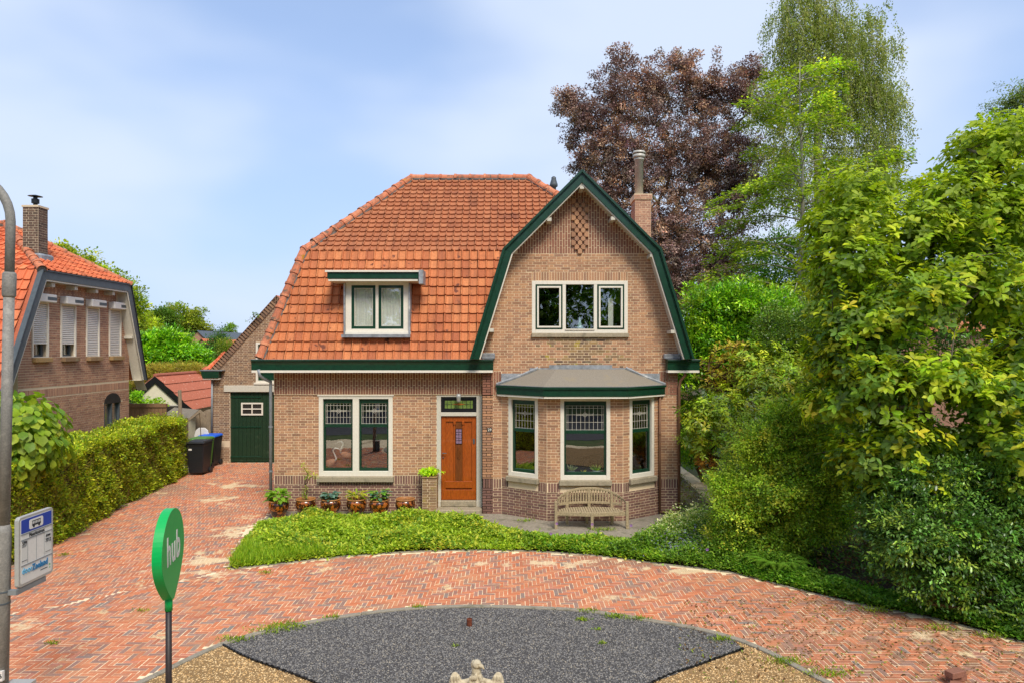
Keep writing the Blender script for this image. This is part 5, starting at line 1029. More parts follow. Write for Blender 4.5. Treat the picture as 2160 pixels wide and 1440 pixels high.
for t_ in (.745, .665, .30): b.fbox(FZ, y0 + .03, y1 - .03, zz(t_) - .004, zz(t_) + .004, .002, .007)
for yy in (7.13, 7.26, 7.38): b.fbox(FZ, yy - .0015, yy + .0015, zz(.31), zz(.655), .002, .0035)
b.build('dividers', M['zinc'], bs)
for a_, c_ in ((y0 + .035, 7.125), (7.385, y1 - .035)): b = MB(); b.fbox(FZ, a_, c_, zz(.34), zz(.652), .002, .0033); b.build('paper_slip', M['paper'], bs)
text('Mauritsstraat', FZ, 7.265, zz(.705), .006, .040, M['ink'], bs, zs=1.3); text('599', FZ, 7.08, zz(.615), .006, .042, M['ink'], bs, zs=1.4); text('ZONE', FZ, 7.44, zz(.60), .006, .026, M['ink'], bs, zs=1.3); text('7712', FZ, 7.44, zz(.53), .006, .04, M['ink'], bs, zs=1.4)
text('door', FZ, 7.045, zz(.215), .006, .070, M['ltblue'], bs, align='LEFT', zs=1.3); text('Zeeland', FZ, 7.195, zz(.215), .006, .068, M['midblue'], bs, .002, align='LEFT', zs=1.35)
b = MB(); b.fbox(FZ, 7.045, 7.11, zz(.575), zz(.58), .0035, .0045); b.fbox(FZ, 7.045, 7.10, zz(.56), zz(.565), .0035, .0045); b.fbox(FZ, 7.04, 7.12, zz(.36), zz(.368), .0035, .0045); b.fbox(FZ, 7.40, 7.48, zz(.36), zz(.366), .0035, .0045); b.fbox(FZ, 7.32, 7.43, zz(.12), zz(.13), .0035, .0045); b.build('small_print', M['ink'], bs)
b = MB(); b.fbox(FZ, 7.46, 7.475, zz(.14), zz(.165), .0035, .0045); b.fbox(FZ, 7.46, 7.475, zz(.10), zz(.115), .0035, .0045); b.build('green_mark', M['signface'], bs)
b = MB(); b.fbox(FZ, 6.99, 7.42, z0 - .06, z0 - .005, -.04, -.005); b.box(-5.18, -5.07, 6.98, 7.03, z0 - .06, z0 - .01); b.build('bracket', M['zinc'], bs)

# hub sign
hs = thing('hub_sign', (-3.05, 6.0, 0), 'green drop-shaped hub sign on a dark pole in the foreground', 'sign')
uh = Vector((-.2, .98, 0)).normalized(); cx_ = W(357, 1160, 6.0).x; FHs = Fr((cx_ + .035, 6.0, 0), uh); zt_, zb_ = HC - (1072 - HZ) * 6.0 / F_, HC - (1262 - HZ) * 6.0 / F_
Hh = zt_ - zb_; cz = zt_ - Hh * .44
def hw_at(t): return .345 * math.sqrt(max(0, 1 - ((t - .46) / .46) ** 2)) if t < .46 else .345 * (1 - ((t - .46) / .54) ** 1.9) + .028 * ((t - .46) / .54) ** 3
tv = [.46 * (1 - math.cos(math.pi / 2 * k / 14)) for k in range(15)] + [.46 + .54 * k / 14 for k in range(1, 15)]
poly = [(-hw_at(t), zt_ - Hh * t) for t in tv] + [(hw_at(t), zt_ - Hh * t) for t in tv[::-1][:-1]]
b = MB(); b.prism(poly, FHs, -.075, 0); hb = b.build('drop_body', M['signgreen'], hs)
b = MB(); b.prism([(u * .994, zb_ + (z - zb_) * .997 + .002) for u, z in poly], FHs, .0, .003); hf = b.build('drop_face', M['signface'], hs)
text('hub', FHs, .0, cz, .0045, .26, M['pwhite'], hf, .005, ext=.001, zs=1.35)
bc = FHs.p(0, 0, -.037); b = MB(); b.tube([bc + Vector((0, 0, zb_ + .03)), bc + Vector((0, 0, zb_ - .10))], .032, 16); b.build('socket', M['signgreen'], hs, smooth=True)
b = MB(); b.tube([bc + Vector((0, 0, zb_ - .10)), bc], .026, 16); b.build('pole', plain('dark brown pole', '#2b2220', .5, 40, .2), hs, smooth=True)
# rusty stub and loose bricks
p = G(990, 1321); b = MB(); b.lathe((p[0], p[1], 0), [(.038, 0), (.038, .115), (.030, .118), (.030, .10), (.001, .10)], 16); tag(b.build('rusty_pipe', M['rust']), 'short rusty pipe stub standing in the dark gravel', 'pipe stub')
def loose_brick(x, y, z, rz, label, tilt=0):
    b = MB(); b.fbox(FX0, -.11, .11, 0, .07, -.055, .055); o = b.build('loose_brick', M['brick_red'], None, bevel=.005); o.matrix_basis = Matrix.Translation((x, y, z)) @ Matrix.Rotation(rz, 4, 'Z') @ Matrix.Rotation(tilt, 4, 'X'); tag(o, label, 'brick', 'loose bricks at the lower right corner')
loose_brick(5.15, 7.93, .10, .35, 'loose brick lying on top of its pair at the lower right edge'); loose_brick(5.05, 7.78, .012, .9, 'loose brick lying lowest at the lower right edge, half out of view'); loose_brick(5.22, 8.02, .012, .35, 'loose brick underneath the upper one at the lower right edge')

# eagle statue
eg = thing('eagle_statue', (-.37, 7.0, 0), 'weathered cast stone eagle with spread wings in the dark gravel', 'statue')
ex, ey = W(1005, 0, 7.0).x, 7.0
b = MB()
def ell(mb, c, r_, n=12, m=8, rot=None):
    rs = []
    for i in range(m + 1):
        ph = -math.pi/2 + math.pi * i / m; rad = max(.001, math.cos(ph)); ring = []
        for k in range(n):
            v = Vector((r_[0] * rad * math.cos(2*math.pi*k/n), r_[1] * rad * math.sin(2*math.pi*k/n), r_[2] * math.sin(ph)))
            if rot: v = rot @ v
            ring.append(Vector(c) + v)
        rs.append(ring)
    mb.ring(rs)
ell(b, (ex, ey + .02, .36), (.10, .10, .20)); ell(b, (ex, ey, .50), (.072, .07, .11)); ell(b, (ex, ey, .60), (.05, .055, .09)); ell(b, (ex + .004, ey - .012, .675), (.047, .058, .045))
ell(b, (ex + .022, ey - .048, .700), (.030, .022, .012), 8, 4); ell(b, (ex - .03, ey + .01, .66), (.030, .035, .05), 8, 6)
b.tube([(ex + .02, ey - .04, .685), (ex + .065, ey - .055, .668), (ex + .085, ey - .06, .64)], [.028, .018, .004], 8)
for s_ in (-1, 1):
    rot = Matrix.Rotation(R(6 * s_), 3, 'Y'); wc = Vector((ex + s_ * .205, ey + .03, .365))
    ell(b, wc, (.080, .030, .215), 16, 10, rot); b.tube([(ex + s_ * .05, ey + .03, .47), (ex + s_ * .11, ey + .04, .46), (ex + s_ * .17, ey + .03, .44)], [.05, .04, .05], 8)
    for row in range(7):
        zz_ = .15 - row * .052; hwid = .078 * math.sqrt(max(.05, 1 - (zz_ / .215) ** 2)); nf_ = max(2, int(hwid / .015))
        for q in range(nf_): u = (q + .5 * (row % 2)) / nf_ * 2 - 1 + .5 / nf_; ell(b, wc + rot @ Vector((u * hwid * .85, -.028 * math.sqrt(max(.1, 1 - u * u * .8)), zz_)), (.0135, .010, .032), 6, 4)
for k in range(40):                              # breast feathers
    a = random.uniform(-1.3, 1.3); z = random.uniform(.25, .60); rr = .10 - .1 * max(0, z - .42) ; ell(b, (ex + math.sin(a) * rr * .9, ey + .01 - math.cos(a) * rr * .95, z), (.020, .012, .028), 6, 4)
o = b.build('eagle_body', M['statue'], eg, smooth=True); mo = o.modifiers.new('m', 'REMESH'); mo.mode = 'VOXEL'; mo.voxel_size = .0055; mo.use_smooth_shade = True
b = MB(); b.lathe((ex, ey, 0), [(.17, 0), (.17, .05), (.13, .08), (.12, .14), (.14, .18)], 20); b.build('pedestal', M['statue'], eg)
# ================================================================== plants
def nrm(a): return a / np.maximum(np.linalg.norm(a, axis=1, keepdims=True), 1e-9)
def cols(pal): return np.array([hx(p)[:3] for p in pal])
WARM = np.array([1.27, 1.26, 1.0])
def jitter(c, n, s=.16): return np.clip(c * (WARM if s > .1001 else 1) * np.exp(rng.normal(0, s, (n, 1))) * np.exp(rng.normal(0, .05, (n, 3))), 0, 1)
def leaf_obj(name, pos, ax, nr, Ln, Wd, col, mat, parent=None, big=False, fold=.14, droop=0.0, kind='stuff'):
    n = len(pos); Ln = np.broadcast_to(np.asarray(Ln, float).reshape(-1, 1), (n, 1)); Wd = np.broadcast_to(np.asarray(Wd, float).reshape(-1, 1), (n, 1))
    ax = nrm(ax); sd = nrm(np.cross(ax, nr)); n2 = nrm(np.cross(sd, ax))
    if not big:
        v = np.stack([pos, pos + ax*Ln*.5 + sd*Wd*.5 + n2*Wd*fold, pos + ax*Ln, pos + ax*Ln*.5 - sd*Wd*.5 + n2*Wd*fold], 1); k = 4; fs = np.array([0, 1, 2, 0, 2, 3]); nf = 2; fl = 3
    else:
        tip = pos + ax*Ln*.95 - n2*Ln*(.10 + droop)
        v = np.stack([pos, pos + ax*Ln*.33 + sd*Wd*.38 + n2*Wd*fold, pos + ax*Ln*.70 + sd*Wd*.44 + n2*(Wd*fold - Ln*(.02 + droop*.5)), tip, pos + ax*Ln*.70 - sd*Wd*.44 + n2*(Wd*fold - Ln*(.02 + droop*.5)), pos + ax*Ln*.33 - sd*Wd*.38 + n2*Wd*fold, pos + ax*Ln*.36, pos + ax*Ln*.72 - n2*Ln*(.02 + droop*.5)], 1)
        k = 8; fs = np.array([0, 1, 6, 6, 1, 2, 6, 2, 7, 7, 2, 3, 7, 3, 4, 6, 7, 4, 6, 4, 5, 0, 6, 5]); nf = 8; fl = 3
    V = v.reshape(-1, 3); idx = (np.arange(n)[:, None] * k + fs[None, :]).reshape(-1)
    me = bpy.data.meshes.new(name); me.vertices.add(len(V)); me.vertices.foreach_set('co', V.astype(np.float32).ravel()); me.loops.add(len(idx)); me.loops.foreach_set('vertex_index', idx.astype(np.int32)); me.polygons.add(n * nf)
    me.polygons.foreach_set('loop_start', (np.arange(n * nf) * fl).astype(np.int32)); me.update(calc_edges=True)
    at = me.attributes.new('leafcol', 'FLOAT_COLOR', 'POINT'); c4 = np.ones((n, 4), np.float32); c4[:, :3] = col; at.data.foreach_set('color', np.repeat(c4, k, 0).ravel())
    me.materials.append(M[mat]); o = bpy.data.objects.new(name, me); link(o, parent)
    if kind: o['kind'] = kind
    return o
def lobe(px, py, rpx, rpy, Y, ry=None):
    c = W(px, py, Y); s = Y / F_; rx, rz = rpx * s, rpy * s; return (c.x, c.y, c.z, rx, ry if ry else (rx + rz) / 2, rz)
def in_lobes(lobes, n, shell=.5, seed_w=None):
    w = np.array([(l[3] * l[4] * l[5]) ** .7 for l in lobes]); w /= w.sum(); k = rng.choice(len(lobes), n, p=w); La = np.array(lobes)[k]
    d = nrm(rng.normal(size=(n, 3))); r = 1 - shell * rng.random((n, 1)) ** 1.4; ph = k[:, None] * 1.7; r = r * (1 + .17 * np.sin(5 * d[:, 0:1] + ph) * np.sin(6 * d[:, 2:3] + 2 * ph) + .10 * np.sin(11 * d[:, 0:1] + 9 * d[:, 2:3] + ph) + .28 * rng.random((n, 1)) ** 7); return La[:, :3] + d * r * La[:, 3:6], d, k
def rand_dir(n): return nrm(rng.normal(size=(n, 3)))
def skeleton(base, targets, r_tip, r_base, mat, parent, name='branches', bend=.18, trunk_to=None, trunk_name='trunk', sides=5):
    """greedy branching: every target is joined to the nearest node of the wood that already stands"""
    nodes = [np.array(base, float)]; par = [-1]
    if trunk_to is not None:
        for k in range(1, 9): t = k / 8; nodes.append(np.array(base) * (1-t) + np.array(trunk_to) * t + rng.normal(0, .03, 3) * (k < 8)); par.append(len(nodes) - 2)
    nt_ = len(nodes); tg = targets[np.argsort(np.linalg.norm(targets - np.array(trunk_to if trunk_to is not None else base), axis=1))]
    for t in tg:
        A = np.array(nodes); dd = t - A; dist = np.linalg.norm(dd, axis=1); cost = dist + .5 * np.maximum(0, -dd[:, 2]) + (np.arange(len(A)) < 2) * 2.0
        j = int(np.argmin(cost)); p0 = A[j]; L_ = dist[j]; ns = 1 if L_ < .5 else 2 if L_ < 1.6 else 3; last = j
        for q in range(1, ns + 1):
            f = q / ns; p = p0 + (t - p0) * f + np.array([0, 0, -1]) * bend * L_ * .35 * math.sin(math.pi * f) * (rng.random() - .3) + (rng.normal(0, .04 * L_, 3) if q < ns else 0); nodes.append(p); par.append(last); last = len(nodes) - 1
    cnt = np.ones(len(nodes))
    for i in range(len(nodes) - 1, 0, -1): cnt[par[i]] += cnt[i]
    rad = np.clip(r_tip * cnt ** .5, r_tip, None); rad *= 1.0; rad = np.minimum(rad, r_base)
    tb, bb_ = MB(), MB()
    for i in range(1, len(nodes)):
        (tb if i < nt_ else bb_).tube([nodes[par[i]], nodes[i]], [float(rad[par[i]]) if par[i] < nt_ and i < nt_ else float(min(rad[par[i]], rad[i] * 1.3)), float(rad[i])], 10 if i < nt_ else sides, cap=False)
    if tb.v: tb.build(trunk_name, M[mat], parent, smooth=True)
    if bb_.v: tag(bb_.build(name, M[mat], parent, smooth=True), kind='stuff')
    return np.array(nodes)
def crown(name, parent, centers, outd, per, cr, Ln, Wd, pal, mat='leaf', style='random', flat=.6, big=False, bright=None, hang=.0, cj=.18, droop=0):
    """leaves round each cluster centre"""
    n = len(centers) * per; c = np.repeat(centers, per, 0); od = np.repeat(outd, per, 0); P_ = cols(pal); ci = rng.integers(0, len(P_), len(centers)); cc = jitter(P_[ci], len(centers), cj); col = np.repeat(cc, per, 0)
    if style == 'random':
        off = rng.normal(0, 1, (n, 3)); off *= (rng.random((n, 1)) ** .4) / np.maximum(np.linalg.norm(off, axis=1, keepdims=True), .01) * cr; off[:, 2] *= flat; pos = c + off
        ax = nrm(off / cr * .6 + od * .5 + rand_dir(n) * .7 + np.array([0, 0, -hang])); nr = nrm(np.array([0, 0, 1.]) + od * .35 + rand_dir(n) * .55)
    elif style == 'spray':
        h = od.copy(); h[:, 2] *= .25; h = nrm(h + .001); sd = np.cross(h, np.array([0, 0, 1.])); a = rng.random((n, 1)) * 2 - .6; b_ = rng.normal(0, .38, (n, 1)) * (1.2 - np.abs(a) * .5)
        pos = c + h * a * cr + nrm(sd) * b_ * cr + np.array([0, 0, 1.]) * (rng.normal(0, .05, (n, 1)) - .12 * np.maximum(a, 0) ** 2) * cr
        ax = nrm(h * .7 + nrm(sd) * np.sign(b_) * .6 + rand_dir(n) * .35 + np.array([0, 0, -.15 - hang])); nr = nrm(np.array([0, 0, 1.]) + rand_dir(n) * .35)
    else:                                       # rosette: a whorl round the tip of each shoot
        s_ = nrm(od * .75 + np.array([0, 0, .7]) + rand_dir(n // per).repeat(per, 0) * .35); e1 = nrm(np.cross(s_, np.array([.3, .2, 1.]))); e2 = np.cross(s_, e1); a = np.tile(np.arange(per) / per * 2 * math.pi, len(centers)).reshape(-1, 1) * 1.0 + rng.normal(0, .3, (n, 1))
        tilt = rng.uniform(-.05, .75, (n, 1)); rad_ = e1 * np.cos(a) + e2 * np.sin(a); ax = nrm(rad_ + s_ * tilt - np.array([0, 0, 1.]) * hang); pos = c + s_ * rng.uniform(-.06, .05, (n, 1)) * (cr / .1) + rad_ * .01; nr = nrm(s_ + rand_dir(n) * .25 + rad_ * -.1)
    col = jitter(col, n, .13)
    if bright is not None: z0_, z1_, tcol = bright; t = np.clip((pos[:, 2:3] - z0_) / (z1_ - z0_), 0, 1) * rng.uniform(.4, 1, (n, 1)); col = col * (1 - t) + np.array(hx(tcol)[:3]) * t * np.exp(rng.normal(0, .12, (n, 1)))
    sc_ = np.exp(rng.normal(0, .2, n)); 
    return leaf_obj(name, pos, ax, nr, Ln * sc_, Wd * sc_, col, mat, parent, big=big, droop=droop), pos, ax, nr, col, sc_
def cull(cn, od, px0=-150, px1=2750, py0=-150, py1=1560):
    Y = cn[:, 1]; px = 1080 + cn[:, 0] * F_ / Y; py = HZ - (cn[:, 2] - HC) * F_ / Y; k = (px > px0) & (px < px1) & (py > py0) & (py < py1) & (cn[:, 2] > .02); return cn[k], od[k]
def woody(name, label, cat, base, lobes, ncl, per, cr, Ln, Wd, pal, mat='leaf', style='random', bark='twig', trunk_to=None, r_tip=.004, r_base=.15, shell=.5, group=None, nskel=None, up=0, sh=None, **kw):
    t = thing(name, base, label, cat, group); cn, od, _ = in_lobes(lobes, ncl, shell); cn, od = cull(cn, od); ns = min(len(cn), nskel or 400); sk = cn[rng.choice(len(cn), ns, replace=False)] - od[rng.choice(len(cn), ns)] * 0
    skeleton(base, sk, r_tip, r_base, bark, t, trunk_to=trunk_to); res = crown('foliage' if trunk_to is None else 'crown', t, cn, od, per, cr, Ln, Wd, pal, mat, style, **kw)
    if sh: shoots(t, lobes, sh[0], sh[1], 14, Ln, Wd, pal[:3] + pal[-2:], mat)
    return t, res, cn, od

def shoots(parent, lobes, n, length, per, Ln, Wd, pal, mat='leaf', big=False, up=.6, name='young_shoots'):
    """young shoots that stand out of the outline, with leaves in pairs along them"""
    st_, od, _ = in_lobes(lobes, n, .12); st_, od = cull(st_, od); n = len(st_); d0 = nrm(od * .8 + np.array([0, 0, up]) + rand_dir(n) * .35); ll = length * rng.uniform(.4, 1.2, (n, 1)); tt = np.tile(np.linspace(.05, 1, per), n).reshape(-1, 1); R_ = lambda a: np.repeat(a, per, 0)
    pos = R_(st_) + R_(d0 * ll) * tt - np.array([0, 0, 1.]) * tt ** 2 * R_(ll) * .28; side = nrm(np.cross(R_(d0), np.array([.2, .1, 1.]))) * np.tile([1, -1], n * per // 2 + 1)[:n * per].reshape(-1, 1); m = len(pos)
    P_ = cols(pal); col = jitter(R_(P_[rng.integers(0, len(P_), n)]), m, .16); leaf_obj(name, pos, nrm(side * .8 + R_(d0) * .6 + rand_dir(m) * .3), nrm(np.array([0, 0, 1.]) + rand_dir(m) * .5), Ln * (1.1 - .5 * tt[:, 0]) * np.exp(rng.normal(0, .15, m)), Wd, col, mat, parent, big=big)
# copper beech behind the house
YB_ = 31.0
lb = [lobe(*a, YB_) for a in ((1400, 500, 170, 130), (1330, 340, 105, 90), (1480, 330, 110, 100), (1300, 210, 58, 62), (1385, 200, 75, 75), (1480, 190, 75, 62), (1560, 200, 60, 60), (1225, 240, 48, 42), (1265, 280, 50, 40), (1245, 340, 45, 40), (1260, 420, 60, 60), (1560, 380, 70, 110), (1520, 560, 80, 80), (1590, 150, 35, 30), (1310, 130, 30, 32), (1180, 228, 22, 12), (1440, 130, 40, 26), (1400, 620, 160, 60), (1200, 205, 30, 22), (1210, 290, 20, 26))]
woody('copper_beech', 'big copper beech with dark purple-brown leaves towering behind the gable', 'tree', (W(1430, 0, YB_).x, YB_, 0), lb, 4300, 60, .26, .085, .062, ['#735c66', '#7e6670', '#655160', '#8d7374', '#6f5d6a', '#877079', '#967a72'], 'leaf_dark', 'random', 'bark', trunk_to=(W(1425, 0, YB_).x, YB_, 8.0), r_tip=.006, r_base=.34, shell=.8, nskel=900, hang=.1, flat=.8)

# tall weeping birch
Yw = 27.0; bt = thing('weeping_birch', (W(1730, 0, Yw).x, Yw, 0), 'tall weeping birch with long hanging twigs against the sky', 'tree')
wl2 = [lobe(*a, Yw, 1.2) for a in ((1690, -20, 50, 50), (1660, 60, 40, 70), (1740, 40, 70, 80), (1790, 110, 70, 80), (1690, 130, 50, 80), (1850, 200, 50, 50), (1630, 210, 45, 60), (1760, 230, 110, 100), (1860, 300, 45, 60), (1660, 330, 60, 100), (1780, 380, 90, 80), (1830, 50, 30, 30), (1860, 110, 30, 30), (1870, 210, 30, 40), (1820, 170, 50, 60), (1850, 360, 35, 50))]
cn, od, _ = in_lobes(wl2, 2500, .95); skeleton((W(1730, 0, Yw).x, Yw, 0), cn[:260], .008, .16, 'bark_pale', bt, trunk_to=(W(1725, 0, Yw).x, Yw, 15))
per = 44; hl_ = rng.uniform(.35, 1.0, (len(cn), 1)) * np.where(rng.random((len(cn), 1)) < .3, 2.1, 1.0); tt = np.tile(np.linspace(0, 1, per), len(cn)).reshape(-1, 1); st0 = np.repeat(cn, per, 0); hl2 = np.repeat(hl_, per, 0); sway = np.repeat(rng.normal(0, .10, (len(cn), 3)), per, 0); out_ = np.repeat(od, per, 0) * .25
pos = st0 + out_ * np.sqrt(tt) + sway * tt - np.array([0, 0, 1.]) * tt * hl2 + rng.normal(0, .07, (len(tt), 3)); n = len(pos); pal = cols(['#7e8a42', '#8d9450', '#6e7e3a', '#9a9c5a', '#8a964a']); col = jitter(np.repeat(pal[rng.integers(0, 5, len(cn))], per, 0), n, .2)
leaf_obj('crown', pos, nrm(rand_dir(n) * .8 + np.array([0, 0, -1.])), rand_dir(n), np.exp(rng.normal(0, .2, n)) * .075, .05, col, 'leaf', bt)
b = MB()
for i in range(0, len(cn), 2): p = cn[i]; s_ = sway[i * per]; b.tube([tuple(p), tuple(p + od[i] * .17 + s_ * .5 - np.array([0, 0, hl_[i, 0] * .5])), tuple(p + od[i] * .25 + s_ - np.array([0, 0, hl_[i, 0]]))], .004, 3, cap=False)
tag(b.build('hanging_twigs', M['bark_pale'], bt), kind='stuff')

# green hornbeam in layers, its pale trunk visible
Yh = 21.5; xh = W(1690, 0, Yh).x; hb_ = thing('hornbeam_tree', (xh, Yh, 0), 'slender green hornbeam with layered branches and pale straight trunk', 'tree')
b = MB(); ztop = W(0, 130, Yh).z; b.tube([(xh + .05 * math.sin(z * .9), Yh, z) for z in np.linspace(0, ztop, 16)], [float(.13 * (1 - z / ztop) + .012) for z in np.linspace(0, ztop, 16)], 10); b.build('trunk', M['bark_pale'], hb_, smooth=True)
P0, A0 = [], []; bm_ = MB()
for k in range(120):
    z = rng.uniform(2.6, ztop - .1); f = (z - 2.5) / (ztop - 2.5); az_ = k * 2.4; ln = (3.5 * (1 - f) ** .42 + .4) * rng.uniform(.6, 1.15) * (1.0 if abs(math.sin(az_)) < .8 else .8); dx, dy = math.cos(az_), math.sin(az_); upk = rng.uniform(.25, .75); pts = []
    for q in range(6): t = q / 5; pts.append((xh + dx * ln * t, Yh + dy * ln * t, z + ln * (upk * t - .5 * t * t)))
    bm_.tube(pts, [.03 * (1 - f * .6) * (1 - q / 5.5) + .004 for q in range(6)], 5, cap=False)
    m = int(125 * ln) ; t = rng.random(m) ** .6 * .92 + .08; base_ = np.array([[np.interp(tt_, np.linspace(0, 1, 6), [p[c_] for p in pts]) for c_ in range(3)] for tt_ in t]); sdv = np.array([-dy, dx, 0]); lat = rng.normal(0, .33, m) * (1.15 - t) * min(1, ln); 
    base_ = base_ + sdv * lat[:, None] * 1.1 + np.array([0, 0, 1]) * (rng.normal(0, .08, m) - .1 * np.abs(lat))[:, None] + np.array([dx, dy, 0]) * (np.abs(lat) * .6)[:, None]; P0.append(base_); A0.append(nrm(np.array([dx, dy, -.25]) + sdv * np.sign(lat)[:, None] * .6 + rng.normal(0, .3, (m, 3))))
tag(bm_.build('branches', M['bark_pale'], hb_, smooth=True), kind='stuff'); PL_ = P0; P0, A0 = np.vstack(P0), np.vstack(A0); bj = np.repeat(rng.normal(0, .22, 120), [len(q) for q in PL_])[:, None]; n = len(P0); pal = cols(['#7f962e', '#90a234', '#6b842e', '#a3ac3a', '#6c8434']); col = jitter(pal[rng.integers(0, 5, n)], n, .2) * np.exp(bj)
leaf_obj('crown', P0, A0, nrm(np.array([0, 0, 1.]) + rng.normal(0, .3, (n, 3))), .11 * np.exp(rng.normal(0, .2, n)), .07, col, 'leaf', hb_)

# magnolia, close, with big leaves; the largest-looking leaves are objects
Ym = 11.3; mlob = [lobe(a[0], a[1], a[2], a[3], Ym + a[4], 1.0) for a in ((1800, 410, 62, 48, .3), (1765, 480, 75, 60, .3), (1780, 570, 75, 80, 0), (1790, 690, 85, 70, -.2), (1900, 500, 85, 80, .2), (1990, 440, 80, 85, .2), (2075, 330, 70, 80, .4), (2130, 290, 60, 50, .6), (2150, 430, 95, 110, 0), (2060, 470, 90, 80, 0), (1900, 640, 95, 80, -.5), (2010, 590, 100, 75, -.4), (2130, 620, 90, 80, -.5), (1840, 800, 85, 75, -.5), (1960, 790, 100, 60, -.9), (2070, 830, 85, 60, -.9), (1880, 930, 60, 80, -.6), (1925, 1000, 45, 40, -.6), (2130, 760, 70, 70, -.7), (2130, 950, 75, 80, -1.4), (2160, 1050, 50, 55, -1.4), (1800, 960, 50, 50, -.2), (1850, 1030, 50, 35, -.2), (1990, 930, 50, 40, -.4), (1740, 850, 40, 50, .1), (1760, 760, 45, 50, 0), (2200, 800, 80, 100, -1))]
mg = thing('magnolia_tree', (7.35, 12.2, 0), 'large magnolia with big bright green leaves filling the right side', 'tree')
cn, od, _ = in_lobes(mlob, 5600, .7); cn, od = cull(cn, od); skeleton((7.35, 12.2, 0), cn[rng.choice(len(cn), 260, replace=False)], .008, .12, 'bark', mg, trunk_to=(7.3, 12.0, 2.6), bend=.3)
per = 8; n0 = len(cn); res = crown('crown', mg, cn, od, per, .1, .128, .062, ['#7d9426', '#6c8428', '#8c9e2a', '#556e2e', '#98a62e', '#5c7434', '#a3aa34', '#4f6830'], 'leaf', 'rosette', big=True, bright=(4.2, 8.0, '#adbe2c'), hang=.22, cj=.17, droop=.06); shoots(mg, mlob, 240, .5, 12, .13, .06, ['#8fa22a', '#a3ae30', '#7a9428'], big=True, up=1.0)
def promote(res, parent, k, Ln, Wd, mat, score, name='leaf'):
    """turn the k best-placed leaves of a joined crown into single objects that share one mesh per tint"""
    o, pos, ax, nr, col, sc_ = res; sc2 = score(pos, ax, nr); best = np.argsort(sc2)[:k]; tints = {}
    for i in best:
        key = tuple(np.round(col[i] * 12).astype(int))
        if key not in tints:
            p = np.zeros((1, 3)); oo = leaf_obj(name, p, np.array([[0, 1., 0]]), np.array([[0, 0, 1.]]), Ln, Wd, col[i:i+1], mat, None, big=True, kind=None, droop=.06); tints[key] = oo.data; C.objects.unlink(oo); bpy.data.objects.remove(oo)
        a = ax[i] / np.linalg.norm(ax[i]); s_ = np.cross(a, nr[i]); s_ /= np.linalg.norm(s_); n2 = np.cross(s_, a); m = Matrix(((s_[0], a[0], n2[0], 0), (s_[1], a[1], n2[1], 0), (s_[2], a[2], n2[2], 0), (0, 0, 0, 1))); m = m @ Matrix.Scale(float(sc_[i]) * 1.02, 4); m.translation = Vector(pos[i] + n2 * .006); shared(name, tints[key], m, parent)
promote(res, mg, 300, .138, .066, 'leaf', lambda p, a, n: p[:, 1] * 1.0 - .6 * n[:, 2] + 100 * (np.abs(p[:, 0] / p[:, 1] - .55) > .2) + 3 * rng.random(len(p)))

# shrubs under and behind it
def shrub(name, label, base, lobs, Y, ncl, per, cr, Ln, Wd, pal, cat='shrub', **kw): return woody(name, label, cat, base, [lobe(a[0], a[1], a[2], a[3], Y + (a[4] if len(a) > 4 else 0)) for a in lobs], ncl, per, cr, Ln, Wd, pal, r_base=.06, **kw)
DKG = ['#3f5f22', '#4b6c28', '#35521f', '#587a30', '#2f4a20']
shrub('privet_bush', 'dark glossy small-leaved privet at the lower right beside the paving', (6.6, 10.0, 0), ((1930, 1130, 75, 80), (2020, 1130, 90, 90), (2110, 1110, 80, 90), (2150, 1220, 70, 100), (2060, 1230, 80, 70), (1960, 1220, 60, 50), (2180, 1300, 50, 50, -.5), (2120, 1020, 60, 60), (2260, 1150, 90, 110), (2330, 1280, 90, 110, -.4), (1890, 1080, 40, 50, .4), (1850, 1080, 45, 60, .9), (1880, 1150, 50, 50, .5), (1930, 1010, 50, 40, .3), (2020, 1000, 60, 40, .2)), 9.75, 3000, 26, .14, .062, .028, ['#3f5f2c', '#4d7034', '#335026', '#5f8044', '#3c5a28', '#7a9440'], mat='leaf_gloss', hang=.25, shell=.8, cj=.3, sh=(360, .3))
shrub('boxleaf_mound', 'broad rounded small-leaved green shrub between the path and the magnolia', (5.2, 12.8, 0), ((1640, 1010, 100, 80), (1560, 1070, 60, 60), (1700, 1090, 75, 65), (1610, 930, 65, 40), (1700, 900, 65, 45), (1540, 1130, 45, 35), (1750, 1000, 55, 70), (1520, 1020, 28, 25), (1650, 870, 40, 22), (1640, 1130, 80, 45), (1760, 1090, 40, 45)), 12.6, 3400, 40, .17, .045, .028, ['#7a9636', '#8aa33c', '#688436', '#97a844', '#a3a648', '#5e7a38'], shell=.75, flat=.7, cj=.26, sh=(700, .42))
shrub('yellow_rhododendron', 'yellowish rhododendron beside the house corner', (6.4, 15.6, 0), ((1485, 880, 52, 45), (1540, 860, 60, 55), (1620, 830, 75, 75), (1700, 850, 75, 80), (1560, 930, 70, 50), (1480, 930, 45, 35, .3), (1600, 760, 60, 40, .5), (1660, 770, 60, 50, .5), (1500, 870, 40, 35), (1640, 930, 60, 50)), 15.2, 1700, 9, .1, .115, .036, ['#8a9c2c', '#9aa830', '#748c2a', '#a8a43a', '#66802c', '#7f9430'], mat='leaf_gloss', style='rosette', big=True, hang=.25, shell=.75, cj=.26)
shrub('azalea_bush', 'sparse orange-tinged bare-branched azalea above the rhododendron', (5.6, 17.6, 0), ((1530, 770, 55, 50), (1500, 800, 40, 30), (1580, 790, 50, 50), (1560, 740, 40, 25)), 16.8, 280, 8, .1, .10, .034, ['#a08c3c', '#94963a', '#a88c48', '#7f8834'], style='rosette', big=True, shell=.8, r_tip=.008)
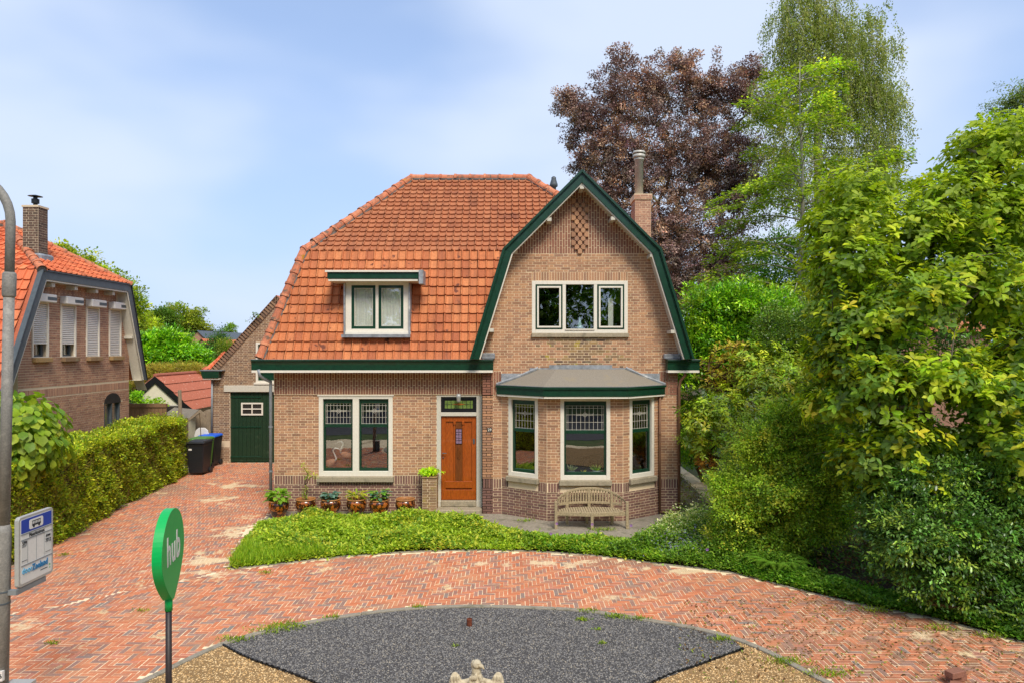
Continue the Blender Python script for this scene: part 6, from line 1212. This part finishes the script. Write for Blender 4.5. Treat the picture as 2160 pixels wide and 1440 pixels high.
shrub('dwarf_azalea', 'small red-brown leaved bush beside the side path', (4.9, 15.9, 0), ((1495, 975, 22, 24), (1478, 968, 14, 14)), 15.6, 90, 8, .07, .075, .026, ['#8a6a2e', '#a0662e', '#6a6a2a', '#b07a3a'], style='rosette', big=True)
shrub('laurel_bush', 'bright green laurel rising behind the right eaves', (6.5, 20, 0), ((1490, 650, 48, 45), (1560, 640, 65, 45), (1620, 660, 60, 50), (1500, 720, 55, 50), (1590, 720, 70, 50), (1450, 700, 25, 40), (1450, 760, 40, 60), (1520, 780, 50, 50), (1660, 700, 50, 60)), 19.0, 1900, 26, .24, .11, .042, ['#6f9a22', '#80a82a', '#5c8a24', '#4a7426', '#8eb030'], mat='leaf_gloss', shell=.7, cj=.26, sh=(320, .5))
shrub('holly_tree', 'dark small-leaved holly left of the magnolia', (7.6, 16.8, 0), ((1750, 720, 55, 90), (1710, 700, 40, 60), (1770, 830, 60, 90), (1720, 880, 50, 70), (1640, 700, 45, 55)), 16.0, 1500, 34, .22, .052, .03, ['#4a6526', '#5c7630', '#39521f', '#6c843a'], mat='leaf_gloss', cat='tree')
shrub('evergreen_thicket', 'dark evergreen thicket closing the garden behind the magnolia', (9.5, 17.5, 0), ((1850, 640, 110, 110), (1990, 660, 110, 130), (2130, 560, 100, 140), (2190, 700, 70, 160), (1830, 860, 70, 110), (2150, 880, 70, 120), (2240, 500, 80, 150), (1900, 900, 60, 60), (1820, 1010, 80, 60), (2330, 700, 130, 200), (2450, 850, 120, 160), (2300, 950, 110, 110)), 17.0, 3000, 30, .33, .09, .045, DKG, mat='leaf_gloss', nskel=200)
shrub('green_backdrop_shrub', 'mid green shrubbery filling the gap right of the copper beech', (10.5, 25, 0), ((1640, 560, 70, 70), (1640, 660, 90, 60), (1740, 620, 70, 80), (1560, 700, 70, 50), (1500, 740, 60, 50)), 24.0, 1300, 30, .36, .09, .05, ['#55802a', '#658e2e', '#46702a', '#76983a'])
shrub('side_path_bush', 'low light green bush at the far end of the side path', (5.6, 20, 0), ((1450, 960, 25, 25), (1480, 920, 30, 40), (1440, 900, 20, 50), (1460, 860, 25, 30)), 19.5, 380, 26, .2, .07, .036, ['#5f8a26', '#729a2e', '#4d7828'])
yb = 23.0
woody('distant_birch', 'top of another weeping birch at the upper right edge', 'tree', (W(2170, 0, 24).x, 24, 0), [lobe(*a, 24) for a in ((2130, 220, 45, 45), (2170, 200, 50, 40), (2190, 260, 60, 60))], 240, 40, .33, .07, .045, ['#5f6f3c', '#6f7c48', '#56663a'], 'leaf', 'random', 'bark', trunk_to=(W(2180, 0, 24).x, 24, 11), hang=.8, shell=.9)
woody('faint_shrub_top', 'thin twiggy treetop peeping over the magnolia', 'tree', (W(1890, 0, 24).x, 24, 0), [lobe(*a, 24) for a in ((1880, 410, 45, 30), (1960, 390, 30, 20), (1840, 440, 60, 60), (1930, 460, 50, 50))], 200, 34, .36, .07, .05, ['#66763c', '#75834a'], 'leaf', 'random', 'bark', trunk_to=(W(1890, 0, 24).x, 24, 8), shell=.9)

wl3 = [(x_, 95 + 12 * math.sin(x_), 2.0 + 1.0 * math.sin(x_ * .7), 8, 5, 3.0 + 1.0 * math.sin(x_ * .37)) for x_ in range(-120, 150, 7)]
cn, od, _ = in_lobes(wl3, 2600, .6); k_ = cn[:, 2] > .1; o = crown('far_wood', None, cn[k_], od[k_], 60, 1.5, .36, .24, ['#5c7a34', '#6c8838', '#4f6e30'], 'leaf', 'random')[0]; tag(o, 'low far-off belt of woodland closing the horizon', 'woodland')
# trees at the left, behind the neighbour
def far_tree(name, label, lobs, Y, ncl, per, cr, Ln, pal, bpx): return woody(name, label, 'tree', (W(bpx, 0, Y).x, Y, 0), [lobe(*a, Y) for a in lobs], ncl, per, cr, Ln, Ln * .6, pal, 'leaf', 'random', 'bark', trunk_to=(W(bpx, 0, Y).x, Y, 3.2), r_base=.3, r_tip=.012, nskel=220, group='trees beyond the gardens')
far_tree('walnut_tree', 'yellow-green tree top showing over the orange roof at far left', ((150, 560, 55, 30), (200, 590, 45, 30), (240, 620, 50, 35), (275, 640, 22, 28), (130, 535, 25, 16), (280, 690, 14, 60)), 34, 520, 34, .5, .15, ['#7a8a2c', '#8f9a34', '#66782c', '#a0a03c'], 200)
far_tree('oak_tree', 'round olive green tree above the distant grey-roofed house', ((385, 680, 42, 32), (400, 700, 42, 28), (365, 700, 32, 24), (425, 715, 18, 20), (345, 715, 40, 22)), 80, 520, 40, .85, .26, ['#7a8430', '#8c8f3a', '#68762e', '#5f6e2c'], 390)
far_tree('dark_oak', 'smaller dark green tree left of the olive tree', ((345, 670, 26, 15), (330, 680, 22, 16), (310, 672, 16, 12)), 76, 220, 40, .7, .24, ['#55702c', '#486328', '#63783a'], 335)
far_tree('yellowish_tree', 'pale yellow-green tree directly behind the neighbouring gable end', ((308, 690, 24, 30), (300, 720, 26, 40), (325, 705, 20, 20)), 56, 300, 40, .6, .18, ['#93a02c', '#a8ad34', '#7d9028'], 305)
far_tree('young_ash', 'little upright tree poking above the distant orange roofs', ((486, 697, 9, 14), (480, 705, 6, 8)), 74, 50, 30, .4, .18, ['#6c8a30', '#58782c'], 486)
shrub('laurel_hedge_mass', 'big bright green laurel mass behind the cream garage', (-17, 31, 0), ((330, 760, 60, 48), (380, 755, 50, 38), (300, 780, 45, 50), (400, 780, 35, 30), (350, 720, 45, 25), (415, 770, 25, 25)), 30.0, 1500, 30, .3, .15, .06, ['#6f9e1e', '#82b024', '#5c8c22', '#94ba2a', '#4a7a20'], mat='leaf_gloss', shell=.5)
shrub('dark_conifer', 'dark conifer beside the coach house roof', (W(445, 0, 34).x, 34, 0), ((445, 760, 22, 40), (462, 740, 18, 35), (430, 765, 20, 30), (466, 705, 7, 18), (480, 770, 14, 30)), 34, 420, 34, .3, .09, .04, ['#3f6030', '#4c6e34', '#33522c'], cat='tree')
shrub('olive_conifer', 'olive green conifer touching the coach house gable', (W(480, 0, 33).x, 33, 0), ((478, 745, 18, 28), (490, 755, 14, 22), (470, 765, 14, 16)), 33, 220, 34, .3, .09, .04, ['#6a7a2c', '#7c8634', '#5a6c2a'], cat='tree')
shrub('dry_grass_bush', 'tawny dry-looking bush right above the red garage roof', (W(360, 0, 30).x, 27.5, 0), ((340, 782, 45, 12), (385, 778, 45, 14), (415, 784, 22, 10), (300, 800, 30, 20)), 28.5, 420, 30, .2, .12, .02, ['#9a8a4a', '#8a7f42', '#a8945a', '#84863e'])
woody('wall_sapling', 'tiny sapling growing out of the coach house verge', 'plant', tuple(W(541, 672, 23.3)), [lobe(*a, 23.2) for a in ((536, 665, 6, 6), (525, 676, 8, 4), (545, 668, 4, 4))], 12, 6, .07, .06, .04, ['#5f7a30'], 'leaf', 'random', 'twig', nskel=8, r_tip=.004)
shrub('climbing_plant', 'leafy creeper sprouting before the cream garage front', (W(310, 0, 24).x, 24.2, 0), ((300, 845, 18, 12), (325, 850, 22, 8), (290, 835, 10, 10)), 24.0, 60, 22, .16, .08, .05, ['#6f9a22', '#86a82c'])

# clipped hedge along the drive
hg = thing('clipped_hedge', (-9.7, 15, 0), 'long clipped green hedge along the left of the drive', 'hedge')
ncl = 9500; ysamp = 6.0 + (21.1 - 6.0) * rng.random(ncl) ** 1.0; hx_ = np.array([hedge_x(y) for y in ysamp]); topz = 1.80 + .06 * np.sin(ysamp * 1.7) + .02 * np.sin(ysamp * 5); kind = rng.random(ncl)
xx = np.where(kind < .58, hx_ - .05 - .12 * rng.random(ncl) ** 2, hx_ - 1.25 * rng.random(ncl)); zz_ = np.where(kind < .58, topz * rng.random(ncl), topz - .05 - .1 * rng.random(ncl) ** 2); endk = kind > .93; xx = np.where(endk, -10.1 - 1.2 * rng.random(ncl), xx); yy = np.where(endk, 21.05 - .1 * rng.random(ncl), ysamp); zz_ = np.where(endk, 1.85 * rng.random(ncl), zz_)
# belly and hollows of the clipped face
xx += np.where(kind < .58, .07 * np.sin(ysamp * 2.3) * np.sin(zz_ * 2.4 + ysamp) + .05 * np.sin(ysamp * 6.1 + zz_ * 5) - .10 * (zz_ / 1.8), 0)
cn = np.stack([xx, yy, zz_], 1); od = np.where((kind < .58)[:, None], np.array([1., -.1, .25]), np.array([.1, 0, 1.])); od = np.where(endk[:, None], np.array([.3, 1., 0]), od); cn, od = cull(nrm(cn) * np.linalg.norm(cn, axis=1, keepdims=True), od)
crown('foliage', hg, cn, od, 15, .12, .055, .036, ['#7d8f28', '#8e9c2e', '#6b8026', '#98a032', '#5c7226', '#8a8c34', '#a2a836'], 'leaf', 'random', flat=1.0, cj=.28)
b = MB(); rs = []
for y in np.linspace(5.9, 21.0, 24): x = hedge_x(y); rs.append([(x - .20, y, 0), (x - .24, y, 1.68), (x - 1.15, y, 1.68), (x - 1.2, y, 0)])
b.ring([[(p[0] + .03 * math.sin(i * 3 + j), p[1], p[2]) for j, p in enumerate(r_)] for i, r_ in enumerate(rs)]); b.build('twig_core', M['twig'], hg)
nt2 = 2600; y = rng.uniform(7, 21, nt2); x = np.array([hedge_x(v) for v in y]) - .1 + .05 * rng.random(nt2); z = rng.uniform(.05, 1.5, nt2); leaf_obj('twigs', np.stack([x, y, z], 1), nrm(rng.normal(0, .5, (nt2, 3)) + np.array([.25, 0, .9])), rand_dir(nt2), rng.uniform(.15, .4, nt2), .008, jitter(cols(['#7a6642'])[np.zeros(nt2, int)], nt2, .2), 'leaf', hg)
b = MB(); x_, y_ = -10.12, 21.25; b.box(x_ - .04, x_ + .03, y_ - .03, y_ + .03, 0, 1.75); tag(b.build('fence_post', M['oldwood']), 'thin grey post at the far end of the clipped hedge', 'post')

# catalpa ball by the lamp
ct = thing('catalpa_tree', (-9.24, 12.9, 0), 'round-headed catalpa with large heart-shaped lime leaves behind the lamp post', 'tree')
c0 = W(48, 915, 12.9); cn, od, _ = in_lobes([(c0.x, c0.y, c0.z, .76, .76, .74), (c0.x - .55, c0.y, c0.z - .2, .66, .66, .66)], 2300, .4); kk = np.linalg.norm(cn - np.array([c0.x - .25, c0.y, c0.z - .1]), axis=1) < 1.0; cn, od = cn[kk], od[kk]; skeleton((c0.x, c0.y, 0), cn[:70], .006, .05, 'bark', ct, trunk_to=(c0.x, c0.y, 2.0))
n = len(cn); ax = nrm(od * .55 + np.array([0, 0, -.75]) + rand_dir(n) * .28); nr = nrm(od + np.array([0, 0, .45]) + rand_dir(n) * .25); col = jitter(cols(['#92ae2e', '#a4bc34', '#7e9c2c', '#b0c23c', '#6f902a'])[rng.integers(0, 5, n)], n, .1); sc_ = np.exp(rng.normal(0, .18, n))
oo = leaf_obj('crown', cn, ax, nr,   .17 * sc_, .135 * sc_, col, 'leaf', ct, big=True, fold=.1, droop=.05); promote((oo, cn, ax, nr, col, sc_), ct, 200, .19, .15, 'leaf', lambda p, a, q: p[:, 1] + p[:, 0] * -.2)

# planting bed: a sea of low leaves, changing from patch to patch
def field(name, poly, n, hfun, Ln, Wd, palf, mat='leaf', label=None, cat=None, up=.8, fold=.14, narrow=False):
    xs = [p[0] for p in poly]; ys_ = [p[1] for p in poly]; P_ = []
    while len(P_) < n:
        q = rng.random((n, 2)) * [max(xs) - min(xs), max(ys_) - min(ys_)] + [min(xs), min(ys_)]; P_ += [(a, b_) for a, b_ in q if inpoly(a, b_, poly)]
    P_ = np.array(P_[:n]); h = hfun(P_[:, 0], P_[:, 1]); z = h * rng.random(n) ** .45 * (1 + .5 * (np.sin(P_[:, 0] * 9 + 2 * np.sin(P_[:, 1] * 7)) * np.sin(P_[:, 1] * 11 + P_[:, 0] * 3)) * .6 + np.maximum(0, rng.normal(0, .16, n))) + .015; pos = np.column_stack([P_ + rng.normal(0, .02, (n, 2)), z])
    ax = nrm(rand_dir(n) * [1, 1, .5] + np.array([0, 0, up * .3 if not narrow else 1.6])); nr = nrm(np.array([0, 0, 1.]) + rand_dir(n) * .5); col = palf(P_[:, 0], P_[:, 1], n)
    o = leaf_obj(name, pos, ax, nr, Ln * np.exp(rng.normal(0, .3, n)), Wd, col, mat, None, fold=fold); 
    if label: tag(o, label, cat)
    return o
def lump(x, y, s=1.0, a=0): return .5 + .5 * np.sin(x * 2.1 * s + 1.3 * np.sin(y * 1.7 * s + a)) * np.sin(y * 2.7 * s + np.sin(x * 1.3 * s) + a)
def fadeh(x, y, poly, w=.5):                    # height falls to the edge of the bed
    P_ = np.array(poly); d = np.full(len(x), 9.0)
    for (a, b_) in zip(P_, np.roll(P_, -1, 0)):
        ab = b_ - a; t = np.clip(((x - a[0]) * ab[0] + (y - a[1]) * ab[1]) / (ab @ ab + 1e-9), 0, 1); d = np.minimum(d, np.hypot(x - a[0] - t * ab[0], y - a[1] - t * ab[1]))
    return np.clip(d / w, 0, 1) ** .6
BLEFT = [p for p in BED[:8]] + [(2.7, 13.4), (2.2, 13.75), (.9, 13.85), (.2, 14.35), (-.5, 14.9), (-1.0, 15.3), (-1.9, 15.6), (-4.9, 15.6), (-5.6, 15.1), (-5.3, 13.3)]
def palL(x, y, n):
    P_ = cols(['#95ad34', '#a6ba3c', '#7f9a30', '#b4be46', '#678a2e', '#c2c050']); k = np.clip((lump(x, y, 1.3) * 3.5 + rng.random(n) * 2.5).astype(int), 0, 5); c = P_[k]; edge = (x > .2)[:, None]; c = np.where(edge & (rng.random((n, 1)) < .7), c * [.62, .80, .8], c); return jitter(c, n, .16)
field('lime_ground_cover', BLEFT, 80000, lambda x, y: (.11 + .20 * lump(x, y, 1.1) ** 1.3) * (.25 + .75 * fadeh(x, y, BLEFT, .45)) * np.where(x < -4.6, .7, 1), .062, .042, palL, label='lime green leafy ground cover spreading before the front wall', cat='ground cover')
field('bed_grass', [BED[0], BED[1], (-3.4, 12.75), (-4.4, 13.4), (-5.2, 13.4)], 6000, lambda x, y: .06 + .08 * lump(x, y), .14, .010, lambda x, y, n: jitter(cols(['#8aa82a', '#9fb436', '#6f9428'])[rng.integers(0, 3, n)], n, .15), narrow=True, label='tuft of grass at the pointed left corner of the bed', cat='grass')
BMID = [p for p in BED[6:12]] + [(5.2, 11.2), (4.9, 12.2), (4.6, 13.6), (4.3, 14.6), (3.6, 14.4), (2.9, 14.1), (2.2, 13.4)]
def palM(x, y, n):
    a = cols(['#5f8426', '#759a30', '#4f7428', '#86a03a', '#6a8c3c']); w = cols(['#c9cc9a', '#b5bf8a', '#d8d8b4']); v = cols(['#7f86a8', '#8f94b4']); c = a[rng.integers(0, 5, n)]; near = np.exp(-(((x - 3.5) / .9) ** 2 + ((y - 13.9) / .55) ** 2)); c = np.where((rng.random(n) < near * .8)[:, None], w[rng.integers(0, 3, n)], c); lav = np.exp(-(((x - 3.6) / .8) ** 2 + ((y - 12.9) / .35) ** 2)); c = np.where((rng.random(n) < lav * .35)[:, None], v[rng.integers(0, 2, n)], c); return jitter(c, n, .14)
field('mixed_border', BMID, 38000, lambda x, y: (.12 + .34 * lump(x, y, 1.2, 2)) * (.3 + .7 * fadeh(x, y, BMID, .5)) + .18 * np.exp(-((x - 3.6) ** 2 + (y - 13.9) ** 2)), .050, .032, palM, label='mixed border with pale flowering edge and lavender tinge beside the bench', cat='border plants')
BR = [p for p in BED[8:15]] + [(7.2, 9.5), (6.4, 10.4), (5.6, 11.0), (5.0, 11.9), (4.2, 12.6)]
field('ivy_edge', BR, 30000, lambda x, y: (.08 + .22 * lump(x, y, 1.6, 4)) * (.3 + .7 * fadeh(x, y, BR, .35)), .052, .042, lambda x, y, n: jitter(cols(['#5c8a2a', '#6f9a34', '#4c7828', '#83a63c'])[rng.integers(0, 4, n)], n, .15), label='green leafy edging along the paving below the dark bushes', cat='ground cover')
field('understory', [(4.6, 12.4), (5.3, 11.0), (6.3, 10.6), (8.5, 11), (9, 16), (5.2, 16)], 9000, lambda x, y: .04 + .30 * lump(x, y, 1.8, 1) ** 2, .085, .045, lambda x, y, n: jitter(cols(['#4f7428', '#3f5f22', '#6b4a30', '#5e8030', '#54402c'])[rng.integers(0, 5, n)], n, .2), label='shady low plants and dead leaves between the rounded shrub and the privet', cat='ground cover')
field('path_weeds', [(3.95, 15.0), (4.9, 14.9), (5.2, 21), (4.2, 21)], 2600, lambda x, y: .03 + .05 * lump(x, y, 2), .05, .03, lambda x, y, n: jitter(cols(['#6b7f2c', '#7a8a36', '#6a4e34', '#7b5a3c'])[rng.integers(0, 4, n)], n, .2), label='moss and weeds on the side path', cat='weeds')
field('leaf_litter', [(2.0, 8.2), (2.6, 10.5), (4.6, 10.9), (6.1, 9.6), (8, 8.3), (7, 6.5), (4.6, 6.6)], 2600, lambda x, y: .004 + 0 * x, .045, .022, lambda x, y, n: jitter(cols(['#6b4a30', '#7d5c38', '#54402c', '#8a7a40', '#7a8a3a'])[rng.integers(0, 5, n)], n, .2), up=0, label='fallen brown leaves scattered over the paving on the right', cat='fallen leaves')
field('bed_litter', BR, 5000, lambda x, y: .012 + 0 * x, .045, .022, lambda x, y, n: jitter(cols(['#6b4a30', '#7d5c38', '#54402c', '#8a6a44'])[rng.integers(0, 4, n)], n, .2), up=0, label='brown leaf litter under the dark bushes', cat='fallen leaves')
# weeds along kerb and between pavers
wp, wa = [], []
for (px, py, k, s_) in ((600, 1325, 260, .10), (570, 1334, 140, .08), (495, 1352, 120, .06), (700, 1306, 60, .04), (880, 1284, 70, .04), (1245, 1292, 90, .05), (1300, 1304, 110, .06), (1350, 1308, 90, .05), (1520, 1352, 90, .05), (1660, 1400, 170, .08), (1750, 1425, 200, .10), (1230, 1310, 60, .03), (1845, 1290, 140, .08), (1980, 1330, 110, .08), (2085, 1345, 110, .07), (1260, 1330, 20, .02), (110, 1360, 40, .03), (135, 1172, 40, .04), (300, 1290, 40, .04), (960, 1365, 14, .02), (1270, 1360, 20, .02), (1110, 1100, 90, .06), (1272, 1120, 160, .09), (560, 1210, 60, .05), (700, 1100, 20, .03)):
    g = G(px, py); wp.append(np.column_stack([rng.normal(g[0], s_ * 1.6, k), rng.normal(g[1], s_ * .6, k), .012 + rng.random(k) * s_ * .5]))
wp = np.vstack(wp); n = len(wp); o = leaf_obj('weeds', wp, nrm(rand_dir(n) * [1, 1, .6] + np.array([0, 0, .9])), rand_dir(n), .05 * np.exp(rng.normal(0, .3, n)), .014, jitter(cols(['#7d9428', '#94a634', '#66802a'])[rng.integers(0, 3, n)], n, .2), 'leaf'); tag(o, 'little weeds and grass tufts in the paving joints and along the kerb', 'weeds')
# flowers dotted in the bed
fl = np.array([(*G(1172 + 0, 1130), .36), (*G(1160, 1146), .3), (*G(1394, 1150), .32), (*G(1325, 1128), .3), (*G(1245, 1120), .25), (*G(1480, 1180), .3)]); 
b = MB()
for x, y, z in fl:
    y -= .35
    for k in range(5): a = k * 1.257; b.add([(x, y, z), (x + .03 * math.cos(a), y - .01, z + .03 * math.sin(a)), (x + .03 * math.cos(a + .8), y - .01, z + .03 * math.sin(a + .8))], [(0, 1, 2)])
tag(b.build('purple_flowers', plain('purple petal', '#8a4fa8', .7, 5, .1)), 'few small purple flowers dotted through the bed', 'flowers', kind='stuff')
# fern
fe = thing('fern', (*G(1640, 1230), 0), 'fern with arching fronds at the foot of the rounded shrub', 'fern'); fx_, fy_ = 4.55, 11.75; pos, ax, nr = [], [], []
for k in range(12):
    a = k * .52 + .2; 
    for q in range(22):
        t = (q + 1) / 22; p = np.array([fx_ + math.cos(a) * .55 * t, fy_ + math.sin(a) * .55 * t, .15 + .55 * t - .45 * t * t]); 
        for s_ in (-1, 1): pos.append(p); ax.append([-math.sin(a) * s_ + math.cos(a) * .4, math.cos(a) * s_ + math.sin(a) * .4, .0]); nr.append([0, 0, 1.])
n = len(pos); tq = np.tile(np.repeat((np.arange(22) + 1) / 22, 2), 12); leaf_obj('fronds', np.array(pos), np.array(ax, float), np.array(nr), .16 * np.sin(np.pi * (tq * .85 + .1)) + .02, .028, jitter(cols(['#6f9a2c', '#7fa838'])[rng.integers(0, 2, n)], n, .1), 'leaf', fe)
# pot plants
def potleaf(i, pal, Ln, Wd, n, spread=.24, lift=.16, big=True):
    t, x, y, h = POTS[i]; a = rng.random(n) * 2 * math.pi; r_ = rng.random(n) ** .6 * spread * .45; pos = np.column_stack([x + np.cos(a) * r_, y + np.sin(a) * r_, h + .0 + lift * rng.random(n)]); ax = np.column_stack([np.cos(a), np.sin(a), rng.uniform(-.1, .7, n)]); nr = nrm(np.array([0, 0, 1.]) + rand_dir(n) * .3); leaf_obj('foliage', pos, ax, nr, Ln * np.exp(rng.normal(0, .2, n)), Wd, jitter(cols(pal)[rng.integers(0, len(pal), n)], n, .1), 'leaf', t, big=big, droop=.12)
potleaf(0, ['#92b83a', '#a5c648', '#7fa834'], .22, .12, 60, .30, .2); potleaf(2, ['#6f9280', '#7ea08c', '#5c8070'], .17, .10, 50); potleaf(3, ['#b8b828', '#8fae2c', '#d0c83c'], .20, .05, 55); potleaf(4, ['#6f9280', '#7fb03a', '#94bc3c', '#5f8570'], .17, .09, 70, .28, .2)
t, x, y, h = POTS[1]; b = MB(); b.tube([(x, y, h - .05), (x + .03, y, h + .2), (x - .02, y, h + .35), (x + .05, y, h + .6)], [.02, .018, .014, .008], 6); b.tube([(x - .01, y, h + .33), (x + .1, y, h + .5), (x + .2, y, h + .55)], [.012, .009, .005], 5); b.tube([(x + .05, y, h + .58), (x - .05, y, h + .75)], [.008, .004], 5); b.build('trunk', M['twig'], t)
cn = np.array([(x - .04, y, h + .78), (x, y, h + .68), (x + .07, y, h + .6), (x + .15, y, h + .54), (x + .22, y, h + .52), (x + .05, y - .03, h + .52), (x - .02, y - .03, h + .15), (x, y - .04, h + .25), (x - .03, y, h + .06)]); crown('foliage', t, cn, rand_dir(len(cn)), 26, .075, .04, .025, ['#8c9a3c', '#a0a848', '#768a34'], flat=.8)
cn = np.column_stack([rng.normal(-1.93, .11, 46), rng.normal(16.12, .09, 46), .94 + rng.random(46) * .12]); t = thing('pedestal_plant', (-1.93, 16.12, .9), 'bright lime leafy plant spilling over the brick pedestal', 'plant'); crown('foliage', t, cn, nrm(np.column_stack([rng.normal(0, 1, 46), rng.normal(-.4, .6, 46), np.full(46, .4)])), 12, .06, .05, .042, ['#a3c42c', '#8fb428', '#b5cc3a'])
b = MB(); b.tube([(-1.93, 16.12, .88), (-1.9, 16.1, 1.0)], .01, 5); b.build('stem', M['twig'], t)
for (t, x, y, z, s_), pal in zip(WP, (['#9aa37a', '#b5b890'], ['#c0b450', '#8fa038'], ['#7c9a40', '#94a85a'])):
    n = int(260 * s_); a = rng.random(n) * 6.28; leaf_obj('foliage', np.tile([x, y, z], (n, 1)) + rng.normal(0, s_ * .25, (n, 3)) * [1, 1, .6], np.column_stack([np.cos(a), np.sin(a) * .6, rng.uniform(.3, 1.6, n)]), rand_dir(n), s_ * 2.0, s_ * .35, jitter(cols(pal)[rng.integers(0, 2, n)], n, .15), 'leaf', t)
# the far side of the street, which the windows mirror
mlobes = []
for k in range(16): x = -34 + k * 4.6 + rng.normal(0, .8); mlobes.append((x, -16 + rng.normal(0, 1.5), 5.2 + rng.normal(0, .8), 3.2, 2.6, 4.6)); mlobes.append((x + 1.5, -15 + rng.normal(0, 1), 10 + rng.normal(0, 1), 2.8, 2.4, 3.6))
cn, od, _ = in_lobes(mlobes, 6500, .7); cn2 = cn[cn[:, 2] > .2]; od2 = od[cn[:, 2] > .2]; o = crown('street_trees', None, cn2, od2, 18, .7, .38, .28, ['#4f6e28', '#5f8030', '#405c24', '#6f8a36'], 'leaf', 'random')[0]; tag(o, 'belt of trees on the far side of the street, mirrored in the windows', 'trees')
b = MB()
for k in range(14): x = -32 + k * 4.9; b.tube([(x, -16, 0), (x + .3, -16, 6)], [.25, .12], 6)
tag(b.build('street_tree_trunks', M['bark'], o), kind='stuff')

# lettering becomes plain mesh
bpy.context.view_layer.update(); dg = bpy.context.evaluated_depsgraph_get()
for o in [q for q in C.objects if q.type == 'FONT']:
    me = bpy.data.meshes.new_from_object(o.evaluated_get(dg)); n_ = bpy.data.objects.new('lettering', me); C.objects.link(n_); n_.parent = o.parent; n_.matrix_parent_inverse = o.matrix_parent_inverse.copy(); n_.matrix_basis = o.matrix_basis.copy(); bpy.data.objects.remove(o)
